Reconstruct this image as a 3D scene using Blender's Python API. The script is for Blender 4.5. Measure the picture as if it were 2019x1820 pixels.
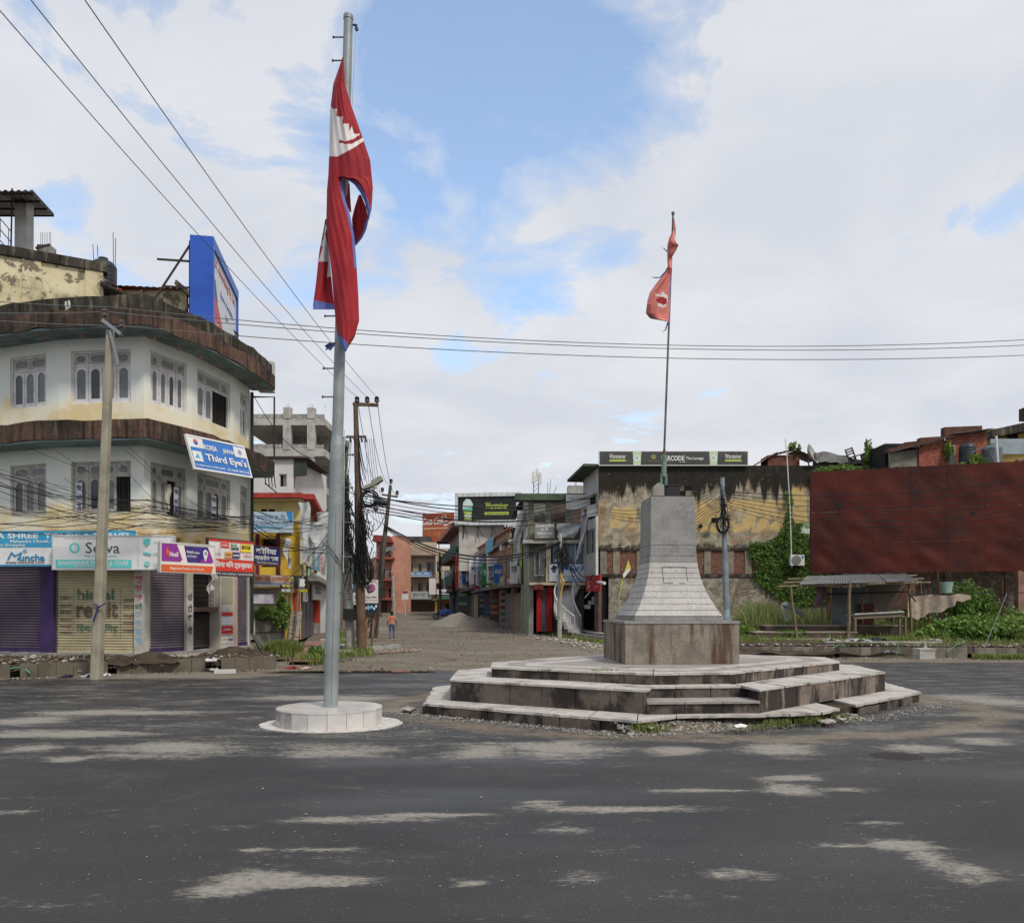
import bpy,bmesh,math,random,re
from mathutils import Vector,Matrix,noise
RAD = math.radians
R = random.Random(11)
scene = bpy.context.scene
for o in list(bpy.data.objects):
	bpy.data.objects.remove(o)
COL = scene.collection
F,CX,HY,CH = 1570.0,1009.5,1200.0,1.75
cam_d = bpy.data.cameras.new('camera')
cam = bpy.data.objects.new('camera',cam_d)
COL.objects.link(cam)
cam.location = (0,0,CH)
cam.rotation_euler = (RAD(90),0,0)
cam_d.sensor_width = 36
cam_d.lens = 36 * F / 2019
cam_d.shift_y = (HY - 910) / 2019
cam_d.clip_end = 2000
scene.camera = cam
scene.view_settings.view_transform = 'Standard'
scene.view_settings.look = 'None'
scene.view_settings.exposure = 0.08
scene.view_settings.gamma = 1
scene.cycles.max_bounces = 6
scene.cycles.use_denoising = True
SUN_EL,SUN_AZ = 52.0,142.0
world = bpy.data.worlds.new('World')
scene.world = world
world.use_nodes = True
wn,wl = world.node_tree.nodes,world.node_tree.links
wn.clear()
w_out = wn.new('ShaderNodeOutputWorld')
w_bg = wn.new('ShaderNodeBackground')
w_bg.inputs['Strength'].default_value = 0.15
sky = wn.new('ShaderNodeTexSky')
sky.sky_type = 'NISHITA'
sky.sun_disc = False
sky.sun_elevation = RAD(SUN_EL)
sky.sun_rotation = RAD(SUN_AZ)
sky.air_density = 1.0
sky.dust_density = 0.6
w_tc = wn.new('ShaderNodeTexCoord')
def wmath(op,a,b=None,c=None,clamp=False):
	n = wn.new('ShaderNodeMath')
	n.operation = op
	n.use_clamp = clamp
	for i,x in enumerate((a,b,c)):
		if x is None:
			continue
		if isinstance(x,(int,float)):
			n.inputs[i].default_value = x
		else:
			wl.new(x,n.inputs[i])
	return n.outputs[0]
w_sep = wn.new('ShaderNodeSeparateXYZ')
wl.new(w_tc.outputs['Generated'],w_sep.inputs[0])
den = wmath('ADD',wmath('MAXIMUM',w_sep.outputs['Z'],0.0),0.22)
w_comb = wn.new('ShaderNodeCombineXYZ')
wl.new(wmath('DIVIDE',w_sep.outputs['X'],den),w_comb.inputs[0])
wl.new(wmath('DIVIDE',w_sep.outputs['Y'],den),w_comb.inputs[1])
def wnoise(scale,detail,rough,off,dist=0.0):
	mp = wn.new('ShaderNodeMapping')
	mp.inputs['Location'].default_value = off
	wl.new(w_comb.outputs[0],mp.inputs[0])
	n = wn.new('ShaderNodeTexNoise')
	n.inputs['Scale'].default_value = scale
	n.inputs['Detail'].default_value = detail
	n.inputs['Roughness'].default_value = rough
	n.inputs['Distortion'].default_value = dist
	wl.new(mp.outputs[0],n.inputs['Vector'])
	return n.outputs['Fac']
big = wnoise(1.3,3,.5,(3.3,1.7,0.4),.4)
fine = wnoise(3.0,10,.60,(5.1,0.4,2.0),.35)
gx = wmath('DIVIDE',wmath('SUBTRACT',wmath('DIVIDE',w_sep.outputs['X'],den),0.0),0.27)
gy = wmath('DIVIDE',wmath('SUBTRACT',wmath('DIVIDE',w_sep.outputs['Y'],den),1.08),0.36)
gap = wmath('SQRT',wmath('ADD',wmath('MULTIPLY',gx,gx),wmath('MULTIPLY',gy,gy)))
gapf = wmath('MINIMUM',wmath('MULTIPLY',wmath('SUBTRACT',gap,0.92),0.25),0.13)
dens = wmath('ADD',wmath('ADD',wmath('MULTIPLY',big,0.9),wmath('MULTIPLY',fine,1.35)),gapf)
cr = wn.new('ShaderNodeValToRGB')
cr.color_ramp.elements[0].position = 0.80
cr.color_ramp.elements[0].color = (0.12,0.12,0.12,1)
cr.color_ramp.elements[1].position = 1.0
cr.color_ramp.elements[1].color = (1,1,1,1)
e_ = cr.color_ramp.elements.new(0.95)
e_.color = (.62,.62,.62,1)
dens = wmath('ADD',wmath('SUBTRACT',dens,0.185),wmath('MINIMUM',wmath('MAXIMUM',wmath('MULTIPLY',wmath('SUBTRACT',wmath('DIVIDE',w_sep.outputs['X'],den),.08),.9),0.0),.20))
wl.new(dens,cr.inputs[0])
shade = wnoise(2.2,6,.55,(1.2,7.7,0.0),.3)
cc = wn.new('ShaderNodeMix')
cc.data_type = 'RGBA'
cc.inputs[6].default_value = (4.2,4.4,4.85,1)
cc.inputs[7].default_value = (5.0,5.1,5.35,1)
srm = wn.new('ShaderNodeMapRange')
srm.inputs[1].default_value = .38
srm.inputs[2].default_value = .66
wl.new(shade,srm.inputs[0])
wl.new(srm.outputs[0],cc.inputs[0])
hz = wmath('POWER',wmath('SUBTRACT',1.0,wmath('MULTIPLY',wmath('MAXIMUM',w_sep.outputs['Z'],0.0),2.6),clamp=True),1.7)
cov = wmath('MAXIMUM',cr.outputs[0],wmath('MINIMUM',wmath('MULTIPLY',hz,1.5),1.0))
wmix = wn.new('ShaderNodeMix')
wmix.data_type = 'RGBA'
wl.new(cov,wmix.inputs[0])
skc = wn.new('ShaderNodeMix')
skc.data_type = 'RGBA'
skc.blend_type = 'MULTIPLY'
skc.inputs[0].default_value = 1
skc.inputs[7].default_value = (1.7,1.75,1.7,1)
wl.new(sky.outputs[0],skc.inputs[6])
wl.new(skc.outputs[2],wmix.inputs[6])
wl.new(cc.outputs[2],wmix.inputs[7])
wl.new(wmix.outputs[2],w_bg.inputs['Color'])
wl.new(w_bg.outputs[0],w_out.inputs['Surface'])
sun_d = bpy.data.lights.new('sun','SUN')
sun_d.energy = 2.6
sun_d.angle = RAD(9)
sun_d.color = (1.0,0.95,0.87)
sun = bpy.data.objects.new('sun',sun_d)
COL.objects.link(sun)
_d = Vector((math.sin(RAD(SUN_AZ)) * math.cos(RAD(SUN_EL)),math.cos(RAD(SUN_AZ)) * math.cos(RAD(SUN_EL)),math.sin(RAD(SUN_EL))))
sun.rotation_euler = _d.to_track_quat('Z','Y').to_euler()
sun.location = (0,-20,40)
WM = {}
def pt(u,v,D):
	return Vector(((u - CX) / F * D,D,CH - (v - HY) / F * D))
def px(u,D):
	return (u - CX) / F * D
def pz(v,D):
	return CH - (v - HY) / F * D
def gz(y):
	return 0.0 if y < 46 else min(2.2,0.0165 * (y - 46))
def link(o,parent=None,mw=None):
	COL.objects.link(o)
	if parent is not None:
		if mw is None:
			mw = WM[parent.name]
		o.parent = parent
		o.matrix_basis = WM[parent.name].inverted() @ mw
	else:
		if mw is None:
			mw = Matrix()
		o.matrix_basis = mw
	WM[o.name] = mw
	return o
def tag(o,label=None,cat=None,group=None,kind=None):
	if label:
		o['label'] = label
	if cat:
		o['category'] = cat
	if group:
		o['group'] = group
	if kind:
		o['kind'] = kind
	return o
def T(x,y=None,z=None):
	if y is None:
		return Matrix.Translation(x)
	return Matrix.Translation((x,y,z))
def Rz(a):
	return Matrix.Rotation(a,4,'Z')
def fr(p,q):
	p,q = Vector(p),Vector(q)
	x = Vector((q.x - p.x,q.y - p.y,0)).normalized()
	z = Vector((0,0,1))
	y = z.cross(x)
	m = Matrix((x,y,z)).transposed().to_4x4()
	m.translation = p
	return m
def thing(name,label,cat,mw=None,group=None):
	o = bpy.data.objects.new(name,None)
	o.empty_display_size = .2
	link(o,None,mw)
	return tag(o,label,cat,group)
class MB:
	def __init__(s):
		s.v,s.f,s.m = [],[],[]
	def add(s,vs,fs,mi=0):
		b = len(s.v)
		s.v += [tuple(x) for x in vs]
		s.f += [tuple(i + b for i in f) for f in fs]
		s.m += [mi] * len(fs)
		return s
	def box(s,x0,x1,y0,y1,z0,z1,mi=0):
		return s.add([(x0,y0,z0),(x1,y0,z0),(x1,y1,z0),(x0,y1,z0),(x0,y0,z1),(x1,y0,z1),(x1,y1,z1),(x0,y1,z1)],
					[(0,3,2,1),(4,5,6,7),(0,1,5,4),(1,2,6,5),(2,3,7,6),(3,0,4,7)],mi)
	def beam(s,p,q,w,h=None,mi=0):
		p,q = Vector(p),Vector(q)
		h = h or w
		d = (q - p).normalized()
		a = d.cross(Vector((0,0,1)))
		if a.length < 1e-4:
			a = Vector((1,0,0))
		a.normalize()
		b = a.cross(d).normalized()
		a,b = a * w / 2,b * h / 2
		return s.add([p - a - b,p + a - b,p + a + b,p - a + b,q - a - b,q + a - b,q + a + b,q - a + b],
					[(0,3,2,1),(4,5,6,7),(0,1,5,4),(1,2,6,5),(2,3,7,6),(3,0,4,7)],mi)
	def tube(s,pts,r,n=6,mi=0,cap=True):
		pts = [Vector(p) for p in pts]
		k = len(pts)
		rs = r if isinstance(r,(list,tuple)) else [r] * k
		ref = None
		vs = []
		for i,p in enumerate(pts):
			d = (pts[min(i + 1,k - 1)] - pts[max(i - 1,0)])
			if d.length < 1e-9:
				d = Vector((0,0,1))
			d.normalize()
			if ref is None:
				ref = Vector((0,0,1)) if abs(d.z) < .9 else Vector((1,0,0))
			a = d.cross(ref).normalized()
			b = a.cross(d).normalized()
			ref = b
			for j in range(n):
				t = 2 * math.pi * j / n
				vs.append(p + (a * math.cos(t) + b * math.sin(t)) * rs[i])
		fs = [(i * n + j,i * n + (j + 1) % n,(i + 1) * n + (j + 1) % n,(i + 1) * n + j) for i in range(k - 1) for j in range(n)]
		if cap and n > 2:
			m_ = k * n
			vs += vs[:n] + vs[(k - 1) * n:k * n]
			fs.append(tuple(range(m_,m_ + n)))
			fs.append(tuple(range(m_ + 2 * n - 1,m_ + n - 1,-1)))
		return s.add(vs,fs,mi)
	def cyl(s,x,y,z0,z1,r0,r1=None,n=12,mi=0):
		return s.tube([(x,y,z0),(x,y,z1)],[r0,r0 if r1 is None else r1],n,mi)
	def prism(s,poly,z0,z1,mi=0,mtop=None):
		n = len(poly)
		s.add([(x,y,z0) for x,y in poly] + [(x,y,z1) for x,y in poly],
			[tuple(reversed(range(n)))] + [(i,(i + 1) % n,n + (i + 1) % n,n + i) for i in range(n)],mi)
		s.add([(x,y,z1) for x,y in poly],[tuple(range(n))],mi if mtop is None else mtop)
		return s
	def extr(s,poly,y0,y1,mi=0):
		n = len(poly)
		return s.add([(x,y0,z) for x,z in poly] + [(x,y1,z) for x,z in poly],
					[tuple(range(n)),tuple(range(2 * n - 1,n - 1,-1))] + [(i,n + i,n + (i + 1) % n,(i + 1) % n) for i in range(n)],mi)
	def ring(s,outer,inner,y0,y1,mi=0):
		n = len(outer)
		vs = [(x,y0,z) for x,z in outer] + [(x,y0,z) for x,z in inner] + [(x,y1,z) for x,z in outer] + [(x,y1,z) for x,z in inner]
		fs = []
		for i in range(n):
			j = (i + 1) % n
			fs += [(i,j,n + j,n + i),(2 * n + i,3 * n + i,3 * n + j,2 * n + j),(i,2 * n + i,2 * n + j,j),(n + i,n + j,3 * n + j,3 * n + i)]
		return s.add(vs,fs,mi)
	def grid(s,fn,nu,nv,mi=0,mfn=None):
		b = len(s.v)
		for j in range(nv + 1):
			for i in range(nu + 1):
				s.v.append(tuple(fn(i / nu,j / nv)))
		for j in range(nv):
			for i in range(nu):
				a = b + j * (nu + 1) + i
				s.f.append((a,a + 1,a + nu + 2,a + nu + 1))
				s.m.append(mi if mfn is None else mfn((i + .5) / nu,(j + .5) / nv))
		return s
	def rock(s,c,r,rnd,mi=0,flat=.7):
		c = Vector(c)
		vs = []
		for d in ((1,0,0),(-1,0,0),(0,1,0),(0,-1,0),(0,0,1),(0,0,-1),(.6,.6,.5),(-.6,.6,.5),(-.6,-.6,.5),(.6,-.6,.5)):
			k = r * rnd.uniform(.65,1.2)
			vs.append((c.x + d[0] * k,c.y + d[1] * k,c.z + d[2] * k * flat))
		fs = [(4,6,7),(4,7,8),(4,8,9),(4,9,6),(0,6,9),(1,8,7),(2,7,6),(3,9,8),
			(5,2,0),(5,1,2),(5,3,1),(5,0,3),(0,2,6),(2,1,7),(1,3,8),(3,0,9)]
		return s.add(vs,fs,mi)
	def build(s,name,mats,parent=None,mw=None,smooth=False):
		me = bpy.data.meshes.new(name)
		me.from_pydata(s.v,[],s.f)
		if not isinstance(mats,(list,tuple)):
			mats = [mats]
		for m in mats:
			me.materials.append(m)
		if len(mats) > 1:
			me.polygons.foreach_set('material_index',s.m)
		if smooth:
			me.polygons.foreach_set('use_smooth',[True] * len(s.f))
		me.update()
		return link(bpy.data.objects.new(name,me),parent,mw)
def box_part(name,m,parent,x0,x1,y0,y1,z0,z1,mw=None):
	return MB().box(x0,x1,y0,y1,z0,z1).build(name,m,parent,mw)
def lin(c):
	return tuple(((x / 255) / 12.92 if x / 255 <= .04045 else ((x / 255 + .055) / 1.055) ** 2.4) for x in c[:3]) + (1,)
MATS = {}
class NT:
	def __init__(s,name):
		s.mat = bpy.data.materials.new(name)
		s.mat.use_nodes = True
		s.n,s.l = s.mat.node_tree.nodes,s.mat.node_tree.links
		s.b = s.n['Principled BSDF']
		g = s.n.new('ShaderNodeNewGeometry')
		s.pos = g.outputs['Position']
	def put(s,sock,x):
		if isinstance(x,(int,float)):
			sock.default_value = x
		elif isinstance(x,tuple):
			sock.default_value = x
		else:
			s.l.new(x,sock)
	def math(s,op,a,b=None,c=None,clamp=False):
		n = s.n.new('ShaderNodeMath')
		n.operation = op
		n.use_clamp = clamp
		for i,x in enumerate((a,b,c)):
			if x is not None:
				s.put(n.inputs[i],x)
		return n.outputs[0]
	def map(s,sc=(1,1,1),loc=(0,0,0),rot=(0,0,0),vec=None):
		n = s.n.new('ShaderNodeMapping')
		n.inputs['Scale'].default_value = sc
		n.inputs['Location'].default_value = loc
		n.inputs['Rotation'].default_value = rot
		s.l.new(vec or s.pos,n.inputs[0])
		return n.outputs[0]
	def noise(s,scale,detail=5,rough=.55,vec=None,dist=0.0):
		n = s.n.new('ShaderNodeTexNoise')
		n.inputs['Scale'].default_value = scale
		n.inputs['Detail'].default_value = detail
		n.inputs['Roughness'].default_value = rough
		n.inputs['Distortion'].default_value = dist
		s.l.new(vec or s.pos,n.inputs['Vector'])
		return n.outputs['Fac']
	def ss(s,x,a,b,lo=0.0,hi=1.0):
		n = s.n.new('ShaderNodeMapRange')
		n.interpolation_type = 'SMOOTHSTEP'
		s.put(n.inputs[0],x)
		n.inputs[1].default_value = a
		n.inputs[2].default_value = b
		n.inputs[3].default_value = lo
		n.inputs[4].default_value = hi
		return n.outputs[0]
	def mix(s,f,a,b,blend='MIX'):
		n = s.n.new('ShaderNodeMix')
		n.data_type = 'RGBA'
		n.blend_type = blend
		s.put(n.inputs[0],f)
		s.put(n.inputs[6],a)
		s.put(n.inputs[7],b)
		return n.outputs[2]
	def bump(s,h,strength,dist=.02):
		n = s.n.new('ShaderNodeBump')
		n.inputs['Strength'].default_value = strength
		n.inputs['Distance'].default_value = dist
		s.l.new(h,n.inputs['Height'])
		s.l.new(n.outputs[0],s.b.inputs['Normal'])
	def sep(s,vec=None):
		n = s.n.new('ShaderNodeSeparateXYZ')
		s.l.new(vec or s.pos,n.inputs[0])
		return n.outputs
def mat(name,c,c2=None,ns=1.6,lo=.38,hi=.66,rough=.85,metal=0.0,bump=.15,bs=35,grime=None,streak=None,peel=None,top=None,spec=.3,fine=.12,trans=0):
	if name in MATS:
		return MATS[name]
	t = NT(name)
	col = lin(c)
	if c2:
		col = t.mix(t.ss(t.noise(ns,6,.6),lo,hi),col,lin(c2))
	else:
		k = t.ss(t.noise(ns,5),.3,.7)
		a = lin(c)
		col = t.mix(k,tuple(x * .86 for x in a[:3]) + (1,),tuple(min(1,x * 1.1) for x in a[:3]) + (1,))
	if fine:
		col = t.mix(t.math('MULTIPLY',t.ss(t.noise(bs * .8,3),.35,.75),fine * 2),col,tuple(x * .55 for x in lin(c)[:3]) + (1,))
	if peel:
		pc,amt,sc = peel
		col = t.mix(t.ss(t.noise(sc,8,.62,dist=.5),1 - amt - .03,1 - amt + .03),col,lin(pc))
	if grime:
		gc,amt,sc = grime
		col = t.mix(t.ss(t.noise(sc,8,.65),.72 - amt * .45,.92 - amt * .35,0,.92),col,lin(gc))
	if streak:
		sc_,amt,sc = streak
		col = t.mix(t.ss(t.noise(1.0,7,.62,vec=t.map((sc,sc,sc * .09))),.74 - amt * .42,.95 - amt * .35,0,.9),col,lin(sc_))
	if top:
		tc,zt,dp = top
		z = t.sep()[2]
		f = t.math('ADD',t.ss(z,zt - dp,zt),t.math('MULTIPLY',t.math('SUBTRACT',t.noise(1.0,8,.65,vec=t.map((1.6,1.6,.3))),.5),2.0))
		col = t.mix(t.ss(f,.25,.85,0,.95),col,lin(tc))
	t.put(t.b.inputs['Base Color'],col)
	t.b.inputs['Roughness'].default_value = rough
	t.b.inputs['Metallic'].default_value = metal
	t.b.inputs['Specular IOR Level'].default_value = spec
	if bump:
		t.bump(t.noise(bs,4),bump)
	MATS[name] = t.mat
	return t.mat
def glass(name='window_glass',c=(58,64,66),rough=.12):
	if name in MATS:
		return MATS[name]
	t = NT(name)
	t.put(t.b.inputs['Base Color'],t.mix(t.ss(t.noise(1.2,4),.3,.7),lin(c),lin(tuple(x * .6 for x in c))))
	t.b.inputs['Roughness'].default_value = rough
	t.b.inputs['Specular IOR Level'].default_value = .5
	MATS[name] = t.mat
	return t.mat
def leafmat(name,c1,c2,c3=None):
	if name in MATS:
		return MATS[name]
	t = NT(name)
	k = t.noise(2.2,3)
	col = t.mix(t.ss(k,.35,.65),lin(c1),lin(c2))
	col = t.mix(t.ss(t.noise(38,1),.35,.7),col,lin(c3 or c2))
	t.put(t.b.inputs['Base Color'],col)
	t.b.inputs['Roughness'].default_value = .55
	t.b.inputs['Specular IOR Level'].default_value = .3
	tr = t.n.new('ShaderNodeBsdfTranslucent')
	t.put(tr.inputs[0],col)
	ms = t.n.new('ShaderNodeMixShader')
	ms.inputs[0].default_value = .3
	t.l.new(t.b.outputs[0],ms.inputs[1])
	t.l.new(tr.outputs[0],ms.inputs[2])
	t.l.new(ms.outputs[0],t.n['Material Output'].inputs[0])
	MATS[name] = t.mat
	return t.mat
def brickmat(name,c1,c2,mortar,bw=.24,bh=.085,plaster=None,axis='x',grime=None,msz=.012,top=None):
	if name in MATS:
		return MATS[name]
	t = NT(name)
	s = t.sep()
	cb = t.n.new('ShaderNodeCombineXYZ')
	t.l.new(s[0] if axis == 'x' else s[1],cb.inputs[0])
	t.l.new(s[2],cb.inputs[1])
	wob = t.n.new('ShaderNodeVectorMath')
	wob.operation = 'ADD'
	t.l.new(cb.outputs[0],wob.inputs[0])
	nn = t.n.new('ShaderNodeTexNoise')
	nn.inputs['Scale'].default_value = 3.0
	t.l.new(t.pos,nn.inputs['Vector'])
	sc = t.n.new('ShaderNodeVectorMath')
	sc.operation = 'SCALE'
	sc.inputs['Scale'].default_value = .05
	t.l.new(nn.outputs['Color'],sc.inputs[0])
	t.l.new(sc.outputs[0],wob.inputs[1])
	b = t.n.new('ShaderNodeTexBrick')
	b.inputs['Scale'].default_value = 1
	b.inputs['Brick Width'].default_value = bw
	b.inputs['Row Height'].default_value = bh
	b.inputs['Mortar Size'].default_value = msz
	b.inputs['Color1'].default_value = lin(c1)
	b.inputs['Color2'].default_value = lin(c2)
	b.inputs['Mortar'].default_value = lin(mortar)
	t.l.new(wob.outputs[0],b.inputs['Vector'])
	col = b.outputs['Color']
	col = t.mix(t.math('MULTIPLY',t.ss(t.noise(6,5),.35,.7),.6),col,lin(tuple(x * .5 for x in c1)))
	h = t.math('SUBTRACT',1.0,b.outputs['Fac'])
	if plaster:
		pc,amt,ps = plaster
		m = t.ss(t.noise(ps,8,.62,dist=.6),1 - amt - .02,1 - amt + .02)
		pcol = t.mix(t.ss(t.noise(3.5,6,.65),.35,.7),lin(pc),lin(tuple(x * .62 for x in pc)))
		col = t.mix(m,col,pcol)
		h = t.math('MAXIMUM',h,t.math('MULTIPLY',m,1.6))
	if grime:
		gc,amt,sc2 = grime
		col = t.mix(t.ss(t.noise(1.0,8,.65,vec=t.map((sc2,sc2,sc2 * .3))),.72 - amt * .45,.92 - amt * .35,0,.9),col,lin(gc))
	if top:
		tc,zt,dp = top
		f = t.math('ADD',t.ss(s[2],zt - dp,zt),t.math('MULTIPLY',t.math('SUBTRACT',t.noise(1.0,8,.65,vec=t.map((1.6,1.6,.3))),.5),2.0))
		col = t.mix(t.ss(f,.25,.85,0,.95),col,lin(tc))
	t.put(t.b.inputs['Base Color'],col)
	t.b.inputs['Roughness'].default_value = .9
	t.b.inputs['Specular IOR Level'].default_value = .2
	t.bump(h,.5,.02)
	MATS[name] = t.mat
	return t.mat
def flat(name,c,rough=.55):
	return mat(name,c,tuple(min(255,x * .8 + 30) for x in c),ns=2.3,lo=.4,hi=.8,rough=rough,bump=.03,bs=60,fine=.05)
TXT = {}
def text_mesh(s,bold):
	k = (s,bold)
	if k not in TXT:
		c = bpy.data.curves.new('lettering','FONT')
		c.body = re.sub('((?:[\u0915-\u0939]\u094d)*[\u0915-\u0939])\u093f','\u093f\\1',s)
		c.align_x = 'CENTER'
		c.align_y = 'CENTER'
		c.resolution_u = 2
		c.offset = bold
		c.space_line = .9
		o = bpy.data.objects.new('lettering_source',c)
		COL.objects.link(o)
		bpy.context.view_layer.update()
		me = bpy.data.meshes.new_from_object(o.evaluated_get(bpy.context.evaluated_depsgraph_get()))
		bpy.data.objects.remove(o)
		vs = [v.co.copy() for v in me.vertices]
		fs = [tuple(p.vertices) for p in me.polygons]
		xs = [v.x for v in vs] or [0]
		ys = [v.y for v in vs] or [0]
		TXT[k] = (vs,fs,min(xs),max(xs),min(ys),max(ys))
		bpy.data.meshes.remove(me)
	return TXT[k]
def lettering(parent,s,x,z,w,h,m,y=-.006,bold=.018,mw=None,name='lettering',shear=0.0):
	vs,fs,x0,x1,y0,y1 = text_mesh(s,bold)
	sx,sz = w / max(1e-6,x1 - x0),h / max(1e-6,y1 - y0)
	b = MB()
	b.add([(x + (v.x - (x0 + x1) / 2) * sx + shear * (v.y - (y0 + y1) / 2) * sz,y,z + (v.y - (y0 + y1) / 2) * sz) for v in vs],fs)
	return b.build(name,m,parent,mw)
def circ(x,z,rx,rz=None,n=20,a0=0):
	rz = rz or rx
	return [(x + rx * math.cos(a0 + 2 * math.pi * i / n),z + rz * math.sin(a0 + 2 * math.pi * i / n)) for i in range(n)]
def board(name,label,mw,w,h,th,bg,items=(),rim=None,cat='sign',group=None,parent=None,rimw=.03,legs=None):
	o = box_part(name,bg,parent,0,w,0,th,0,h,mw)
	if parent is None:
		tag(o,label,cat,group)
	if rim:
		MB().ring([(-rimw * .3,-rimw * .3),(w + rimw * .3,-rimw * .3),(w + rimw * .3,h + rimw * .3),(-rimw * .3,h + rimw * .3)],
				[(rimw,rimw),(w - rimw,rimw),(w - rimw,h - rimw),(rimw,h - rimw)],-.014,th + .004).build('rim',rim,o)
	y = -.003
	for it in items:
		k = it[0]
		if k == 'r':
			_,x0,x1,z0,z1,m = it
			MB().extr([(x0,z0),(x1,z0),(x1,z1),(x0,z1)],y,y + .002).build('print_field',m,o)
		elif k == 'p':
			MB().extr(it[1],y,y + .002).build('print_field',it[2],o)
		elif k == 't':
			s,x,z,tw,tht,m = it[1:7]
			lettering(o,s,x,z,tw,tht,m,y,*(it[7:8] or (.018,)),shear=(it[8] if len(it) > 8 else 0))
		y -= .0022
	return o
# ================================================================ SETTING: ground
def ground_material():
	t = NT('asphalt_and_dirt')
	def attr(n):
		a = t.n.new('ShaderNodeAttribute')
		a.attribute_name = n
		return a.outputs['Fac']
	dry,dirt,rust = attr('dry'),attr('dirt'),attr('rust')
	st = t.map((.55,1.5,1.0))
	n_mid = t.noise(1.6,9,.68,vec=st,dist=.3)
	n_fine = t.noise(9,6,.7,vec=st)
	wetc = t.mix(t.ss(t.noise(.55,5),.35,.7),lin((40,39,39)),lin((56,54,52)))
	wetc = t.mix(t.ss(t.noise(.22,6,.6,vec=t.map((.6,1.5,1))),.48,.64,0,.5),wetc,lin((72,70,66)))
	wetc = t.mix(t.ss(t.noise(120,3),.35,.75),wetc,lin((36,35,34)))
	wetc = t.mix(t.ss(t.noise(46,5,.75),.52,.70,0,.5),wetc,lin((84,81,77)))
	wetc = t.mix(t.ss(t.noise(52,5,.75,vec=t.map((1,1,1),(9,4,0))),.54,.70,0,.7),wetc,lin((28,27,26)))
	v = t.n.new('ShaderNodeTexVoronoi')
	v.inputs['Scale'].default_value = 26
	t.l.new(t.pos,v.inputs['Vector'])
	v2 = t.n.new('ShaderNodeTexVoronoi')
	v2.inputs['Scale'].default_value = 9
	t.l.new(t.pos,v2.inputs['Vector'])
	speck = t.math('MULTIPLY',t.ss(v.outputs['Distance'],.13,.17,1,0),t.ss(t.noise(31,2),.5,.62))
	wetc = t.mix(t.math('MULTIPLY',speck,.55),wetc,lin((122,117,108)))
	wetc = t.mix(t.math('MULTIPLY',t.ss(v2.outputs['Distance'],.03,.045,1,0),t.ss(t.noise(3.1,2),.5,.6,0,.6)),wetc,lin((150,145,134)))
	crk = t.n.new('ShaderNodeTexVoronoi')
	crk.feature = 'DISTANCE_TO_EDGE'
	crk.inputs['Scale'].default_value = .55
	wv = t.n.new('ShaderNodeVectorMath')
	wv.operation = 'ADD'
	nz = t.n.new('ShaderNodeTexNoise')
	nz.inputs['Scale'].default_value = 2.2
	nz.inputs['Detail'].default_value = 6
	t.l.new(t.pos,nz.inputs['Vector'])
	t.l.new(t.pos,wv.inputs[0])
	t.l.new(nz.outputs['Color'],wv.inputs[1])
	t.l.new(wv.outputs[0],crk.inputs['Vector'])
	wetc = t.mix(t.math('MULTIPLY',t.ss(crk.outputs['Distance'],.0,.006,1,0),t.ss(t.noise(.5,3),.52,.62,0,.7)),wetc,lin((26,25,24)))
	dryc = t.mix(t.ss(t.noise(14,6,.7),.35,.7),lin((144,138,128)),lin((118,113,104)))
	dryc = t.mix(t.ss(t.noise(60,4),.5,.8,0,.6),dryc,lin((88,85,80)))
	dm = t.math('ADD',dry,t.math('ADD',t.math('MULTIPLY',t.math('SUBTRACT',n_mid,.5),1.7),t.math('MULTIPLY',t.math('SUBTRACT',n_fine,.5),1.1)))
	n_st = t.noise(30,5,.7,vec=t.map((.45,1.9,1)))
	dm = t.math('ADD',dm,t.math('MULTIPLY',t.math('SUBTRACT',n_st,.5),1.5))
	df = t.math('MULTIPLY',t.ss(dm,.36,.86),.95)
	col = t.mix(df,wetc,dryc)
	g1 = t.mix(t.ss(t.noise(1.1,7,.65),.35,.68),lin((114,103,88)),lin((94,84,71)))
	g1 = t.mix(t.ss(t.noise(.35,6,.6,vec=t.map((.5,1.4,1))),.45,.7),g1,lin((122,114,101)))
	g1 = t.mix(t.ss(t.noise(24,5,.7),.5,.72),g1,lin((66,60,52)))
	g1 = t.mix(t.math('MULTIPLY',t.ss(v2.outputs['Distance'],.10,.16,1,0),t.ss(t.noise(5,3),.45,.6)),g1,lin((168,162,150)))
	tm = t.math('ADD',dirt,t.math('ADD',t.math('MULTIPLY',t.math('SUBTRACT',n_mid,.5),.7),t.math('MULTIPLY',t.math('SUBTRACT',n_fine,.5),.5)))
	tf = t.ss(tm,.42,.6)
	col = t.mix(tf,col,g1)
	rf = t.ss(t.math('ADD',rust,t.math('MULTIPLY',t.math('SUBTRACT',n_fine,.5),.4)),.42,.55)
	col = t.mix(rf,col,lin((30,17,12)))
	t.put(t.b.inputs['Base Color'],col)
	ro = t.mix(t.ss(t.noise(.32,4,.5,vec=t.map((.5,1.6,1))),.44,.64),(.66,.66,.66,1),(.33,.33,.33,1))
	ro = t.mix(df,ro,(.9,.9,.9,1))
	ro = t.mix(tf,ro,(.92,.92,.92,1))
	t.put(t.b.inputs['Roughness'],ro)
	t.b.inputs['Specular IOR Level'].default_value = .42
	hgt = t.math('ADD',t.noise(95,4),t.math('MULTIPLY',tf,t.math('MULTIPLY',t.noise(8,6),4.0)))
	t.bump(hgt,.45,.012)
	return t.mat
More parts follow.
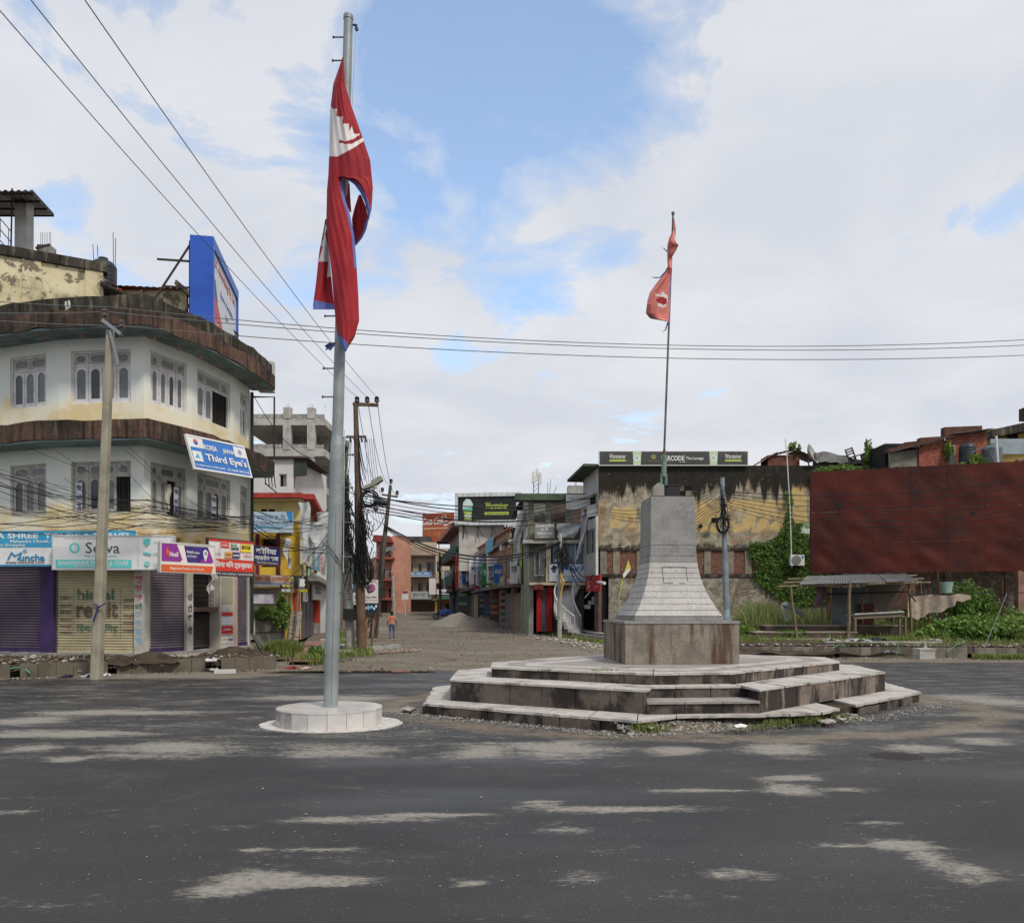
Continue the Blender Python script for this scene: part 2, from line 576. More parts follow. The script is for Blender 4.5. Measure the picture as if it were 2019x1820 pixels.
DRY = [(125,1447,190,9),(350,1475,140,18),(60,1476,70,8),(135,1497,38,6),(675,1482,115,13),(950,1480,80,16),
	(700,1615,135,8),(875,1606,140,4),(645,1672,95,4),(500,1676,36,3),(425,1755,62,14),(515,1732,90,20),(625,1737,115,12),
	(1110,1476,115,18),(1335,1480,62,11),(1530,1476,78,15),(1910,1438,48,8),(1925,1460,58,10),(1805,1474,75,9),
	(1560,1533,64,6),(1560,1556,60,12),(1665,1555,60,5),(1370,1558,95,4),(1210,1595,215,7),(1070,1582,34,4),
	(1105,1637,64,4),(1735,1624,58,3),(1645,1666,38,4),(1435,1722,62,14),(1490,1728,52,7),(1150,1736,38,11),
	(1785,1667,62,12),(1850,1700,58,30),(1910,1716,44,16),(940,1741,24,7),(650,1376,190,7),(1900,1381,170,15),
	(230,1405,200,7),(1960,1410,80,8),(30,1600,60,5),(60,1420,90,8)]
RUST = [(1767,1491,52,8)]
def to_ground(lst):
	out = []
	for u,v,ru,rv in lst:
		D = F * CH / (v - HY)
		D0,D1 = F * CH / (v + rv - HY),F * CH / (v - rv - HY)
		out.append((px(u,D),D,ru / F * D,(D1 - D0) / 2))
	return out
def field(lst,x,y):
	m = 0.0
	for cx,cy,rx,ry in lst:
		a,b = (x - cx) / rx,(y - cy) / ry
		d = a * a + b * b
		if d < 4:
			m = max(m,1.12 - .62 * math.sqrt(d))
	return m
def make_ground():
	xs = [-400,-200,-120,-80,-60,-50] + [-45 + i * .75 for i in range(41)] + [-14.5 + i * .16 for i in range(182)] + [15 + i * .75 for i in range(41)] + [50,70,110,200,400]
	ys = [-60,-25,-8,0,2.2] + [3 + i * .09 for i in range(140)] + [15.7 + i * .2 for i in range(110)] + [38 + i * 1.0 for i in range(20)] + [60 + i * 4 for i in range(25)] + [170,240,400,700]
	dl,rl = to_ground(DRY),to_ground(RUST)
	vs,dry,dirt,rust = [],[],[],[]
	for y in ys:
		for x in xs:
			bd = 19.6 if x < -7 else (22.0 if x < 1 else 25.6)
			if -7 <= x < -5:
				bd = 19.6 + (x + 7) * 1.2
			if 1 <= x < 8:
				bd = 22 + (x - 1) * .5
			k = (y - bd) / 2.4 + .4
			ring = 0
			d = math.hypot((x - 3.1) / 5.2,(y - 14.6) / 3.9)
			if d < 1.25:
				ring = max(0,.62 - 1.7 * abs(d - 1.0))
			dirt.append(max(0,min(1.0,max(k,ring))))
			z = gz(y)
			if y > bd:
				z += .05 * noise.noise((x * .5,y * .5,3)) * min(1,(y - bd) / 2)
			vs.append((x,y,z))
			dry.append(max(field(dl,x,y),.16 + .20 * max(0,min(1,(y - 8.5) / 1.5))))
			rust.append(field(rl,x,y))
	nx = len(xs)
	fs = [(j * nx + i,j * nx + i + 1,(j + 1) * nx + i + 1,(j + 1) * nx + i) for j in range(len(ys) - 1) for i in range(nx - 1)]
	me = bpy.data.meshes.new('ground')
	me.from_pydata(vs,[],fs)
	for n,d in (('dry',dry),('dirt',dirt),('rust',rust)):
		a = me.attributes.new(n,'FLOAT','POINT')
		a.data.foreach_set('value',d)
	me.polygons.foreach_set('use_smooth',[True] * len(fs))
	me.materials.append(ground_material())
	o = link(bpy.data.objects.new('ground',me))
	tag(o,kind='structure')
make_ground()
M_EARTH = mat('bare_earth',(104,92,76),(74,64,53),ns=2.5,bump=.9,bs=14,rough=.95,peel=((142,134,120),.36,9),spec=.1)
M_EARTHDK = mat('damp_earth',(78,68,57),(54,47,40),ns=3,bump=.9,bs=16,rough=.95,spec=.1)
M_GRAVEL = mat('gravel_stone',(150,146,138),(104,100,94),ns=7,rough=.9,bump=.3)
M_STONE = mat('broken_stone',(164,157,146),(120,112,102),ns=5,rough=.9,bump=.3)
M_CONC = mat('concrete',(150,147,140),(122,118,111),ns=2.2,streak=((74,71,66),.3,2.5),bump=.25)
M_CONC_L = mat('pale_concrete',(176,173,166),(150,146,138),ns=2,streak=((96,92,86),.25,2.0),bump=.25)
M_GRASS = leafmat('grass_blades',(84,106,44),(110,128,60),(136,140,82))
M_GRASSDK = leafmat('tall_reed_grass',(88,110,56),(116,134,74),(150,150,100))
M_LEAF = leafmat('leaf_green',(76,104,42),(108,134,58),(136,156,84))
M_IVY = leafmat('ivy_green',(64,96,36),(92,126,50),(122,150,72))
M_LAWN = mat('weedy_turf',(92,104,52),(112,104,68),ns=1.2,bump=.8,bs=20,rough=.95,peel=((70,88,38),.45,4),spec=.1)
def sheet(name,poly_fn,nu,nv,m,label=None,cat=None,kind='structure'):
	o = MB().grid(poly_fn,nu,nv).build(name,m,smooth=True)
	return tag(o,label,cat,kind=kind)
def blades(b,x,y,z,h,rnd,n=6,spread=.12,lean=.45,w=.012):
	for _ in range(n):
		a = rnd.uniform(0,6.283)
		r = rnd.uniform(0,spread)
		bx,by = x + r * math.cos(a),y + r * math.sin(a)
		hh = h * rnd.uniform(.55,1.15)
		la = rnd.uniform(0,6.283)
		l = hh * rnd.uniform(.1,lean)
		ox,oy = math.cos(la + 1.57) * w,math.sin(la + 1.57) * w
		mx,my = bx + math.cos(la) * l * .35,by + math.sin(la) * l * .35
		tx,ty = bx + math.cos(la) * l,by + math.sin(la) * l
		b.add([(bx - ox,by - oy,z),(bx + ox,by + oy,z),(mx + ox * .8,my + oy * .8,z + hh * .6),(mx - ox * .8,my - oy * .8,z + hh * .6),(tx,ty,z + hh)],
			[(0,1,2,3),(3,2,4)])
def leaf(b,p,s,rnd,up=.4):
	n = Vector((rnd.gauss(0,1),rnd.gauss(0,1),rnd.gauss(up,.8))).normalized()
	a = n.cross(Vector((rnd.gauss(0,1),rnd.gauss(0,1),rnd.gauss(0,1)))).normalized()
	c = n.cross(a)
	p = Vector(p)
	s *= rnd.uniform(.4,1.5)
	b.add([p - a * s,p + c * s * .55 - a * .1 * s,p + a * s,p - c * s * .55 - a * .1 * s],[(0,1,2,3)])
def bush(name,label,x,y,z,rx,ry,rz,n,m=None,size=.06,clumps=14,seed=1,cat='bush',group=None,stems=True):
	rnd = random.Random(seed)
	root = thing(name,label,cat,T(x,y,z),group)
	b = MB()
	cl = []
	for i in range(clumps):
		a,e = rnd.uniform(0,6.283),rnd.uniform(0,1.45)
		k = rnd.uniform(.45,.95)
		cl.append((math.cos(a) * math.cos(e) * rx * k,math.sin(a) * math.cos(e) * ry * k,rz * (.18 + .8 * math.sin(e) * k),rnd.uniform(.22,.42)))
	for i in range(n):
		c = cl[rnd.randrange(clumps)]
		d = Vector((rnd.gauss(0,1),rnd.gauss(0,1),rnd.gauss(0,1))).normalized() * (rnd.random() ** .4)
		p = (c[0] + d.x * rx * c[3],c[1] + d.y * ry * c[3],max(.02,c[2] + d.z * rz * c[3]))
		leaf(b,p,size,rnd)
	b.build('foliage',m or M_LEAF,root)
	if stems:
		s = MB()
		for c in cl[:9]:
			s.tube([(c[0] * .15,c[1] * .15,-.05),(c[0] * .6,c[1] * .6,c[2] * .55),(c[0],c[1],c[2])],[.018,.012,.006],4)
		s.build('stem',mat('stem_brown',(86,76,52)),root)
	return root
rnd = random.Random(44)
b = MB()
for i in range(2600):
	D = 22.5 + 42 * rnd.random() ** 1.5
	x = -.17 * (D - 30) - 2.2 + rnd.uniform(-1,1) * (5.5 + .02 * D)
	if x > 4.6 - .19 * (D - 36.5) or x < -8 - .16 * (D - 30):
		continue
	r = rnd.uniform(.006,.022) * (1 + D / 60) if rnd.random() < .96 else rnd.uniform(.03,.06)
	b.rock((x,D,gz(D) + r * .25),r,rnd,rnd.randrange(3))
tag(b.build('gravel',[M_GRAVEL,M_EARTH,M_STONE]),'loose stones strewn over the unpaved street','gravel',kind='stuff')
# ================================================================ MONUMENT on its stepped platform
def stone_mat(name,c1,c2,stain,amt,soft=.16,sc=3.2,sz=.34):
	t = NT(name)
	col = t.mix(t.ss(t.noise(3,7,.65),.35,.68),lin(c1),lin(c2))
	v = t.noise(170,2)
	col = t.mix(t.ss(v,.56,.7,0,.5),col,lin(tuple(min(255,x * 1.35 + 14) for x in c1)))
	col = t.mix(t.ss(t.noise(140,2),.56,.72,0,.5),col,lin(tuple(x * .5 for x in c1)))
	col = t.mix(t.ss(t.noise(26,6,.75),.46,.66,0,.45),col,lin(tuple(x * .62 for x in c1)))
	col = t.mix(t.ss(t.noise(19,6,.75),.54,.70,0,.4),col,lin(tuple(min(255,x * 1.2) for x in c1)))
	s = t.noise(1.0,8,.66,vec=t.map((sc,sc,sz)))
	col = t.mix(t.ss(s,.70 - amt * .35,.70 - amt * .35 + soft,0,.92),col,lin(stain))
	t.put(t.b.inputs['Base Color'],col)
	t.b.inputs['Roughness'].default_value = .72
	t.b.inputs['Specular IOR Level'].default_value = .32
	t.bump(t.noise(60,4),.15,.01)
	return t.mat
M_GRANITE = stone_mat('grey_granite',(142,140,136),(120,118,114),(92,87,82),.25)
M_GRANITE_LIT = stone_mat('lit_granite',(178,173,167),(158,153,147),(128,121,114),.2)  # paler granite: light on the sloping flare put into the colour
M_PLINTH = stone_mat('stained_granite',(136,126,113),(106,97,86),(76,53,39),.66,.14)
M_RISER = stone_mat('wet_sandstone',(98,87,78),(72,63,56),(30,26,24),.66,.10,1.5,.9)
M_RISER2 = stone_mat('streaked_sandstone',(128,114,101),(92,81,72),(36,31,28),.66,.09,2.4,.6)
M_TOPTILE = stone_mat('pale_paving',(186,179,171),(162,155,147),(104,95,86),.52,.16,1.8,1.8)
M_TOPTILE2 = stone_mat('grey_paving',(152,145,138),(134,126,119),(104,95,86),.42,.2,1.6,1.6)
M_JOINT = mat('dark_joint',(44,38,34),bump=.2)
PLAT = thing('stepped_platform','low stepped stone platform with chamfered corners under the flared monument','platform',T(3.1,15.5,0))
PM = Matrix()
def poly_edges(poly):
	return [(poly[i],poly[(i + 1) % len(poly)]) for i in range(len(poly))]
def cap_slabs(outer,inner,z,th,m,n_per,skip=(),jit=.008,seed=3,wob=0.0):
	rnd = random.Random(seed)
	k = len(outer)
	for i in range(k):
		j = (i + 1) % k
		a,b,c,d = Vector(outer[i]),Vector(outer[j]),Vector(inner[j]),Vector(inner[i])
		n = n_per[i] if isinstance(n_per,(list,tuple)) else n_per
		for s in range(n):
			if (i,s) in skip:
				continue
			t0,t1 = s / n + .004,(s + 1) / n - .004
			q = [a.lerp(b,t0),a.lerp(b,t1),d.lerp(c,t1),d.lerp(c,t0)]
			zz = z + rnd.uniform(-jit,jit) * .4
			pts = []
			m_ = 5 if wob else 1
			for e in range(m_ + 1):
				p = q[0].lerp(q[1],e / m_)
				if wob:
					nn = (q[3] - q[0]).normalized()
					p = p + nn * rnd.uniform(0,wob)
				pts.append((p.x,p.y))
			pts += [(q[2].x,q[2].y),(q[3].x,q[3].y)]
			MB().prism(pts,zz - th,zz).build('paving_slab',m,PLAT,PM)
TOP = [(-.36,14.06),(2.25,12.68),(3.50,12.83),(6.41,15.60),(6.65,16.95),(4.0,18.65),(2.6,18.60),(-.38,15.30)]
MID = [(-1.05,13.60),(2.00,11.84),(3.72,11.97),(7.12,15.20),(7.35,17.20),(4.3,19.5),(2.2,19.4),(-1.05,15.7)]
LOW = [(-1.50,13.20),(1.72,11.15),(3.95,11.38),(7.70,14.94),(8.05,17.4),(4.6,20.2),(1.9,20.1),(-1.6,16.0)]
SEEN = (0,1,2,3,7)
def shrink(poly,k):
	c = Vector((3.1,15.6))
	return [tuple(c + (Vector(p) - c) * k) for p in poly]
def inset(poly,d):
	out = []
	n = len(poly)
	for i in range(n):
		p0,p1,p2 = Vector(poly[i - 1]),Vector(poly[i]),Vector(poly[(i + 1) % n])
		a,b = (p1 - p0).normalized(),(p2 - p1).normalized()
		n1,n2 = Vector((-a.y,a.x)),Vector((-b.y,b.x))
		k = (n1 + n2)
		k = k / max(.3,k.length_squared) * 2
		out.append(tuple(p1 + k * d))
	return out
LOWC = [LOW[0],(1.62,11.25),(2.1,11.72),(3.75,11.9),(4.55,12.1),LOW[3],LOW[4],LOW[5],LOW[6],LOW[7]]
MB().prism(inset(LOWC,.05),-.05,.145).build('tier_core',M_EARTHDK,PLAT,PM)
rnd = random.Random(4)
for a,b,z1 in ((LOW[0],(1.25,11.45),.145),((5.7,13.04),(7.35,14.6),.13)):
	a,b = Vector(a),Vector(b)
	L = (b - a).length
	n = round(L / .62)
	d = (b - a) / L
	nr = Vector((d.y,-d.x))
	for i in range(n):
		p0,p1 = a + d * (L * i / n + .008),a + d * (L * (i + 1) / n - .008)
		q = nr * rnd.uniform(-.03,.0)
		MB().prism([(p0.x + q.x,p0.y + q.y),(p1.x + q.x,p1.y + q.y),(p1.x - nr.x * .05,p1.y - nr.y * .05),(p0.x - nr.x * .05,p0.y - nr.y * .05)],-.02,z1 + rnd.uniform(-.02,.0)).build('riser_panel',M_RISER,PLAT,PM)
cap_slabs([LOW[0],(1.75,11.12),(2.4,11.62),(3.6,11.72),(4.7,12.02),(5.6,12.95),LOW[3],LOW[4],LOW[5],LOW[6],LOW[7]],
		[inset(MID,.06)[0],(1.9,11.95),(2.5,12.1),(3.5,12.2),(4.6,12.95),(5.5,13.8),inset(MID,.06)[3],inset(MID,.06)[4],inset(MID,.06)[5],inset(MID,.06)[6],inset(MID,.06)[7]],
		.182,.038,M_TOPTILE,[5,1,2,2,2,3,3,4,3,4,3],wob=.07,seed=8,skip=((4,1),))
nA,nB = Vector(MID[1]),Vector(MID[2])
nd = (nB - nA).normalized()
nn_ = Vector((-nd.y,nd.x))
MIDC = [MID[0],MID[1],tuple(nA + nn_ * .52),tuple(nB + nn_ * .52),MID[2],MID[3],MID[4],MID[5],MID[6],MID[7]]
MB().prism(inset(MIDC,.034),.17,.505).build('tier_core',M_JOINT,PLAT,PM)
rnd = random.Random(9)
def risers(edges,z0,z1,pw,m):
	for a,b in edges:
		a,b = Vector(a),Vector(b)
		L = (b - a).length
		n = max(1,round(L / pw))
		d = (b - a) / L
		nr = Vector((d.y,-d.x))
		for i in range(n):
			p0,p1 = a + d * (L * i / n + .005),a + d * (L * (i + 1) / n - .005)
			q = nr * rnd.uniform(-.006,.003)
			MB().prism([(p0.x + q.x,p0.y + q.y),(p1.x + q.x,p1.y + q.y),(p1.x - nr.x * .03,p1.y - nr.y * .03),(p0.x - nr.x * .03,p0.y - nr.y * .03)],z0,z1).build('riser_panel',m,PLAT,PM)
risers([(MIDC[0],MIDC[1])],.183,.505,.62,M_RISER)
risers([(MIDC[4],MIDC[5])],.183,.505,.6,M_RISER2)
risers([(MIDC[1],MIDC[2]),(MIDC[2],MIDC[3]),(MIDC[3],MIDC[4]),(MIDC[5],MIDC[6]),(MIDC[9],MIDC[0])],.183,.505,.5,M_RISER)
s0,s1 = nA + nd * .0 - nn_ * .02,nB - nn_ * .02
stp = [tuple(s0),tuple(s1),tuple(s1 + nn_ * .54),tuple(s0 + nn_ * .54)]
MB().prism(inset(stp,.02),.17,.33).build('tier_core',M_JOINT,PLAT,PM)
risers([(stp[0],stp[1])],.184,.328,.55,M_RISER)
for i in range(3):
	a,b = Vector(stp[0]).lerp(Vector(stp[1]),i / 3 + .003),Vector(stp[0]).lerp(Vector(stp[1]),(i + 1) / 3 - .003)
	MB().prism([tuple(a - nn_ * .025),tuple(b - nn_ * .025),tuple(b + nn_ * .53),tuple(a + nn_ * .53)],.333,.366).build('paving_slab',M_TOPTILE2,PLAT,PM)
ti = inset(TOP,.05)
cap_slabs(inset(MIDC,-.022),[ti[0],(2.25,12.62),(2.3,12.78),(3.45,12.92),(3.55,12.80),ti[3],ti[4],ti[5],ti[6],ti[7]],.54,.032,M_TOPTILE,[5,1,3,1,6,3,4,3,4,3],seed=5,wob=.022)
MB().prism(inset(TOP,.034),.53,.685).build('tier_core',M_JOINT,PLAT,PM)
for k,(a,b) in enumerate(poly_edges(TOP)):
	if k in SEEN:
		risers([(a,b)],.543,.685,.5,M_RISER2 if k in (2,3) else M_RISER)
o1,o2,o3,o4 = inset(TOP,-.022),inset(TOP,.30),inset(TOP,.62),inset(TOP,.95)
cap_slabs(o1,o2,.72,.033,M_TOPTILE,[6,3,8,3,6,3,6,3],seed=2,wob=.018)
cap_slabs(o2,o3,.719,.033,M_TOPTILE2,[6,3,7,3,6,3,6,3],seed=6)
cap_slabs(o3,o4,.72,.033,M_TOPTILE,[5,2,6,2,5,2,5,2],seed=7)
MB().prism(inset(TOP,.954),.66,.7185).build('paving_field',M_TOPTILE2,PLAT,PM)
MA = RAD(4)
MON = thing('flared_monument','grey granite column with a flared foot on a brown-stained square plinth','monument',T(3.09,15.85,.72) @ Rz(MA))
MW = 2.15 / 2
pl = MB()
pl.box(-MW + .02,MW - .02,-MW + .02,MW - .02,.0,.745)
pl.build('plinth_core',M_JOINT,MON)
for sgn,ax in ((-1,'y'),(1,'y'),(-1,'x'),(1,'x')):
	b = MB()
	if ax == 'y':
		y0,y1 = sorted((sgn * MW,sgn * (MW - .025)))
		b.box(-MW,MW,y0,y1,.002,.75)
	else:
		x0,x1 = sorted((sgn * MW,sgn * (MW - .025)))
		b.box(x0,x1,-MW + .027,MW - .027,.002,.75)
	b.build('plinth_panel',M_PLINTH,MON)
box_part('plinth_coping',M_GRANITE,MON,-MW - .015,MW + .015,-MW - .015,MW + .015,.752,.80)
PROF = [(.80,.855),(.885,.855),(.886,.845),(1.0,.775),(1.12,.71),(1.24,.652),(1.36,.603),(1.49,.556),(1.62,.52),(1.72,.498),(1.82,.48),(1.93,.466),(2.05,.455),(2.26,.446),(3.205,.428)]
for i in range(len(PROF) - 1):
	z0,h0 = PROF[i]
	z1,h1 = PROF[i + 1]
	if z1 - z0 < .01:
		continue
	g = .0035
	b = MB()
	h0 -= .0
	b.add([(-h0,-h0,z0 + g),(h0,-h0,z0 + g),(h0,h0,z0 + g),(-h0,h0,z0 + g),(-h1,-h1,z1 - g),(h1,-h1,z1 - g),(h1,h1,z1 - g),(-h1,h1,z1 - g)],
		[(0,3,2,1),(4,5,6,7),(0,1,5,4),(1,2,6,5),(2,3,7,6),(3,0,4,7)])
	b.build('stone_course',M_GRANITE if (z0 > 1.9 or z1 < .9) else M_GRANITE_LIT,MON)
	h = h1 - .012
	MB().box(-h,h,-h,h,z1 - .012,z1 + .012).build('joint',M_JOINT,MON) if i < len(PROF) - 2 else None
pq = MB()
for a,b in (((-.23,1.83),(.24,1.83)),((-.23,1.83),(-.215,1.52)),((.24,1.83),(.25,1.56)),((-.215,1.52),(-.04,1.525)),((.08,1.52),(.2,1.515))):
	def fy(z):
		for k in range(len(PROF) - 1):
			if PROF[k][0] <= z <= PROF[k + 1][0] and PROF[k + 1][0] > PROF[k][0]:
				t = (z - PROF[k][0]) / (PROF[k + 1][0] - PROF[k][0])
				return -(PROF[k][1] * (1 - t) + PROF[k + 1][1] * t)
		return -.4
	for s in range(5):
		za,zb = a[1] + (b[1] - a[1]) * s / 5,a[1] + (b[1] - a[1]) * (s + 1) / 5
		xa,xb = a[0] + (b[0] - a[0]) * s / 5,a[0] + (b[0] - a[0]) * (s + 1) / 5
		pq.beam((xa,fy(za) - .001,za),(xb,fy(zb) - .001,zb),.008)
tag(pq.build('plaque_outline',M_JOINT,MON),kind='stuff')
tp = MB()
tp.box(-.40,.40,-.40,.40,3.207,3.222)
tp.build('top_slab',mat('rusty_top',(92,66,52),bump=.3),MON)
M_GREENP = mat('chipped_green_paint',(96,124,106),(118,140,122),ns=9,peel=((104,72,50),.38,14),rough=.6,bump=.3)
M_STEEL = mat('weathered_steel',(112,110,106),(88,84,78),ns=5,rough=.55,metal=.4,bump=.15)
zt = 3.945
FS = thing('monument_flagstaff','thin steel flagstaff with a green pipe foot on top of the monument','flagstaff',T(3.02,15.85,zt))
MB().tube([(0,0,.42),(.01,0,.86)],.052,10).build('pipe_foot',M_GREENP,FS)
MB().tube([(-.055,0,0),(-.045,0,.48)],.026,8).build('strut',M_GREENP,FS)
MB().tube([(.05,0,0),(.045,0,.48)],.03,8).build('strut',M_GREENP,FS)
MB().tube([(.01,0,.86),(.012,0,.98)],[.045,.022],10).build('reducer',mat('rust_brown',(104,78,58),(80,58,44),ns=8),FS)
STAFF_TOP = (px(1327,15.85) - 3.02,0,pz(424,15.85) - zt)
MB().tube([(.012,0,.98),STAFF_TOP],[.022,.018],8).build('staff',M_STEEL,FS)
MB().tube([(STAFF_TOP[0],0,STAFF_TOP[2]),(STAFF_TOP[0],0,STAFF_TOP[2] + .05)],[.03,.034],8).build('finial_cap',M_STEEL,FS)
b = MB()
for i in range(5):
	a = R.uniform(0,6)
	b.tube([(.03,0,.5),(.10 + .03 * i,.04 * math.cos(a),.4 - .05 * i),(.12 + .02 * i,0,.12)],.004,3)
b.build('loose_wire',mat('dark_wire',(40,40,42),bump=0),FS)
o = MB().extr([(-.10,0),(.12,0),(.11,.24),(.0,.28),(-.09,.2)],-.1,.06).build('concrete_lump',M_CONC,None,T(2.87,15.72,zt))
tag(o,'grey concrete lump beside the staff foot on the monument top','concrete block')
o = MB().extr([(-.12,0),(.13,0),(.12,.22),(-.11,.22)],-.1,.1).extr([(-.135,.22),(.14,.22),(.14,.25),(-.135,.25)],-.11,.11).build('junction_box',mat('black_plastic',(42,43,46),rough=.5),None,T(3.18,15.78,zt))
tag(o,'small black junction box beside the staff on the monument top','junction box')
def gz0(x,y):
	return 0.0
rnd = random.Random(21)
b = MB()
a0,a1 = Vector((1.55,11.05)),Vector((5.6,12.75))
for i in range(2300):
	t = rnd.random()
	p = a0.lerp(a1,t)
	w = rnd.random()
	off = -.25 + .62 * w
	x,y = p.x - off * .39,p.y + off * .92
	hgt = max(0,(w - .15)) * .15 * (1 if t < .75 else .5)
	r = rnd.uniform(.008,.03) if rnd.random() < .93 else rnd.uniform(.03,.055)
	b.rock((x,y,hgt + r * .3 - .01),r,rnd)
tag(b.build('gravel',M_GRAVEL),'loose grey gravel spilling from the broken front of the lowest platform tier','gravel',kind='stuff')
o = MB().grid(lambda u,v: (a0.x + (a1.x - a0.x) * u - (-.3 + .8 * v) * .39,a0.y + (a1.y - a0.y) * u + (-.3 + .8 * v) * .92,
							max(-.004,-.02 + .17 * v * (1 if u < .8 else 1 - (u - .8) * 4) * min(1,u * 8) + .02 * noise.noise((u * 14,v * 6,0)))),60,14).build('rubble_bank',M_EARTH,None,None,True)
tag(o,'earth bank with stones along the broken front of the platform','earth bank',kind='stuff')
rnd = random.Random(5)
b = MB()
for i in range(520):
	t = rnd.random()
	p = a0.lerp(a1,t)
	off = rnd.uniform(-.1,.42)
	r = rnd.uniform(.005,.02)
	b.rock((p.x - off * .39 + rnd.uniform(-.6,.6),p.y + off * .9 - abs(rnd.gauss(0,.35)),r * .4),r,rnd)
for i in range(900):
	a,c = Vector((-2.0,13.5)),Vector((1.6,11.0))
	p = a.lerp(c,rnd.random())
	r = rnd.uniform(.004,.022)
	b.rock((p.x + rnd.gauss(0,.12),p.y - abs(rnd.gauss(0,.16)) + .02,r * .4),r,rnd)
for i in range(700):
	a,c = Vector((5.4,12.6)),Vector((8.1,15.0))
	p = a.lerp(c,rnd.random())
	r = rnd.uniform(.004,.02)
	b.rock((p.x + abs(rnd.gauss(0,.2)),p.y - abs(rnd.gauss(0,.2)),r * .4),r,rnd)
for i in range(900):
	x,y = rnd.gauss(-2.0,.9),rnd.gauss(12.3,.7)
	if math.hypot(x + 2.76,y - 12.1) > 1.0:
		r = rnd.uniform(.004,.016)
		b.rock((x,y,r * .4),r,rnd)
for i in range(1200):
	y = 5 + 14 * rnd.random() ** 1.3
	x = rnd.uniform(-.62,.62) * y
	r = rnd.uniform(.003,.008) * (1 if rnd.random() < .96 else 2)
	b.rock((x,y,r * .4),r,rnd)
tag(b.build('pebbles',M_GRAVEL),'scattered pebbles and grit on the asphalt round the platform','pebbles',kind='stuff')
for i,(x,y,s,lab) in enumerate(((4.72,11.92,.16,'broken paving chunk leaning on the gravel under the platform edge'),(5.05,12.2,.09,'small pale stone chunk at the weedy platform corner'),
									(3.25,11.32,.10,'flat white tile shard on the gravel before the steps'),(1.95,11.22,.08,'reddish stone lump at the gravel edge beside the grass tuft'),
									(-1.75,13.35,.15,'broken concrete lump at the platform corner toward the flagpole'),(-1.35,14.2,.18,'dark broken kerb stone on the platform corner'))):
	q = MB()
	rr = random.Random(50 + i)
	q.rock((0,0,.0),s,rr,flat=.42)
	q.rock((s * .5,.02,.01),s * .6,rr,flat=.5)
	tag(q.build('stone_chunk',M_STONE if i != 2 else mat('white_shard',(214,210,202)),None,T(x,y,.07 if i in (2,3) else .05) @ Rz(rr.uniform(0,3))),lab,'stone')
for i,(x,y,h,n,lab) in enumerate(((1.86,11.22,.15,60,'bright green grass tuft at the broken platform corner'),(3.95,11.72,.11,40,'thin weeds growing from the gravel below the steps'),
										(4.45,11.95,.12,46,'weed clump under the cracked platform lip'),(5.1,12.45,.10,26,'small grass tuft in the crack of the lowest tier'),(3.5,11.45,.08,18,'tiny grass sprig among the gravel before the steps'),
										(1.52,13.28,.05,24,'mossy sprig on the top tier edge'))):
	q = MB()
	rr = random.Random(70 + i)
	for k in range(n):
		blades(q,rr.gauss(0,.13),rr.gauss(0,.06),0,h,rr,4,.04,.7,.006)
	tag(q.build('grass_tuft',M_GRASS,None,T(x,y,.02 if i < 5 else .70)),lab,'grass')
# ================================================================ FLAGPOLE
FPX,FPY = px(651,12.1),12.1
FP = thing('flagpole','tall grey steel flagpole with climbing pegs standing in a round tiled base','flagpole',T(FPX,FPY,0))
ftop = (px(687,12.1) - FPX,0,pz(32,12.1))
def fpole(z):
	t = z / ftop[2]
	return Vector((ftop[0] * t,0,z))
M_FPOLE = mat('galvanised_pole',(150,156,154),(128,134,132),ns=1.5,streak=((104,106,102),.3,5),rough=.5,metal=.25,bump=.05)
zj = pz(866,12.1)
MB().tube([fpole(.05),fpole(zj - .1)],[.110,.105],20).build('lower_shaft',M_FPOLE,FP,None,True)
MB().tube([fpole(zj - .1),fpole(zj + .04)],[.105,.087],20).build('reducer_collar',M_FPOLE,FP,None,True)
MB().tube([fpole(zj + .04),fpole(ftop[2] - .06)],[.086,.068],20).build('upper_shaft',M_FPOLE,FP,None,True)
MB().tube([fpole(ftop[2] - .06),fpole(ftop[2])],[.075,.074],20).build('top_cap',M_FPOLE,FP,None,True)
MB().beam(fpole(.3) + Vector((.03,-.106,0)),fpole(3.2) + Vector((.03,-.104,0)),.006).build('weld_seam',mat('seam_grey',(104,108,106)),FP)
for v,sd in ((75,-1),(121,-1),(624,-1),(727,-1),(783,-1),(863,1),(897,1),(962,1),(1030,1),(1098,1),(1168,1),(1240,1),(1300,1)):
	z = pz(v,12.1)
	p = fpole(z)
	rr = .07 + .043 * (1 - z / 11)
	MB().tube([p + Vector((sd * rr * .8,-.01,0)),p + Vector((sd * (rr + .14),-.01,.0))],.011,6).tube([p + Vector((sd * (rr + .135),-.01,0)),p + Vector((sd * (rr + .157),-.01,0))],.02,6).build('climbing_peg',M_STEEL,FP)
b = MB()
p = fpole(ftop[2] - .18)
b.tube([p + Vector((.075,-.02,.03)),p + Vector((.14,-.02,.02))],.016,6)
b.tube([p + Vector((.13,-.03,-.03)),p + Vector((.13,.0,-.03))],.03,8)
b.build('pulley',mat('pulley_blue_grey',(72,86,104)),FP)
MB().tube([p + Vector((.12,-.02,-.03)),fpole(pz(215,12.1)) + Vector((.105,-.05,0))],.006,4).build('halyard',mat('white_cord',(196,194,190)),FP)
MB().tube([fpole(pz(850,12.1)) + Vector((.12,-.08,0)),fpole(2.3) + Vector((.15,-.05,0))],.005,4).build('halyard',mat('white_cord',(196,194,190)),FP)
b = MB()
for k,v in enumerate((1098,1106)):
	z = pz(v,12.1)
	b.tube([fpole(z + .32) + Vector((-.115,-.02,0)),fpole(z + .14) + Vector((-.05,-.107,0)),fpole(z) + Vector((.06,-.107,0)),fpole(z - .12) + Vector((.115,-.02,0))],.010,5)
b.build('wire_turn',mat('grey_cord',(112,112,110)),FP)
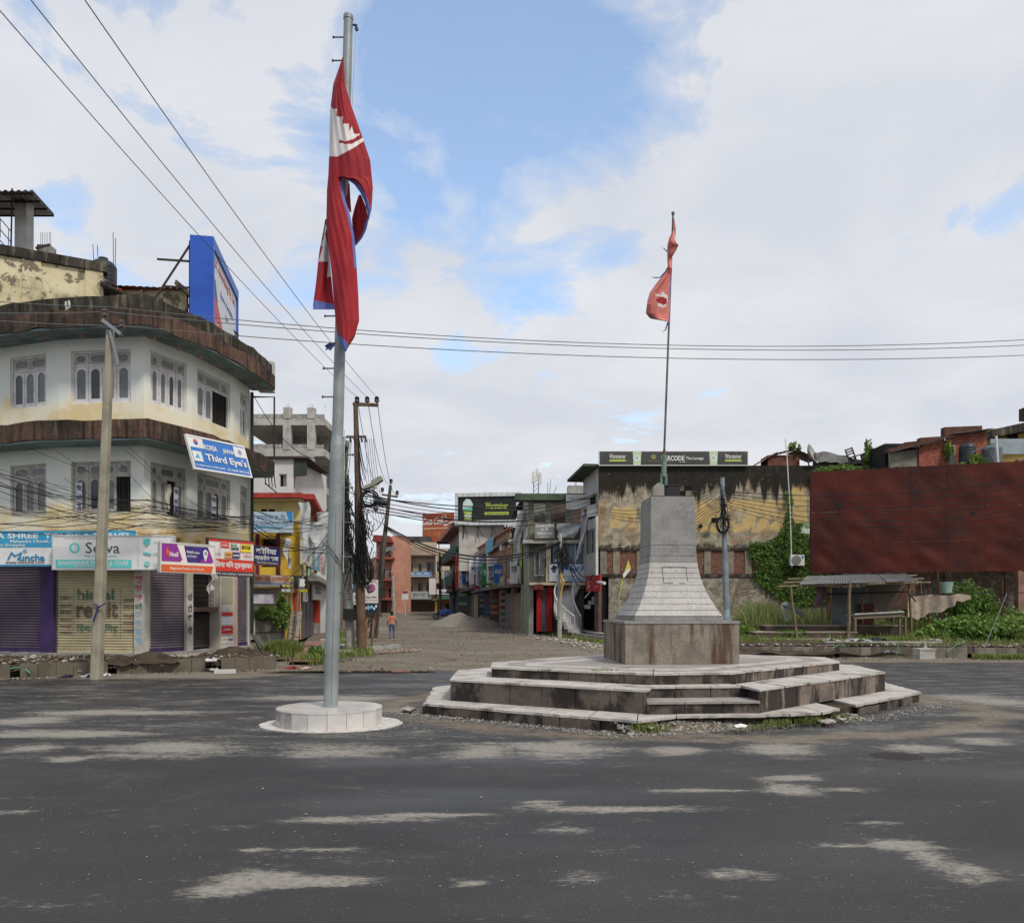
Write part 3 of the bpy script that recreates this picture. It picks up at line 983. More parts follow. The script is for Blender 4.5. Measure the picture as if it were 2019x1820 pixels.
M_TILE_W = mat('glazed_white_tile',(204,198,192),(184,178,171),ns=2.4,streak=((120,112,106),.3,3.2),rough=.22,bump=.0,spec=.5,fine=.03)
M_TILE_G = mat('shaded_streaky_tile',(182,172,166),(140,132,128),ns=5,streak=((100,94,90),.5,6),rough=.25,bump=.0,spec=.5)  # darker and streaked: shade on the drum's left side put into the colour
FB = thing('tiled_drum','low round drum of white glazed tiles with a white apron at the flagpole foot','tiled drum',T(FPX,FPY - .02,0))
nfac,r0,hb = 18,.79,.262
MB().cyl(0,0,0.0,hb - .04,r0 - .03,n=nfac).build('drum_core',M_CONC,FB)
for i in range(nfac):
	t0,t1 = 2 * math.pi * i / nfac + .004,2 * math.pi * (i + 1) / nfac - .004
	P = [(math.cos(t) * r,math.sin(t) * r) for t,r in ((t0,r0),(t1,r0),(t1,r0 - .02),(t0,r0 - .02))]
	MB().prism(P,.012,hb - .02).build('side_tile',M_TILE_G if i in (10,11,9) else M_TILE_W,FB)
	P = [(math.cos(t) * r,math.sin(t) * r) for t,r in ((t0,r0 + .004),(t1,r0 + .004),(t1,.42),(t0,.42))]
	MB().prism(P,hb - .018,hb).build('top_tile',M_TILE_W,FB)
MB().cyl(0,0,hb - .04,hb - .001,0.417,n=nfac).build('top_field',M_TILE_W,FB)
rnd = random.Random(2)
b = MB()
n = 64
ap = []
for i in range(n):
	a = 2 * math.pi * i / n
	r = .87 + .03 * rnd.random() + (.20 * max(0,math.cos(a)) ** 2) + (.15 * max(0,-math.cos(a)) ** 3)
	ap.append((math.cos(a) * r,math.sin(a) * r))
b.prism(ap,-.01,.014).build('apron',mat('white_mortar',(200,196,190),(166,160,152),ns=9,bump=.4,bs=50),FB)
# ================================================================ FLAGS
def lerp_pts(pts,y):
	if y <= pts[0][1]:
		return pts[0][0]
	for (x0,y0),(x1,y1) in zip(pts,pts[1:]):
		if y <= y1:
			t = (y - y0) / max(1e-6,y1 - y0)
			t2 = t
			return x0 + (x1 - x0) * t2
	return pts[-1][0]
def inside(poly,x,y):
	c = False
	n = len(poly)
	for i in range(n):
		x0,y0 = poly[i]
		x1,y1 = poly[i - 1]
		if (y0 > y) != (y1 > y) and x < (x1 - x0) * (y - y0) / (y1 - y0) + x0:
			c = not c
	return c
M_RED = mat('flag_crimson',(156,36,43),(140,30,38),ns=1.4,rough=.75,bump=.1,bs=90,fine=.04)
M_REDIN = mat('flag_crimson_inner',(150,32,40),rough=.8,bump=.08,bs=90,fine=.04)
M_WHITE = mat('flag_white',(214,206,200),rough=.8,bump=.05,bs=90,fine=.03)
M_HEM = mat('flag_blue_hem',(96,108,168),rough=.75,bump=.08,bs=80,fine=.05)
M_PINK = mat('faded_red_cloth',(204,122,110),(186,106,96),ns=2,rough=.8,bump=.1,bs=70,fine=.05)
def cloth(name,root,L,Rt,y0,y1,conv,depth,mats,mfn,nu=26,nv=70):
	b = MB()
	def fn(s,t):
		zy = y0 + (y1 - y0) * t
		l,r = lerp_pts(L,zy),lerp_pts(Rt,zy)
		zx = l + (r - l) * s
		return conv(zx,zy,depth(s,t))
	def mf(s,t):
		zy = y0 + (y1 - y0) * t
		l,r = lerp_pts(L,zy),lerp_pts(Rt,zy)
		return mfn(l + (r - l) * s,zy,l,r)
	b.grid(fn,nu,nv,mfn=mf)
	o = b.build(name,mats,root,Matrix(),True)
	return o
def conv1(zx,zy,d):
	u,v = 555.2 + zx * .4158,zy * .416
	D = 11.95 + d * .85
	return pt(u,v,D)
FL = thing('large_flag','large crimson flag with blue hem and white moon hanging furled on the grey flagpole','flag',T(pt(655,690,11.95)))
FM = [M_RED,M_WHITE,M_HEM]
MOON = [(228,500),(244,520),(263,516),(258,552),(290,556),(289,590),(318,587),(322,625),(333,598),(342,635),(374,638),(340,660),(300,672),(274,662),
		(272,680),(330,685),(385,655),(392,668),(345,700),(268,742),(220,742)]
SUNP = [(200,1045),(215,1080),(205,1110),(222,1170),(232,1230),(236,1310),(215,1316),(222,1240),(175,1240),(195,1170),(185,1160),(200,1130)]
LA = [(290,270),(245,400),(231,520),(225,740),(221,842),(283,846),(318,856),(345,876),(372,912),(393,957),(405,1000),(411,1046)]
RA = [(294,270),(300,400),(330,500),(380,640),(420,760),(433,890),(427,990),(413,1048)]
cloth('upper_fold',FL,LA,RA,270,1046,conv1,lambda s,t: -.06 - .16 * math.sin(math.pi * min(1,s * 1.0)) + .022 * math.sin(s * 15 + t * 6) * min(1,t * 4) * (1 - .5 * t) + .008 * math.sin(s * 31 - t * 9),
	FM,lambda x,y,l,r: 1 if inside(MOON,x,y) else (2 if (y > 846 and x - l < 20) else 0),110,210)
LB = [(221,838),(215,900),(212,1050),(226,1200),(238,1300),(245,1400),(254,1500),(264,1588),(284,1640),(301,1668)]
RB = [(283,838),(300,940),(322,1010),(345,1120),(355,1250),(364,1400),(368,1520),(346,1600),(320,1640),(305,1668)]
HB = [(264,1580),(312,1622),(318,1645),(303,1670),(262,1610)]
cloth('main_fall',FL,LB,RB,838,1668,conv1,lambda s,t: -.05 - .15 * math.sin(math.pi * (s * .9 + .05)) + .022 * math.sin(s * 9 + t * 9 + 1) + .007 * math.sin(s * 24 - t * 17),
	FM,lambda x,y,l,r: 2 if (860 < y < 1270 and x > r - 13) or inside(HB,x,y) else 0,50,140)
cloth('inner_fold',FL,[(366,925),(346,985),(333,1040),(338,1100),(350,1166)],[(377,925),(401,985),(412,1045),(402,1090),(382,1130),(353,1166)],925,1166,conv1,
	lambda s,t: .16 - .1 * s + .02 * math.sin(s * 12),[M_REDIN,M_HEM],lambda x,y,l,r: 1 if (y > 1040 and x > r - 12) else 0,16,30)
cloth('inner_strip',FL,[(285,872),(302,935),(322,1006)],[(323,884),(327,950),(331,1008)],872,1006,conv1,lambda s,t: .1 + .05 * s,[M_REDIN],lambda *a: 0,8,16)
cloth('back_fold',FL,[(207,1040),(195,1110),(178,1200),(162,1350),(149,1444)],[(218,1040),(226,1200),(244,1400),(252,1468)],1040,1468,conv1,
	lambda s,t: .12 + .05 * math.sin(s * 7 + t * 4),FM,lambda x,y,l,r: 1 if inside(SUNP,x,y) else (2 if y > 1422 + (x - 150) * .22 else 0),60,130)
b = MB()
k = [conv1(x,y,d) for x,y,d in ((262,1622,-.1),(225,1626,-.12),(203,1640,-.16),(212,1648,-.1),(206,1662,-.14),(222,1656,-.12),(232,1664,-.12),(250,1640,-.1))]
b.add(k,[tuple(range(len(k)))])
b.build('tied_rag',mat('dark_blue_rag',(52,62,96)),FL,Matrix())
def conv2(zx,zy,d):
	return pt(1245.1 + .1479 * zx,403.8 + .1479 * zy,15.82 + d)
FL2 = thing('small_flag','faded torn pink-red flag with a ragged white sun on the monument flagstaff','flag',T(pt(1318,630,15.85)))
M_PINKDK = mat('shaded_cloth_underside',(150,84,76),(130,70,66),ns=3,rough=.85,bump=.1)  # darker copy of the faded cloth, underside shade painted in
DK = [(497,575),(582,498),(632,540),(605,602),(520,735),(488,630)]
cloth('top_scrap',FL2,[(563,180),(556,330),(580,442)],[(570,180),(592,320),(586,442)],180,442,conv2,lambda s,t: .0,[M_PINK],lambda *a: 0,6,14)
cloth('twisted_neck',FL2,[(545,360),(500,450),(476,560),(475,640),(478,760),(485,850)],[(556,360),(572,440),(592,500),(627,537),(600,602),(546,690),(541,760),(541,850)],360,850,conv2,
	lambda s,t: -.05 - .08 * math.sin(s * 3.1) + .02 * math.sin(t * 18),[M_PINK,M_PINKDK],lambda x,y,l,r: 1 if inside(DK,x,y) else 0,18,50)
SR = [(300,1185),(345,1195),(395,1200),(388,1155),(408,1185),(436,1140),(432,1190),(480,1205),(488,1250),(478,1300),(462,1320),(466,1355),(430,1375),(400,1370),(345,1345),(350,1310),(330,1270),(380,1225),(330,1215)]
SC = [(322,1268),(372,1232),(430,1228),(470,1262),(468,1310),(430,1338),(385,1320),(352,1308)]
cloth('main_cloth',FL2,[(478,835),(410,950),(330,1050),(245,1170),(212,1280),(190,1450),(250,1520),(400,1545),(488,1562)],[(541,820),(531,950),(521,1100),(516,1300),(502,1562)],826,1560,conv2,
	lambda s,t: -.05 - .12 * math.sin(s * 2.6 + .4) * t + .03 * math.sin(s * 9 + t * 8),[M_PINK,M_WHITE,M_RED,M_PINKDK,M_HEM],
	lambda x,y,l,r: 2 if inside(SC,x,y) else (1 if inside(SR,x,y) else (3 if (y > 1330 and x < l + 62) else (4 if x < l + 6 or (x > r - 9) else 0))),46,80)
b = MB()
for pts_ in (((480,630),(445,600),(418,572)),((440,905),(380,972),(320,974),(262,966)),((495,1560),(470,1620),(460,1660),(415,1700)),((480,1570),(465,1640),(440,1640))):
	b.tube([conv2(x,y,-.04) for x,y in pts_],[.012] * (len(pts_) - 1) + [.003],4)
b.build('torn_thread',M_HEM,FL2,Matrix())
# ================================================================ helpers for buildings
def on_line(u,P,Q):
	k = (u - CX) / F
	dx,dy = Q[0] - P[0],Q[1] - P[1]
	s = (k * P[1] - P[0]) / (dx - k * dy)
	L = math.hypot(dx,dy)
	return s * L,P[1] + s * dy
def wall_panel(w,z0,z1,holes=(),depth=.16,x0=0.0):
	b = MB()
	xs = sorted({x0,w} | {h[0] for h in holes} | {h[1] for h in holes})
	zs = sorted({z0,z1} | {h[2] for h in holes} | {h[3] for h in holes})
	for i in range(len(xs) - 1):
		for j in range(len(zs) - 1):
			cx,cz = (xs[i] + xs[i + 1]) / 2,(zs[j] + zs[j + 1]) / 2
			if any(h[0] < cx < h[1] and h[2] < cz < h[3] for h in holes):
				continue
			b.add([(xs[i],0,zs[j]),(xs[i + 1],0,zs[j]),(xs[i + 1],0,zs[j + 1]),(xs[i],0,zs[j + 1])],[(0,1,2,3)])
	for h in holes:
		a,c,d,e = h
		b.add([(a,0,d),(c,0,d),(c,0,e),(a,0,e),(a,depth,d),(c,depth,d),(c,depth,e),(a,depth,e)],
			[(0,4,5,1),(1,5,6,2),(2,6,7,3),(3,7,4,0)])
	return b
def rect(x0,x1,z0,z1):
	return [(x0,z0),(x1,z0),(x1,z1),(x0,z1)]
def arch_leaf(parent,x0,x1,z0,z1,y,m_s,m_g,mw=None,border=.075,rise=.10,name='sash'):
	a,c,b0 = x0 + border,x1 - border,z0 + border * 1.2
	zs = z1 - border * .9 - rise
	n = 6
	inner = [(a,b0),(c,b0),(c,zs)]
	outer = [(x0,z0),(x1,z0),(x1,zs)]
	for i in range(1,n):
		t = i / n
		xx = c + (a - c) * t
		inner.append((xx,zs + rise * math.sin(math.pi * t) ** .7))
		outer.append((x1 + (x0 - x1) * t if 1 < i < n - 1 else (x1 if i == 1 else x0),z1))
	inner.append((a,zs))
	outer.append((x0,zs))
	o = MB().ring(outer,inner,y,y + .035).build(name,m_s,parent,mw)
	MB().extr([(a - .01,b0 - .01),(c + .01,b0 - .01),(c + .01,zs + rise),(a - .01,zs + rise)],y + .02,y + .026).build('pane',m_g,o)
	return o
M_SASH = mat('old_lilac_white_paint',(214,210,208),(194,188,186),ns=5,streak=((128,120,114),.3,7),peel=((134,120,108),.3,12),rough=.7)
M_SASH2 = mat('grey_beige_paint',(184,179,169),(158,152,142),ns=5,streak=((92,86,78),.4,7),rough=.75)
M_GLASS = glass()
M_GLASSF = mat('frosted_glass',(112,116,114),(96,99,98),ns=3,rough=.35,bump=.1,bs=90,spec=.5)
M_DARK = mat('dark_interior',(26,25,24),bump=0,fine=0)  # near-black colour stands in for unlit insides behind openings
def old_window(parent,mw,x0,x1,z0,z1,leaves,lights,open_leaf=None,y=.07,weather=False):
	ms = M_SASH2 if weather else M_SASH
	tz = z1 - .40
	f = MB()
	t = .05
	f.ring(rect(x0,x1,z0,z1),rect(x0 + t,x1 - t,z0 + t,z1 - t),y - .015,y + .07)
	f.box(x0 + t,x1 - t,y - .012,y + .06,tz - .025,tz + .025)
	xs = [x0 + t + (x1 - x0 - 2 * t) * i / leaves for i in range(leaves + 1)]
	w = f.build('window',ms,parent,mw)
	for i in range(leaves):
		if open_leaf is not None and i in open_leaf:
			MB().extr(rect(xs[i],xs[i + 1],z0 + t,tz - .025),y + .05,y + .055).build('pane',M_DARK,w)  # open leaf: near-black sheet painted as the unlit room, no glass here
			b = MB()
			for k in range(3):
				xx = xs[i] + (xs[i + 1] - xs[i]) * (k + .5) / 3
				b.box(xx - .008,xx + .008,y + .02,y + .03,z0 + t,tz - .03)
			b.build('grille',mat('grille_iron',(70,58,50)),w)
			continue
		arch_leaf(w,xs[i] + .006,xs[i + 1] - .006,z0 + t + .004,tz - .029,y + .002,ms,M_GLASSF if (i + int(x0 * 7)) % 3 else M_GLASS)
	n = len(lights)
	s = sum(lights)
	xx = x0 + t
	for i,q in enumerate(lights):
		x2 = xx + (x1 - x0 - 2 * t) * q / s
		c = .07
		a0,a1,b0,b1 = xx + c,x2 - c,tz + .025 + c,z1 - t - c
		k = min(.06,(a1 - a0) * .3)
		inner = [(a0 + k,b0),(a1 - k,b0),(a1,(b0 + b1) / 2),(a1 - k,b1),(a0 + k,b1),(a0,(b0 + b1) / 2)]
		outer = [(xx + .005,tz + .03),(x2 - .005,tz + .03),(x2 - .005,(b0 + b1) / 2),(x2 - .005,z1 - t - .004),(xx + .005,z1 - t - .004),(xx + .005,(b0 + b1) / 2)]
		li = MB().ring(outer,inner,y + .004,y + .035).build('fanlight',M_SASH2,w)
		MB().extr(rect(a0 - .005,a1 + .005,b0 - .005,b1 + .005),y + .02,y + .026).build('pane',M_GLASSF,li)
		xx = x2
	return w
def shutter(parent,mw,x0,x1,z0,z1,m,y=.1,pitch=.078,name='roller_shutter',m_bar=None):
	b = MB()
	n = int((z1 - z0 - .1) / pitch)
	prof = []
	for i in range(n):
		zz = z0 + .1 + i * pitch
		prof += [(zz,.0),(zz + pitch * .12,-.012),(zz + pitch * .4,-.022),(zz + pitch * .7,-.014),(zz + pitch * .86,.008)]
	prof.append((z1,0))
	vs,fs = [],[]
	for zz,yy in prof:
		vs += [(x0,y + yy,zz),(x1,y + yy,zz)]
	for i in range(len(prof) - 1):
		fs.append((2 * i,2 * i + 1,2 * i + 3,2 * i + 2))
	b.add(vs,fs)
	o = b.build(name,m,parent,mw)
	MB().box(x0,x1,y - .03,y + .01,z0,z0 + .1).build('bottom_rail',m_bar or m,o)
	for xx in (x0,x1):
		MB().box(xx - .025,xx + .025,y - .04,y + .03,z0,z1).build('guide_rail',mat('shutter_guide',(84,80,78),rough=.6),o)
	return o
def offset_line(P,d):
	out = []
	for i,p in enumerate(P):
		p = Vector(p)
		ds = []
		if i > 0:
			ds.append((p - Vector(P[i - 1])).normalized())
		if i < len(P) - 1:
			ds.append((Vector(P[i + 1]) - p).normalized())
		ns = [Vector((q.y,-q.x)) for q in ds]
		n = sum(ns,Vector((0,0)))
		n = n / max(.2,n.length_squared) * len(ns) if len(ns) == 1 else n * 2 / max(.4,n.length_squared)
		out.append(tuple(p + n * d))
	return out
# ================================================================ CORNER BUILDING on the left
V = [(px(-150,24.2),24.2),(px(116,22.5),22.5),(px(284,22.2),22.2),(px(379,23.8),23.8),(px(460,26.0),26.0),(px(492,27.5),27.5)]
CB = thing('corner_building','three-storey pale plaster corner building with a rounded front and dark mouldy eaves','building',T(-10.5,24,0))
ID = Matrix()
M_WALL = mat('pale_plaster',(188,190,178),(172,176,166),ns=.7,streak=((150,126,84),.34,1.6),grime=((120,112,96),.2,2.4),top=None,bump=.2)
def upper_mat(name,z0,z1):
	t = NT(name)
	z = t.sep()[2]
	n = t.noise(.9,7,.62)
	base = t.mix(t.ss(t.noise(1.7,6),.35,.7),lin((212,216,206)),lin((222,221,208)))
	cream = t.mix(t.ss(n,.4,.62),lin((224,215,190)),lin((214,194,146)))
	f = t.math('ADD',t.ss(z,z0 + .2,z1 - .9,1,0),t.math('MULTIPLY',t.math('SUBTRACT',n,.5),1.3))
	col = t.mix(t.ss(f,.35,.8),base,cream)
	f2 = t.math('ADD',t.ss(z,z0,z0 + .75,1,0),t.math('MULTIPLY',t.math('SUBTRACT',t.noise(1.5,8,.65),.5),2.0))
	col = t.mix(t.ss(f2,.7,1.15,0,.85),col,lin((196,156,84)))
	f3 = t.math('ADD',t.ss(z,z0,z0 + .32,1,0),t.math('MULTIPLY',t.math('SUBTRACT',t.noise(2.6,8,.7),.5),2.2))
	col = t.mix(t.ss(f3,.8,1.2,0,.9),col,lin((66,58,44)))
	f4 = t.math('ADD',t.ss(z,z1 - .35,z1),t.math('MULTIPLY',t.math('SUBTRACT',t.noise(2.0,7,.65),.5),1.4))
	col = t.mix(t.ss(f4,.5,1.2,0,.6),col,lin((160,176,170)))
	col = t.mix(t.ss(t.noise(1.0,7,.62,vec=t.map((4,4,.3))),.6,.85,0,.35),col,lin((140,132,112)))
	t.put(t.b.inputs['Base Color'],col)
	t.b.inputs['Roughness'].default_value = .88
	t.b.inputs['Specular IOR Level'].default_value = .2
	t.bump(t.noise(30,5),.15)
	return t.mat
M_W2 = upper_mat('second_storey_wash',3.75,6.4)
M_W3 = upper_mat('third_storey_wash',6.85,9.45)
def ledge_mat(name,c1,c2,pale,amt):
	t = NT(name)
	col = t.mix(t.ss(t.noise(.7,5,.6),.40,.64),lin(c1),lin(c2))
	col = t.mix(t.ss(t.noise(7,8,.7),.42,.72,0,.55),col,lin(tuple(x * .6 for x in c1)))
	col = t.mix(t.ss(t.noise(1.0,8,.68,vec=t.map((5,5,.8))),.58 - amt,.80 - amt,0,.6),col,lin(pale))
	col = t.mix(t.ss(t.noise(1.0,8,.68,vec=t.map((6.5,6.5,.5),(3,1,0))),.46,.66,0,.85),col,lin((32,30,28)))
	t.put(t.b.inputs['Base Color'],col)
	t.b.inputs['Roughness'].default_value = .92
	t.b.inputs['Specular IOR Level'].default_value = .15
	t.bump(t.noise(12,7,.7),.7,.03)
	return t.mat
M_BLACK = ledge_mat('mouldy_concrete',(72,66,58),(52,48,43),(150,140,116),.10)
M_FASCIA = ledge_mat('rotten_fascia',(62,55,48),(104,80,68),(132,118,98),.06)
M_SOFFIT = mat('soffit_wash',(128,148,146),(104,120,118),ns=1.2,grime=((70,72,68),.3,1.5))
WU = [(0,20,91,3,(1,1)),(1,140,258,4,(1,2.0,1)),(2,297,368,4,(1,2,1)),(3,389,454,4,(1,2,1)),(4,474,489,2,(1,1))]
for st,(zb,zt,zs,zl,m) in enumerate(((3.3,6.45,4.42,5.88,M_W2),(6.45,9.55,7.52,9.0,M_W3))):
	for f in range(5):
		P,Q = V[f],V[f + 1]
		mw = fr((P[0],P[1],0),(Q[0],Q[1],0))
		w = math.hypot(Q[0] - P[0],Q[1] - P[1])
		holes,spec = [],[]
		for (ff,u0,u1,lv,li) in WU:
			if ff == f:
				a,b_ = on_line(u0,P,Q)[0],on_line(u1,P,Q)[0]
				holes.append((a,b_,zs,zl))
				spec.append((a,b_,lv,li))
		if f == 0:
			a0 = on_line(-105,P,Q)[0]
			holes.append((a0,a0 + 1.1,zs,zl))
			spec.append((a0,a0 + 1.1,3,(1,1)))
		wall_panel(w,zb,zt,holes).build('wall',m,CB,mw)
		for (a,b_,lv,li) in spec:
			op = None
			if st == 1 and f == 3:
				op = (2,3)
			if st == 0 and f == 1:
				op = (3,)
			if st == 0 and f == 2:
				op = (2,)
			old_window(CB,mw,a,b_,zs,zl,lv,li,op,weather=(st == 0))
M_POSTER = flat('poster_white',(206,204,206))
M_INKB = flat('ink_blue',(44,48,112))
M_INKR = flat('ink_red',(176,40,44))
for f,u0,u1 in ((1,147,160),(2,345,354),(3,420,429)):
	P,Q = V[f],V[f + 1]
	mw = fr((P[0],P[1],0),(Q[0],Q[1],0))
	a,b_ = on_line(u0,P,Q)[0],on_line(u1,P,Q)[0]
	o = box_part('window_poster',M_POSTER,None,a,b_,.045,.05,4.5,5.3,mw)
	tag(o,{1: 'white paper strip with blue lettering pasted in the window behind the concrete pole',2: 'white paper strip with blue lettering in the window with the torn curtain',3: 'white paper strip with blue lettering in the window below the blue school board'}[f],'poster')
	for i,s in enumerate(('कोरिया','जापानी','भाषा')):
		lettering(o,s,(a + b_) / 2,5.17 - i * .27,(b_ - a) * .8,.17,M_INKB,.041,.03)
	box_part('print_field',M_INKR,o,a + .03,b_ - .03,.043,.044,4.52,4.55)
P,Q = V[2],V[3]
mw = fr((P[0],P[1],0),(Q[0],Q[1],0))
a = on_line(333,P,Q)[0]
o = MB().grid(lambda s,t: (a - .05 + s * (.16 - .1 * t) + .03 * math.sin(t * 9),.03 + .03 * math.sin(s * 9 + t * 4),5.35 - t * .8),8,14).build('torn_curtain',mat('dirty_cloth',(196,188,174)),None,mw,True)
tag(o,'torn off-white curtain hanging out of an open second-storey window','curtain')
VE = V + [(V[5][0] - .35,V[5][1] + 5)]
back = [(V[5][0] - 6,V[5][1] + 5),(V[0][0] - 1,V[0][1] + 7)]
def band(name,d_out,d_in,z0,z1,m,wob=0,seed=1,pts=V):
	rnd2 = random.Random(seed)
	dense = []
	for p,q in zip(pts,pts[1:]):
		n = max(2,int(math.hypot(q[0] - p[0],q[1] - p[1]) / .35))
		for i in range(n):
			dense.append((p[0] + (q[0] - p[0]) * i / n,p[1] + (q[1] - p[1]) * i / n))
	dense.append(pts[-1])
	o,i_ = offset_line(pts,d_out),offset_line(pts,d_in)
	def res(L):
		out = []
		for k in range(len(L) - 1):
			n = max(2,int(math.hypot(pts[k + 1][0] - pts[k][0],pts[k + 1][1] - pts[k][1]) / .35))
			for s in range(n):
				out.append((L[k][0] + (L[k + 1][0] - L[k][0]) * s / n,L[k][1] + (L[k + 1][1] - L[k][1]) * s / n))
		out.append(L[-1])
		return out
	o,i_ = res(o),res(i_)
	n = len(o)
	vs = []
	for k in range(n):
		wz,wt = rnd2.uniform(-wob,wob * .4),rnd2.uniform(-wob * .6,wob * .6)
		vs += [(o[k][0],o[k][1],z0 + wz),(o[k][0],o[k][1],z1 + wt),(i_[k][0],i_[k][1],z1 + wt * .3),(i_[k][0],i_[k][1],z0)]
	fs = [(0,1,2,3),tuple(4 * (n - 1) + j for j in (3,2,1,0))]
	for k in range(n - 1):
		for j in range(4):
			fs.append((4 * k + j,4 * (k + 1) + j,4 * (k + 1) + (j + 1) % 4,4 * k + (j + 1) % 4))
	return MB().add(vs,fs).build(name,m,CB,ID)
VB = V[:5] + [(V[5][0] + .02,V[5][1] + .25)]
band('balcony_slab',.78,-.05,6.36,6.86,M_FASCIA,.045,3,VB)
band('soffit',.74,-.03,6.30,6.35,M_SOFFIT,0,3,VB)
band('eave_fascia',.80,-.1,9.40,9.83,M_FASCIA,.05,5,VB)
band('soffit',.76,-.03,9.34,9.39,M_SOFFIT,0,5,VB)
band('roof_parapet',.70,.48,9.80,10.22,M_BLACK,.04,6,VB)
pend = fr((V[5][0],V[5][1],0),(V[5][0] - 1.6,V[5][1] + 5,0))
MB().extr(rect(0,5,.3,9.6),0,.1).build('side_wall',M_WALL,CB,pend)
MB().prism([(V[5][0] + .25,V[5][1] + .1),(V[5][0] + .75,V[5][1] + .2),(V[5][0] + .75,V[5][1] + .45),(V[5][0] + .25,V[5][1] + .4)],9.3,10.35).build('end_pier',M_WALL,CB,ID)
dp = MB()
dp.tube([(V[5][0] + .10,V[5][1] - .05,9.2),(V[5][0] + .10,V[5][1] - .05,.9),(V[5][0] + .45,V[5][1] - .2,.35)],.06,8)
dp.build('drain_pipe',mat('black_pipe',(44,46,48),rough=.5),CB,ID)
bk = MB()
bk.prism([tuple(v) for v in offset_line(V,-.35)] + back,.3,3.35)
bk.prism([tuple(v) for v in offset_line(V,-.30)] + back,3.35,9.5)
bk.build('light_block_core',M_DARK,CB,ID)  # added solid core, keeps light from passing through the window holes
MB().prism([tuple(v) for v in offset_line(V,.5)] + back,9.835,9.9).build('roof_slab',M_CONC,CB,ID)
M_SH_PURP = mat('faded_purple_shutter',(92,80,90),(70,54,84),ns=.8,rough=.55,grime=((58,52,54),.3,3),spec=.4,bump=.05)
M_SH_CREAM = mat('cream_shutter',(186,174,140),(168,156,126),ns=1.5,rough=.55,grime=((104,92,72),.28,3),spec=.4,bump=.05)
M_SH_GREY = mat('grey_mauve_shutter',(112,102,108),(94,84,92),ns=1.3,rough=.55,grime=((70,62,66),.25,3),spec=.4,bump=.05)
M_SH_DK = mat('dark_shutter',(66,58,56),(50,44,44),ns=1.3,rough=.6,bump=.05)
M_PIL_PURP = mat('purple_pillar',(70,48,96),(52,38,70),ns=1.5,peel=((150,140,140),.2,16),rough=.7)
M_PIL_W = mat('white_pillar',(190,184,172),(168,160,148),ns=2,streak=((120,108,92),.3,5))
M_PIL_PK = mat('pinkish_pillar',(196,166,152),(178,150,138),ns=2)
zb = .50
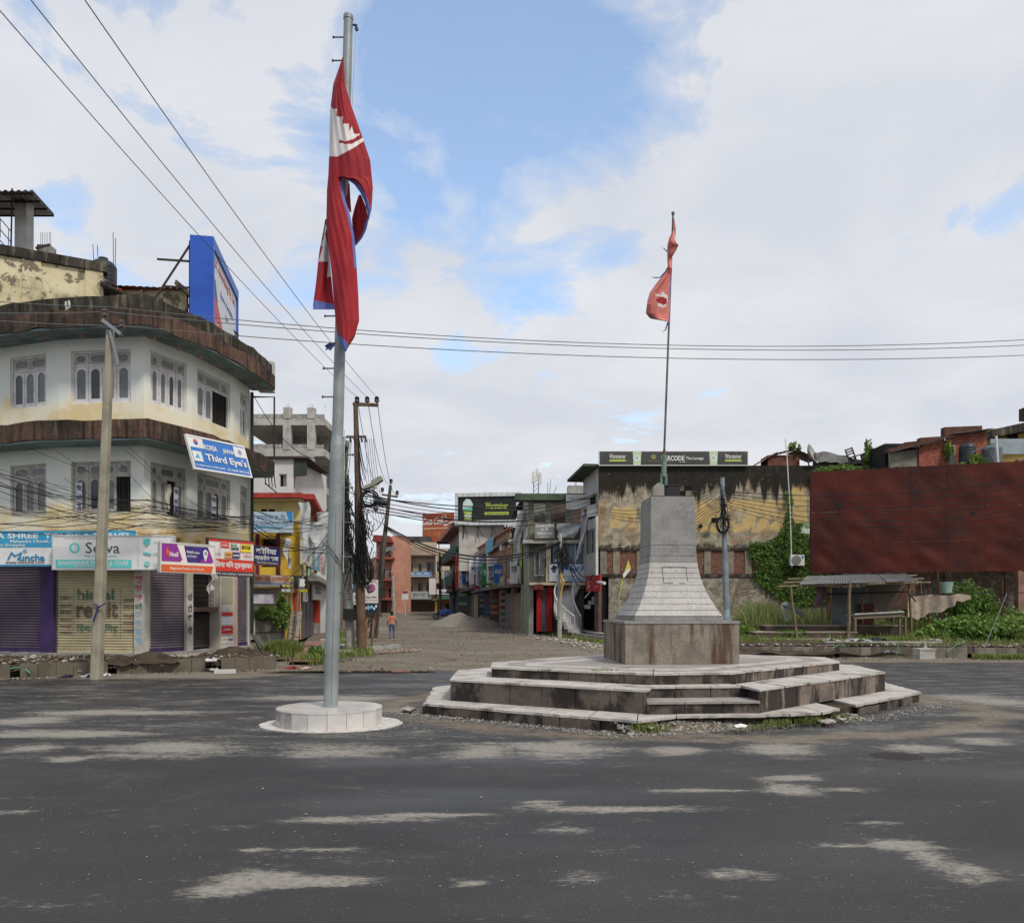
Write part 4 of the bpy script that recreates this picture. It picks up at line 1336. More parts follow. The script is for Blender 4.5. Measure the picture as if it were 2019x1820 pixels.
for f,u0,u1,k,m in [(0,-140,-45,'s',M_SH_PURP),(0,-45,-22,'p',M_PIL_PURP),(0,-22,82,'s',M_SH_PURP),(0,82,108,'p',M_PIL_PURP),
						(1,108,266,'s',M_SH_CREAM),(1,266,284,'p',M_PIL_W),(2,284,366,'s',M_SH_GREY),(2,366,379,'p',M_PIL_W),
						(3,379,431,'o',None),(3,431,460,'p',M_PIL_W),(4,460,466,'p',M_PIL_PK),(4,466,492,'s',M_SH_GREY)]:
	P,Q = V[f],V[f + 1]
	mw = fr((P[0],P[1],0),(Q[0],Q[1],0))
	a,b_ = on_line(u0,P,Q)[0],on_line(u1,P,Q)[0]
	if k == 's':
		s = shutter(CB,mw,a,b_,zb,3.2,m,m_bar=(M_SH_CREAM if m is M_SH_CREAM else M_PIL_PURP))
		if m is M_SH_CREAM:
			W = b_ - a
			M_INKBR = mat('worn_brown_ink',(92,78,66),(150,140,116),ns=5,lo=.5,hi=.75,bump=0)
			M_INKG = mat('worn_green_ink',(74,104,84),(140,142,116),ns=5,lo=.5,hi=.75,bump=0)
			lettering(s,'himal',a + W * .49,2.15,W * .46,.30,M_INKG,.072,.02)
			lettering(s,'remit',a + W * .51,1.72,W * .52,.46,M_INKBR,.072,.03)
			lettering(s,'हिमाल रेमिट',a + W * .51,1.20,W * .52,.27,M_INKG,.072,.02)
			for j,(s1,s2) in enumerate((('रकम','पठाउने'),('पठाउने','रकम'),('तथा','पाउने'),('पाउने','भरपर्दो'),('भरपर्दो','माध्यम'),('माध्यम',''))):
				lettering(s,s1,a + W * .115,2.05 - j * .2,W * .15,.12,M_INKBR,.072,.01)
				if s2:
					lettering(s,s2,a + W * .905,2.0 - j * .22,W * .14,.12,M_INKBR,.072,.01)
			b = MB()
			for xx in (.21,.80):
				b.box(a + W * xx,a + W * xx + .008,.070,.072,.95,2.3)
			b.build('ruled_line',M_INKBR,s)
	elif k == 'p':
		MB().box(a,b_,-.04,.35,zb - .2,3.3).build('pillar',m,CB,mw)
		if f == 1:
			for j,(s_,c_) in enumerate((('भा',M_INKR),('ग्य',M_INKR),('श्री',M_INKR),('मनी',mat('ink_teal',(40,92,96),bump=0)),('ट्रा',mat('ink_paleblue',(120,160,180),bump=0)),('न्स',mat('ink_paleblue',(120,160,180))),('फ',mat('ink_paleblue',(120,160,180))),('र',mat('ink_paleblue',(120,160,180))))):
				lettering(CB,s_,(a + b_) / 2,2.55 - j * .245,(b_ - a) * .78,.2,c_,-.043,.03,mw)
		if f == 2:
			for j,s_ in enumerate(('फो','टो','क','पी')):
				lettering(CB,s_,(a + b_) / 2,2.1 - j * .33,(b_ - a) * .72,.24,mat('ink_darkteal',(36,62,70),bump=0),-.043,.03,mw)
		if f == 3:
			W = b_ - a
			for j,(z0,z1,c_) in enumerate(((1.52,1.64,flat('label_red',(186,44,48))),(1.24,1.48,flat('label_pale',(204,208,214))),(.95,1.2,flat('label_red',(186,44,48))),(.66,.86,flat('label_white',(222,220,214))),(1.9,2.75,flat('label_faded',(160,152,130))))):
				MB().box(a + W * .12,b_ - W * .12,-.046,-.041,z0,z1).build('pasted_notice',c_,CB,mw)
			lettering(CB,'prabhu',a + W * .5,1.08,W * .5,.09,flat('label_white',(222,220,214)),-.049,.02,mw)
			lettering(CB,'ipay',a + W * .32,.76,W * .3,.11,flat('label_orange',(220,150,50)),-.049,.03,mw)
			lettering(CB,'remit',a + W * .7,.76,W * .34,.11,flat('label_navy',(44,52,110)),-.049,.03,mw)
	else:
		MB().box(a,b_,.5,.52,zb,3.3).build('stair_opening',M_DARK,CB,mw)
		shutter(CB,mw,a,b_,.55,1.62,M_SH_DK,y=.35)
		MB().box(a,b_,.02,.30,1.66,1.8).build('lintel_ledge',mat('rust_lintel',(96,76,70)),CB,mw)
		g = MB()
		for i in range(9):
			g.box(a,b_,.2,.215,1.86 + i * .15,1.875 + i * .15)
		for i in range(12):
			xx = a + (b_ - a) * i / 11
			g.box(xx - .006,xx + .006,.19,.2,1.8,3.25)
		g.build('collapsible_grille',mat('grille_iron',(70,58,50)),CB,mw)
for f in range(5):
	P,Q = V[f],V[f + 1]
	mw = fr((P[0],P[1],0),(Q[0],Q[1],0))
	w = math.hypot(Q[0] - P[0],Q[1] - P[1])
	MB().box(0,w,-.06,.3,3.2,3.62).build('lintel_beam',M_BLACK if f == 0 else M_WALL,CB,mw)
band('plinth_step',.18,-.3,.12,.50,M_CONC,.02,8,V)
b = MB()
ol = offset_line(V,.55)
pp = []
for k in range(5):
	for i in range(8):
		t = i / 8
		pp.append((ol[k][0] + (ol[k + 1][0] - ol[k][0]) * t,ol[k][1] + (ol[k + 1][1] - ol[k][1]) * t,9.30 - .1 * abs(math.sin(t * 9))))
b.tube(pp,.006,3)
o = tag(b.build('festoon_cable',mat('dark_wire',(40,40,42),bump=0)),'drooping festoon cable with small bulbs under the roof eave','festoon')
for i in range(2,len(pp),3):
	MB().tube([(pp[i][0],pp[i][1],pp[i][2]),(pp[i][0],pp[i][1],pp[i][2] - .06),(pp[i][0],pp[i][1],pp[i][2] - .13)],[.015,.035,.01],6).build('bulb',mat('bulb_rose',(170,96,84)),o)
M_YPL = mat('yellowed_plaster',(212,200,164),(194,180,142),ns=1.0,peel=((120,110,90),.44,2.6),grime=((64,59,50),.55,.9),streak=((120,104,72),.3,2.2),bump=.35)
ya,yb = (px(-90,23.6),23.6),(px(205,25.4),25.4)
mw = fr((ya[0],ya[1],0),(yb[0],yb[1],0))
L = math.hypot(yb[0] - ya[0],yb[1] - ya[1])
RR = thing('rooftop_room','yellowed mould-streaked rooftop room standing behind the corner building parapet','rooftop room',mw)
MB().box(0,L,0,.25,9.9,12.45).build('wall',M_YPL,RR)
MB().box(0,L + .1,-.1,.35,12.46,12.75).build('coping',M_BLACK,RR)
for x in (L * .50,L * .93):
	MB().box(x - .25,x + .25,-.06,.0,9.9,12.45).build('pilaster',M_YPL,RR)
MB().box(L - .25,L,.25,4.5,9.9,12.2).build('side_wall',M_YPL,RR)
MB().extr([(L - .1,12.0),(L + 1.7,11.35),(L + 1.7,11.42),(L - .1,12.1)],-.3,4.5).build('side_roof',M_BLACK,RR)
MB().box(L,L + 1.5,1.3,1.45,9.9,11.35).build('lean_to_wall',M_YPL,RR)
MB().box(L + .15,L + .6,1.25,1.29,10.3,11.2).build('doorway',M_DARK,RR)
M_TILER = mat('red_roof_tile',(150,84,62),(104,62,50),ns=4,grime=((60,48,42),.3,4))
TR = thing('tiled_lean_to','low rooftop shed with red tiles and a maroon strip behind the parapet','shed',T(px(285,26.5),26.5,11.35))
for i in range(11):
	for j in range(3):
		x0 = -1.0 + i * .22
		MB().grid(lambda s,t: (x0 + s * .225,-.3 + j * .35 + t * .38,1.02 - j * .0 + .09 * (j + t) - .05 * i * .2 + .03 * math.cos((s - .5) * 3)),4,1).build('roof_tile',M_TILER,TR,None,True)
MB().box(-1.0,1.4,.0,.15,-1.45,.98).build('wall',M_YPL,TR)
MB().box(-.9,.45,-.25,-.2,.25,.62).build('maroon_sheet',mat('maroon_sheet',(108,40,44)),TR)
MB().extr([(1.25,1.15),(2.6,.05),(2.5,0),(1.2,1.0)],-.5,1.6).build('sloping_sheet',M_BLACK,TR)
MB().extr([(-1.15,1.25),(-.65,1.35),(-.4,1.0),(-1.0,.95)],.5,1.0).build('orange_sheet',mat('orange_tarp',(206,88,54)),TR)
SH = thing('rooftop_stairwell','unfinished rooftop stair head with concrete posts under a corrugated canopy','stair head',T(px(40,26),26,12.6))
c0 = px(40,26)
def rx(u,D=26):
	return px(u,D) - c0
M_CORR = mat('corrugated_zinc',(138,138,134),(104,100,94),ns=1.5,streak=((96,72,56),.35,2.5),rough=.5,metal=.5,bump=.05)
cr_ = MB()
x0,x1 = rx(-120),rx(108,27.6)
cr_.grid(lambda s,t: (x0 + (rx(64,24.6) - x0 + (x1 - rx(64,24.6)) * t) * s,-1.4 + 3.0 * t,pz(376,24.6) - 12.6 + .72 * t + .025 * math.cos(s * 120)),180,3)
cr_.build('canopy',M_CORR,SH)
for t in (.05,.35,.65,.95):
	yy = -1.4 + 3.0 * t
	MB().beam((x0,yy,pz(376,24.6) - 12.6 + .72 * t - .06),(rx(64,24.6) + (x1 - rx(64,24.6)) * t,yy,pz(376,24.6) - 12.6 + .72 * t - .06),.05).build('rafter',mat('dark_steel',(58,52,50)),SH)
MB().box(rx(40) - .0,rx(63),-.3,.1,-2.7,2.4).build('concrete_post',M_CONC_L,SH)
MB().box(rx(76,27),rx(101,27),.9,1.3,-2.7,1.45).build('concrete_post',M_CONC,SH)
MB().box(rx(62),rx(76),.9,1.0,-2.7,.55).build('brick_infill',mat('brown_brick',(112,62,50)),SH)
MB().beam((rx(60),.3,1.05),(rx(95,26.5),.6,1.3),.07).build('prop',mat('dark_steel',(58,52,50)),SH)
b = MB()
for i in range(6):
	xx = rx(77,27) + .07 * i
	b.tube([(xx,1.1,1.4),(xx + R.uniform(-.02,.02),1.1,1.95)],.008,4)
for i in range(4):
	xx = rx(78) + .09 * i
	b.tube([(xx,.2,-.3),(xx + .05 * i,.2,.7 + .25 * (i % 2))],.008,4)
b.build('rebar',mat('rebar_rust',(78,58,48)),SH)
M_BRK = brickmat('old_orange_brick',(156,92,66),(128,74,54),(120,108,92))
MB().extr([(rx(-110),-.3),(rx(26),-.3),(rx(26),.15),(rx(8),.7),(rx(-110),3.0)],-.55,-.3).build('stair_wall',M_BRK,SH)
rl = MB()
for k in range(3):
	rl.tube([(rx(-60),-.6,2.9 - k * .0 + .35 * k - .4),(rx(42),-.5,.5 + .35 * k)],.015,4)
for i in range(4):
	rl.tube([(rx(-10 + i * 16),-.55,.9 - i * .25 + .6),(rx(-10 + i * 16),-.55,2.2 - i * .3)],.012,4)
rl.tube([(rx(40),-.5,.2),(rx(43),-.5,2.6)],.025,5)
rl.build('handrail',mat('rail_brown',(86,60,52)),SH)
def water_tank(name,label,x,y,z,r,h,m,group=None):
	t = thing(name,label,'water tank',T(x,y,z),group)
	prof = [(r * .97,0)]
	n = 7
	for i in range(n):
		z0 = h * .78 * i / n
		prof += [(r,z0 + .02),(r,z0 + h * .78 / n - .03),(r * .965,z0 + h * .78 / n - .01)]
	prof += [(r * .95,h * .8),(r * .75,h * .88),(r * .4,h * .93)]
	MB().tube([(0,0,p[1]) for p in prof],[p[0] for p in prof],20).build('tank_body',m,t,None,True)
	MB().cyl(0,0,h * .92,h,r * .36,n=14).build('lid',m,t)
	return t
M_TANK = mat('black_polythene',(40,42,46),(52,54,58),ns=2,rough=.45,bump=.03)
water_tank('water_tank','black ribbed water tank behind the yellowed rooftop room',px(204,27),27,pz(568,27) - .25,.42,1.25,M_TANK,'rooftop water tanks')
box_part('tank_stand',M_CONC,bpy.data.objects['water_tank'],-.45,.45,-.45,.45,9.9 - (pz(568,27) - .25),-.002)
b = MB()
for u,v0,v1,du in ((186,505,482,-3),(194,508,484,-2),(224,520,458,-1),(227,515,470,1),(136,525,512,0),(139,528,505,0)):
	b.tube([pt(u,v0 + 30,26.5),pt(u + du,v1,26.5)],.012,4)
tag(b.build('rebar_bundle',mat('rebar_rust',(78,58,48))),'bare rebar rods sticking up beside the black rooftop tank','rebar')
b = MB()
b.tube([pt(130,606,21.4),pt(130,596,21.4),pt(136,594,21.4),pt(137,606,21.4),pt(130,611,21.4)],.03,6)
tag(b.build('overflow_pipe',mat('white_pvc',(206,204,198))),'short bent white pipe on the corner building parapet','pipe')
M_BLUE = mat('hoarding_blue',(46,88,178),(38,74,158),ns=1.2,rough=.4,bump=.02,fine=.03,streak=((30,54,116),.2,3))
p0,p1 = Vector((px(417,24),24,9.85)),Vector((px(467,28.2),28.2,9.85))
HO = thing('roof_hoarding','blue-framed hoarding with a white advertisement standing edge-on above the roof parapet','billboard',fr(p0,p1))
hl,hh = (p1 - p0).length,12.97 - 9.85
MB().box(0,hl,.02,.62,0,hh).build('case',M_BLUE,HO)
MB().ring(rect(0,hl,0,hh),rect(.16,hl - .16,.22,hh - .3),-.06,.02).build('face_frame',M_BLUE,HO)
fc = box_part('print_face',flat('hoarding_white',(206,208,212)),HO,.16,hl - .16,.0,.018,.22,hh - .3)
MB().extr([(.17,.24),(2.6,.24),(1.9,.7),(1.0,1.35),(.17,1.6)],-.006,-.003).build('print_field',flat('hoarding_red',(196,74,78)),fc)
MB().extr([(.17,1.62),(.9,1.42),(.6,2.0),(.17,2.15)],-.006,-.003).build('print_field',flat('hoarding_navy',(58,78,150)),fc)
lettering(fc,'J.K. Advertising Pvt. Ltd.',hl / 2,hh - .62,hl * .82,.34,flat('hoarding_redtext',(184,62,70)),-.008)
lettering(fc,'Space Available',hl * .56,hh - 1.25,hl * .5,.24,flat('hoarding_bluetext',(66,92,170)),-.008)
lettering(fc,'for',hl * .56,hh - 1.65,.4,.2,flat('hoarding_bluetext',(66,92,170)),-.008)
lettering(fc,'9852020461',hl * .42,.62,hl * .6,.32,flat('hoarding_white',(206,208,212)),-.01)
for t in (0.05,.5,.95):
	MB().beam((hl * t,.66,0),(hl * t,.66,hh - .1),.06).build('back_post',mat('dark_steel',(58,52,50)),HO)
st = MB()
st.beam((.2,.66,2.9),(.2,2.2,.3),.05)
st.beam((.2,.66,2.4),(.2,1.6,2.4),.05)
st.beam((.2,.66,1.6),(.2,1.45,1.6),.05)
st.beam((.2,.66,.6),(.2,2.0,.6),.05)
st.beam((.2,1.7,1.15),(.2,1.35,.1),.05)
st.beam((.2,.66,1.1),(.2,1.3,.1),.05)
st.build('back_stay',mat('dark_steel',(58,52,50)),HO)
# ================================================================ SHOP SIGNS on the corner building
def frame_px(u0,D0,u1,D1,vbot,vtop):
	p,q = pt(u0,vbot,D0),pt(u1,vbot,D1)
	q.z = p.z
	return fr(p,q),(q - p).length,(vbot - vtop) / F * D0
W_ = flat('sign_white',(218,218,214))
CY = flat('sign_cyan',(52,150,190))
CYD = flat('sign_cyan_dark',(40,128,172))
TEAL = flat('sign_teal',(96,196,190))
GREYT = flat('sign_grey_text',(78,80,84))
PALE = flat('sign_pale_text',(178,182,184))
PURP = flat('sign_purple',(140,52,140))
INDI = flat('sign_indigo',(60,42,116))
ORNG = flat('sign_orange',(214,92,40))
REDS = flat('sign_red',(206,58,44))
CREAM = flat('sign_cream',(226,218,204))
YEL = flat('sign_yellow',(226,208,46))
NAVY = flat('sign_navy',(34,38,98))
BLK = flat('sign_black',(30,30,32))
CHAR = flat('sign_charcoal',(58,56,60))
SIGB = flat('sign_blue',(46,100,176))
GRN = flat('sign_green',(44,130,74))
LIME = flat('sign_lime',(186,206,84))
mw,w,h = frame_px(-95,22.1,268,21.95,1117,1047)
board('travel_shop_board','long cyan and white travel shop signboard partly covered by the pale teal board',mw,w,h,.1,W_,[
	('r',0,w,h * .53,h,CY),('r',0,w,0,.05,CYD),
	('t','BHAGYA SHREE  TOURS & TRAVEL',w * .515,h * .86,w * .93,.15,W_,.03),('t','Mahendra Chowk, Tel',w * .45,h * .70,1.35,.10,W_,.02),
	('t','Online Shopping',w * .30,h * .595,1.05,.10,W_),('t','@',w * .40,h * .43,.12,.12,CY),('t','M',w * .345,h * .29,.33,.22,CYD,.0,.5),('t','uncha',w * .44,h * .25,.72,.19,CYD,.03),
	('t','www.muncha.com',w * .40,h * .12,1.1,.08,GREYT),('p',[(w * .54,h * .62),(w * .66,h * .62),(w * .66,h * .52)],W_)])
mw,w,h = frame_px(103,21.7,340,21.75,1123,1055.5)
o = board('remittance_shop_board','white and teal shop signboard with a round letter mark above the cream shutter',mw,w,h,.2,W_,[
	('t','नेपालकै पहिलो अनलाइन भुक्तानी',w * .30,h * .90,1.3,.07,PALE),('p',circ(w * .185,h * .63,.145),TEAL),('t','e',w * .185,h * .63,.17,.19,W_,.03),
	('t','Sewa',w * .42,h * .64,.92,.30,GREYT,.0),('t','Pay, send, receive',w * .40,h * .40,.85,.06,TEAL),('r',w * .03,w * .66,.05,h * .29,TEAL),('t','BHAGYASHREE TRAVELS & TOURS',w * .345,h * .195,w * .58,.11,W_,.02),
	('t','Mahendra Chowk, Biratnagar',w * .345,h * .09,1.0,.05,W_),('r',w * .715,w * .718,.06,h - .06,PALE),
	('p',[(w * .79,h * .66),(w * .82,h * .80),(w * .815,h * .88),(w * .79,h * .92),(w * .765,h * .88),(w * .76,h * .80)],TEAL),('t','बिल भुक्तानी',w * .90,h * .80,.35,.06,PALE),
	('p',[(w * .76,h * .53),(w * .83,h * .47),(w * .82,h * .42),(w * .76,h * .46)],TEAL),('t','REMITTANCE',w * .90,h * .47,.36,.05,PALE),('p',circ(w * .79,h * .17,.07),TEAL),('t','20',w * .79,h * .17,.08,.07,W_),('t','Mobile Recharge',w * .90,h * .17,.36,.05,PALE)],
	rim=mat('pale_aluminium',(190,194,196),rough=.4),rimw=.025)
mw,w,h = frame_px(316,21.2,424,22.5,1127.5,1068)
board('telecom_shop_board','purple and orange telecom shop signboard in a white frame',mw,w,h,.12,CREAM,[
	('p',[(.02,h * .36),(w * .35,h * .36),(w * .39,h * .45),(w * .29,h * .97),(.02,h * .97)],PURP),('p',[(w * .48,h * .36),(w * .92,h * .36),(w * .97,h * .42),(w * .86,h * .92),(w * .42,h * .92)],INDI),
	('p',[(w * .70,h * .36),(w * .92,h * .36),(w * .97,h * .42),(w * .89,h * .80)],PURP),('p',[(w * .10,h * .62),(w * .14,h * .54),(w * .15,h * .74),(w * .10,h * .84)],ORNG),('p',[(w * .10,h * .56),(w * .145,h * .50),(w * .15,h * .66),(w * .12,h * .62)],REDS),
	('t','Ncell',w * .235,h * .61,w * .15,.13,W_,.03),('t','नेपालको widest',w * .58,h * .72,w * .24,.09,W_),('t','4G नेटवर्क ।',w * .56,h * .57,w * .18,.09,W_),
	('p',[(w * .81,h * .40),(w * .855,h * .66),(w * .855,h * .76),(w * .81,h * .84),(w * .765,h * .76),(w * .765,h * .66)],W_),('t','4G',w * .81,h * .70,w * .055,.1,INDI,.03),
	('p',[(.02,.02),(w * .93,.02),(w * .955,h * .26),(.02,h * .26)],ORNG),('t','Bhagyashree Travels & Tour Pvt. Ltd.',w * .47,h * .135,w * .62,.09,CREAM)],
	rim=mat('white_frame',(206,202,198)),rimw=.03)
mw,w,h = frame_px(410,23.2,501,24.6,1134,1060)
board('money_transfer_board','red and white money transfer signboard with yellow corner at the building edge',mw,w,h,.1,W_,[
	('r',0,w,0,.14,CHAR),('r',0,w,.14,h * .46,REDS),('r',0,w,h - .09,h,REDS),('t','लिना मनि ट्रान्सफर',w * .55,h * .30,w * .80,.25,W_,.03),('t','फोन नं. ०२१-५३६६८२, ९८५२०२०४६१',w * .53,.07,w * .86,.09,W_),
	('r',w * .26,w * .44,h * .76,h * .90,REDS),('t','prabhu',w * .35,h * .83,w * .14,.08,W_),('t','himal',w * .54,h * .86,w * .13,.08,GRN,.03),('t','remit',w * .56,h * .77,w * .18,.11,BLK,.03),
	('r',w * .69,w * .92,h * .68,h * .90,YEL),('r',w * .71,w * .90,h * .76,h * .87,BLK),('t','WESTERN\nUNION',w * .805,h * .815,w * .16,.11,YEL),
	('t','MoneyGram',w * .17,h * .58,w * .2,.06,GREYT),('r',w * .34,w * .50,h * .50,h * .66,flat('sign_amber',(226,160,60))),('r',w * .50,w * .66,h * .50,h * .66,NAVY),('t','ipay',w * .42,h * .58,w * .12,.09,NAVY),('t','remit',w * .58,h * .58,w * .13,.09,W_),
	('t','SAMSARA',w * .84,h * .58,w * .2,.07,REDS),('r',0,w,h * .685,h * .69,REDS),('r',w * .225,w * .23,h * .48,h * .92,REDS),('r',w * .47,w * .475,h * .69,h * .92,REDS),('r',w * .67,w * .675,h * .48,h * .92,REDS)],rim=mat('dark_frame',(64,62,64)),rimw=.02)
p,q = pt(384,924,22.0),pt(497,942,24.3)
mq = fr(p,q)
Lx = math.hypot(q.x - p.x,q.y - p.y)
dz = q.z - p.z
mq = mq @ Matrix.Rotation(-math.atan2(dz,Lx),4,'Y') @ Matrix.Rotation(RAD(-16),4,'X')
w,h = math.hypot(Lx,dz),1.0
BL2 = flat('school_blue',(52,112,186))
o = board('language_school_board','tilted blue board with two small flags and white lettering hanging from the balcony edge',mq,w,h,.05,BL2,[
	('r',.03,.36 * w * .7,h * .66,h - .03,W_),('p',circ(w * .13,h * .82,.09),flat('sign_midblue',(60,96,160))),('p',[(w * .13 + .09 * math.cos(a_),h * .82 + .09 * math.sin(a_)) for a_ in [i * .35 for i in range(10)]],flat('sign_rose',(196,92,92))),
	('r',w * .78,w - .03,h * .60,h * .93,W_),('p',circ(w * .885,h * .765,.085),flat('sign_lilac',(150,140,190))),
	('t','KOREA',w * .36,h * .72,w * .22,.16,W_,.03),('t','JAPAN',w * .67,h * .69,w * .21,.17,W_,.03),('r',.06,.06 + w * .15,h * .24,h * .54,W_),('p',[(w * .05,h * .33),(w * .13,h * .33),(w * .11,h * .48),(w * .08,h * .42)],flat('sign_sky',(60,170,200))),
	('t',"Third Eye's",w * .59,h * .38,w * .72,.28,W_,.03),('t','For migrant workers in KOREA & JAPAN',w * .28,h * .12,w * .48,.08,W_),('t','021-536030, 9842121425',w * .76,h * .12,w * .40,.09,W_)],
	rim=W_,rimw=.04)
mw,w,h = frame_px(500,27.6,553,28.6,1113,1075)
board('language_class_board','small navy board with white lettering projecting past the money transfer board',mw,w,h,.06,NAVY,[
	('t','कोरिया',w * .46,h * .76,w * .76,.24,W_,.03),('t','जापानीज भाषा',w * .48,h * .40,w * .88,.2,W_,.03),('t',"Third Eye's Education",w * .5,h * .12,w * .8,.09,flat('sign_pale_yellow',(200,190,110)))],rim=mat('rust_frame',(120,72,60)),rimw=.015)
mw,w,h = frame_px(494,28.5,572,30.0,1151,1132)
board('old_transfer_board','weathered white board with faded red lettering over the fenced side plot',mw,w,h,.05,mat('rusted_white',(190,178,162),(160,120,92),ns=2.2,bump=.1),[
	('t','लिना मनि ट्रान्सफर',w * .52,h * .58,w * .86,.22,flat('faded_red',(168,66,52)),.02),('r',0,w,0,.08,flat('faded_steel',(112,124,140)))])
mw,w,h = frame_px(553,31.0,607,31.6,1168,1134)
oo = board('phone_shop_board','black phone shop board with yellow lettering and a white bitten-apple mark',mw,w,h,.08,BLK,[
	('t','मोबाईल',w * .26,h * .86,w * .42,.16,YEL,.03),('t','मर्मत',w * .28,h * .62,w * .38,.16,YEL,.03),('t','सेन्टर',w * .26,h * .38,w * .42,.16,YEL,.03),('t','MOBILE',w * .25,h * .12,w * .42,.13,W_,.03),('t','E',w * .51,h * .12,.07,.13,REDS,.03),('t','XCHANGE',w * .77,h * .12,w * .42,.13,YEL,.03),
	('p',[(w * (.775 + .125 * x),h * (.60 + .27 * z)) for x,z in ((0,.72),(.35,.86),(.75,.72),(.98,.45),(.72,.15),(.78,-.2),(1.05,-.42),(.8,-.8),(.45,-1.0),(.1,-.92),(-.15,-.92),(-.5,-1.0),(-.85,-.6),(-1.02,-.1),(-.95,.4),(-.6,.78),(-.25,.84))],W_),
	('p',[(w * (.775 + .125 * x),h * (.60 + .27 * z)) for x,z in ((.0,.9),(.3,1.05),(.45,1.4),(.15,1.25))],W_),('t','iPhone service',w * .77,h * .25,w * .24,.06,PALE)])
o = MB().grid(lambda s,t: (s * .16 + .05 * math.sin(t * 7) - .1 * t,.04 * math.sin(s * 6 + t * 8),-t * .55 * (1 - .3 * s)),8,10).build('hanging_rag',mat('pale_rag',(186,180,170)),None,T(pt(416,1133,22.3)),True)
tag(o,'pale torn rag hanging below the telecom shop board','rag')
ka,kb = Vector((px(-60,19.6),19.6)),Vector((px(545,23.2),23.2))
def kpos(u):
	k = (u - CX) / F
	d = kb - ka
	s = (k * ka.y - ka.x) / (d.x - k * d.y)
	return ka + d * s
M_BLOCK = mat('kerb_block',(104,96,82),(86,78,66),ns=2.2,streak=((64,57,48),.35,4),bump=.35,bs=26)
M_BLOCKL = mat('kerb_block_patched',(128,121,108),(106,99,88),ns=3,peel=((96,88,76),.42,3),bump=.35,bs=26)
blk = MB().box(-.19,.19,0,.16,0,.36)
_bm = bpy.data.meshes.new('block')
def block_row(name,label,a,b,z,n,hgt,rnd,lean=.012,m=M_BLOCK,m2=None,p2=0):
	d = (b - a)
	L = d.length
	d = d / L
	root = thing(name,label,'kerb wall',fr((a.x,a.y,z),(b.x,b.y,z)),'unfinished block kerbs')
	w = L / n
	for i in range(n):
		c = rnd.uniform(-lean,lean)
		q = MB()
		x0,x1 = i * w + .006,(i + 1) * w - .006
		h1,h2 = hgt + rnd.uniform(-.012,.012),hgt + rnd.uniform(-.012,.012)
		q.add([(x0,c,-.05),(x1,c,-.05),(x1,.17,-.05),(x0,.17,-.05),(x0,c + .006,h1),(x1,c + .006,h2),(x1,.17,h2),(x0,.17,h1)],
			[(0,3,2,1),(4,5,6,7),(0,1,5,4),(1,2,6,5),(2,3,7,6),(3,0,4,7)])
		q.build('block',m2 if (m2 and rnd.random() < p2) else m,root)
	return root
rnd = random.Random(31)
for i,(u0,u1,lab) in enumerate(((-58,20,'short run of grey kerb blocks at the picture edge before the purple shutter'),(39,213,'run of grey kerb blocks behind the concrete pole before the cream shutter'),(230,406,'run of grey kerb blocks before the mauve shutter and stair opening'),(436,545,'run of grey kerb blocks ending at the side plot'))):
	a,b = kpos(u0),kpos(u1)
	block_row('block_kerb',lab,a,b,0,max(2,round((b - a).length / .385)),.355,rnd)
def strip(u,v):
	a = ka.lerp(kb + (kb - ka) * .0,u)
	f = offset_line(V,.2)
	uu = u * 4.999
	k = int(uu)
	col = -60 + 605 * u
	return a,col
def front_at(col):
	for k in range(5):
		P,Q = V[k],V[k + 1]
		s,y = on_line(col,P,Q)
		L = math.hypot(Q[0] - P[0],Q[1] - P[1])
		if -.02 <= s <= L + .02:
			return Vector((P[0] + (Q[0] - P[0]) * s / L,P[1] + (Q[1] - P[1]) * s / L))
	return Vector(V[5]) + Vector((.012 * (col - 492),.02 * (col - 492)))
def strip_pt(s,t):
	col = -60 + 605 * s
	a = kpos(col)
	f = front_at(col)
	p = a.lerp(f,.03 + t * .97)
	edge = min(1,t * 5,(1 - s) * 10)
	hn = noise.noise((p.x * 1.1,p.y * 1.1,1.0))
	z = .16 + .24 * edge + .10 * hn * (1 if t < .8 else .3) + .20 * max(0,noise.noise((p.x * .55 + 7.3,p.y * .8,5))) * math.sin(math.pi * min(1,t * 1.1))
	return (p.x,p.y,z - .02)
tag(MB().grid(strip_pt,130,22).build('sidewalk',M_EARTHDK,None,None,True),kind='structure')
b = MB()
for i in range(1500):
	s,t = rnd.random(),rnd.random() ** 1.2
	p = strip_pt(s,t)
	r = rnd.uniform(.01,.05) if rnd.random() < .9 else rnd.uniform(.05,.13)
	b.rock((p[0],p[1],p[2] + r * .2),r,rnd,mi=0 if rnd.random() < .6 else 1)
for i in range(900):
	col = rnd.uniform(-60,640)
	a = kpos(col)
	r = rnd.uniform(.006,.03)
	b.rock((a.x + rnd.gauss(0,.2),a.y - .12 - abs(rnd.gauss(0,.35)),r * .3),r,rnd,mi=0 if rnd.random() < .5 else 1)
tag(b.build('rubble',[M_EARTH,M_STONE]),'loose earth clods and stones on the torn-up strip before the shops','rubble',kind='stuff')
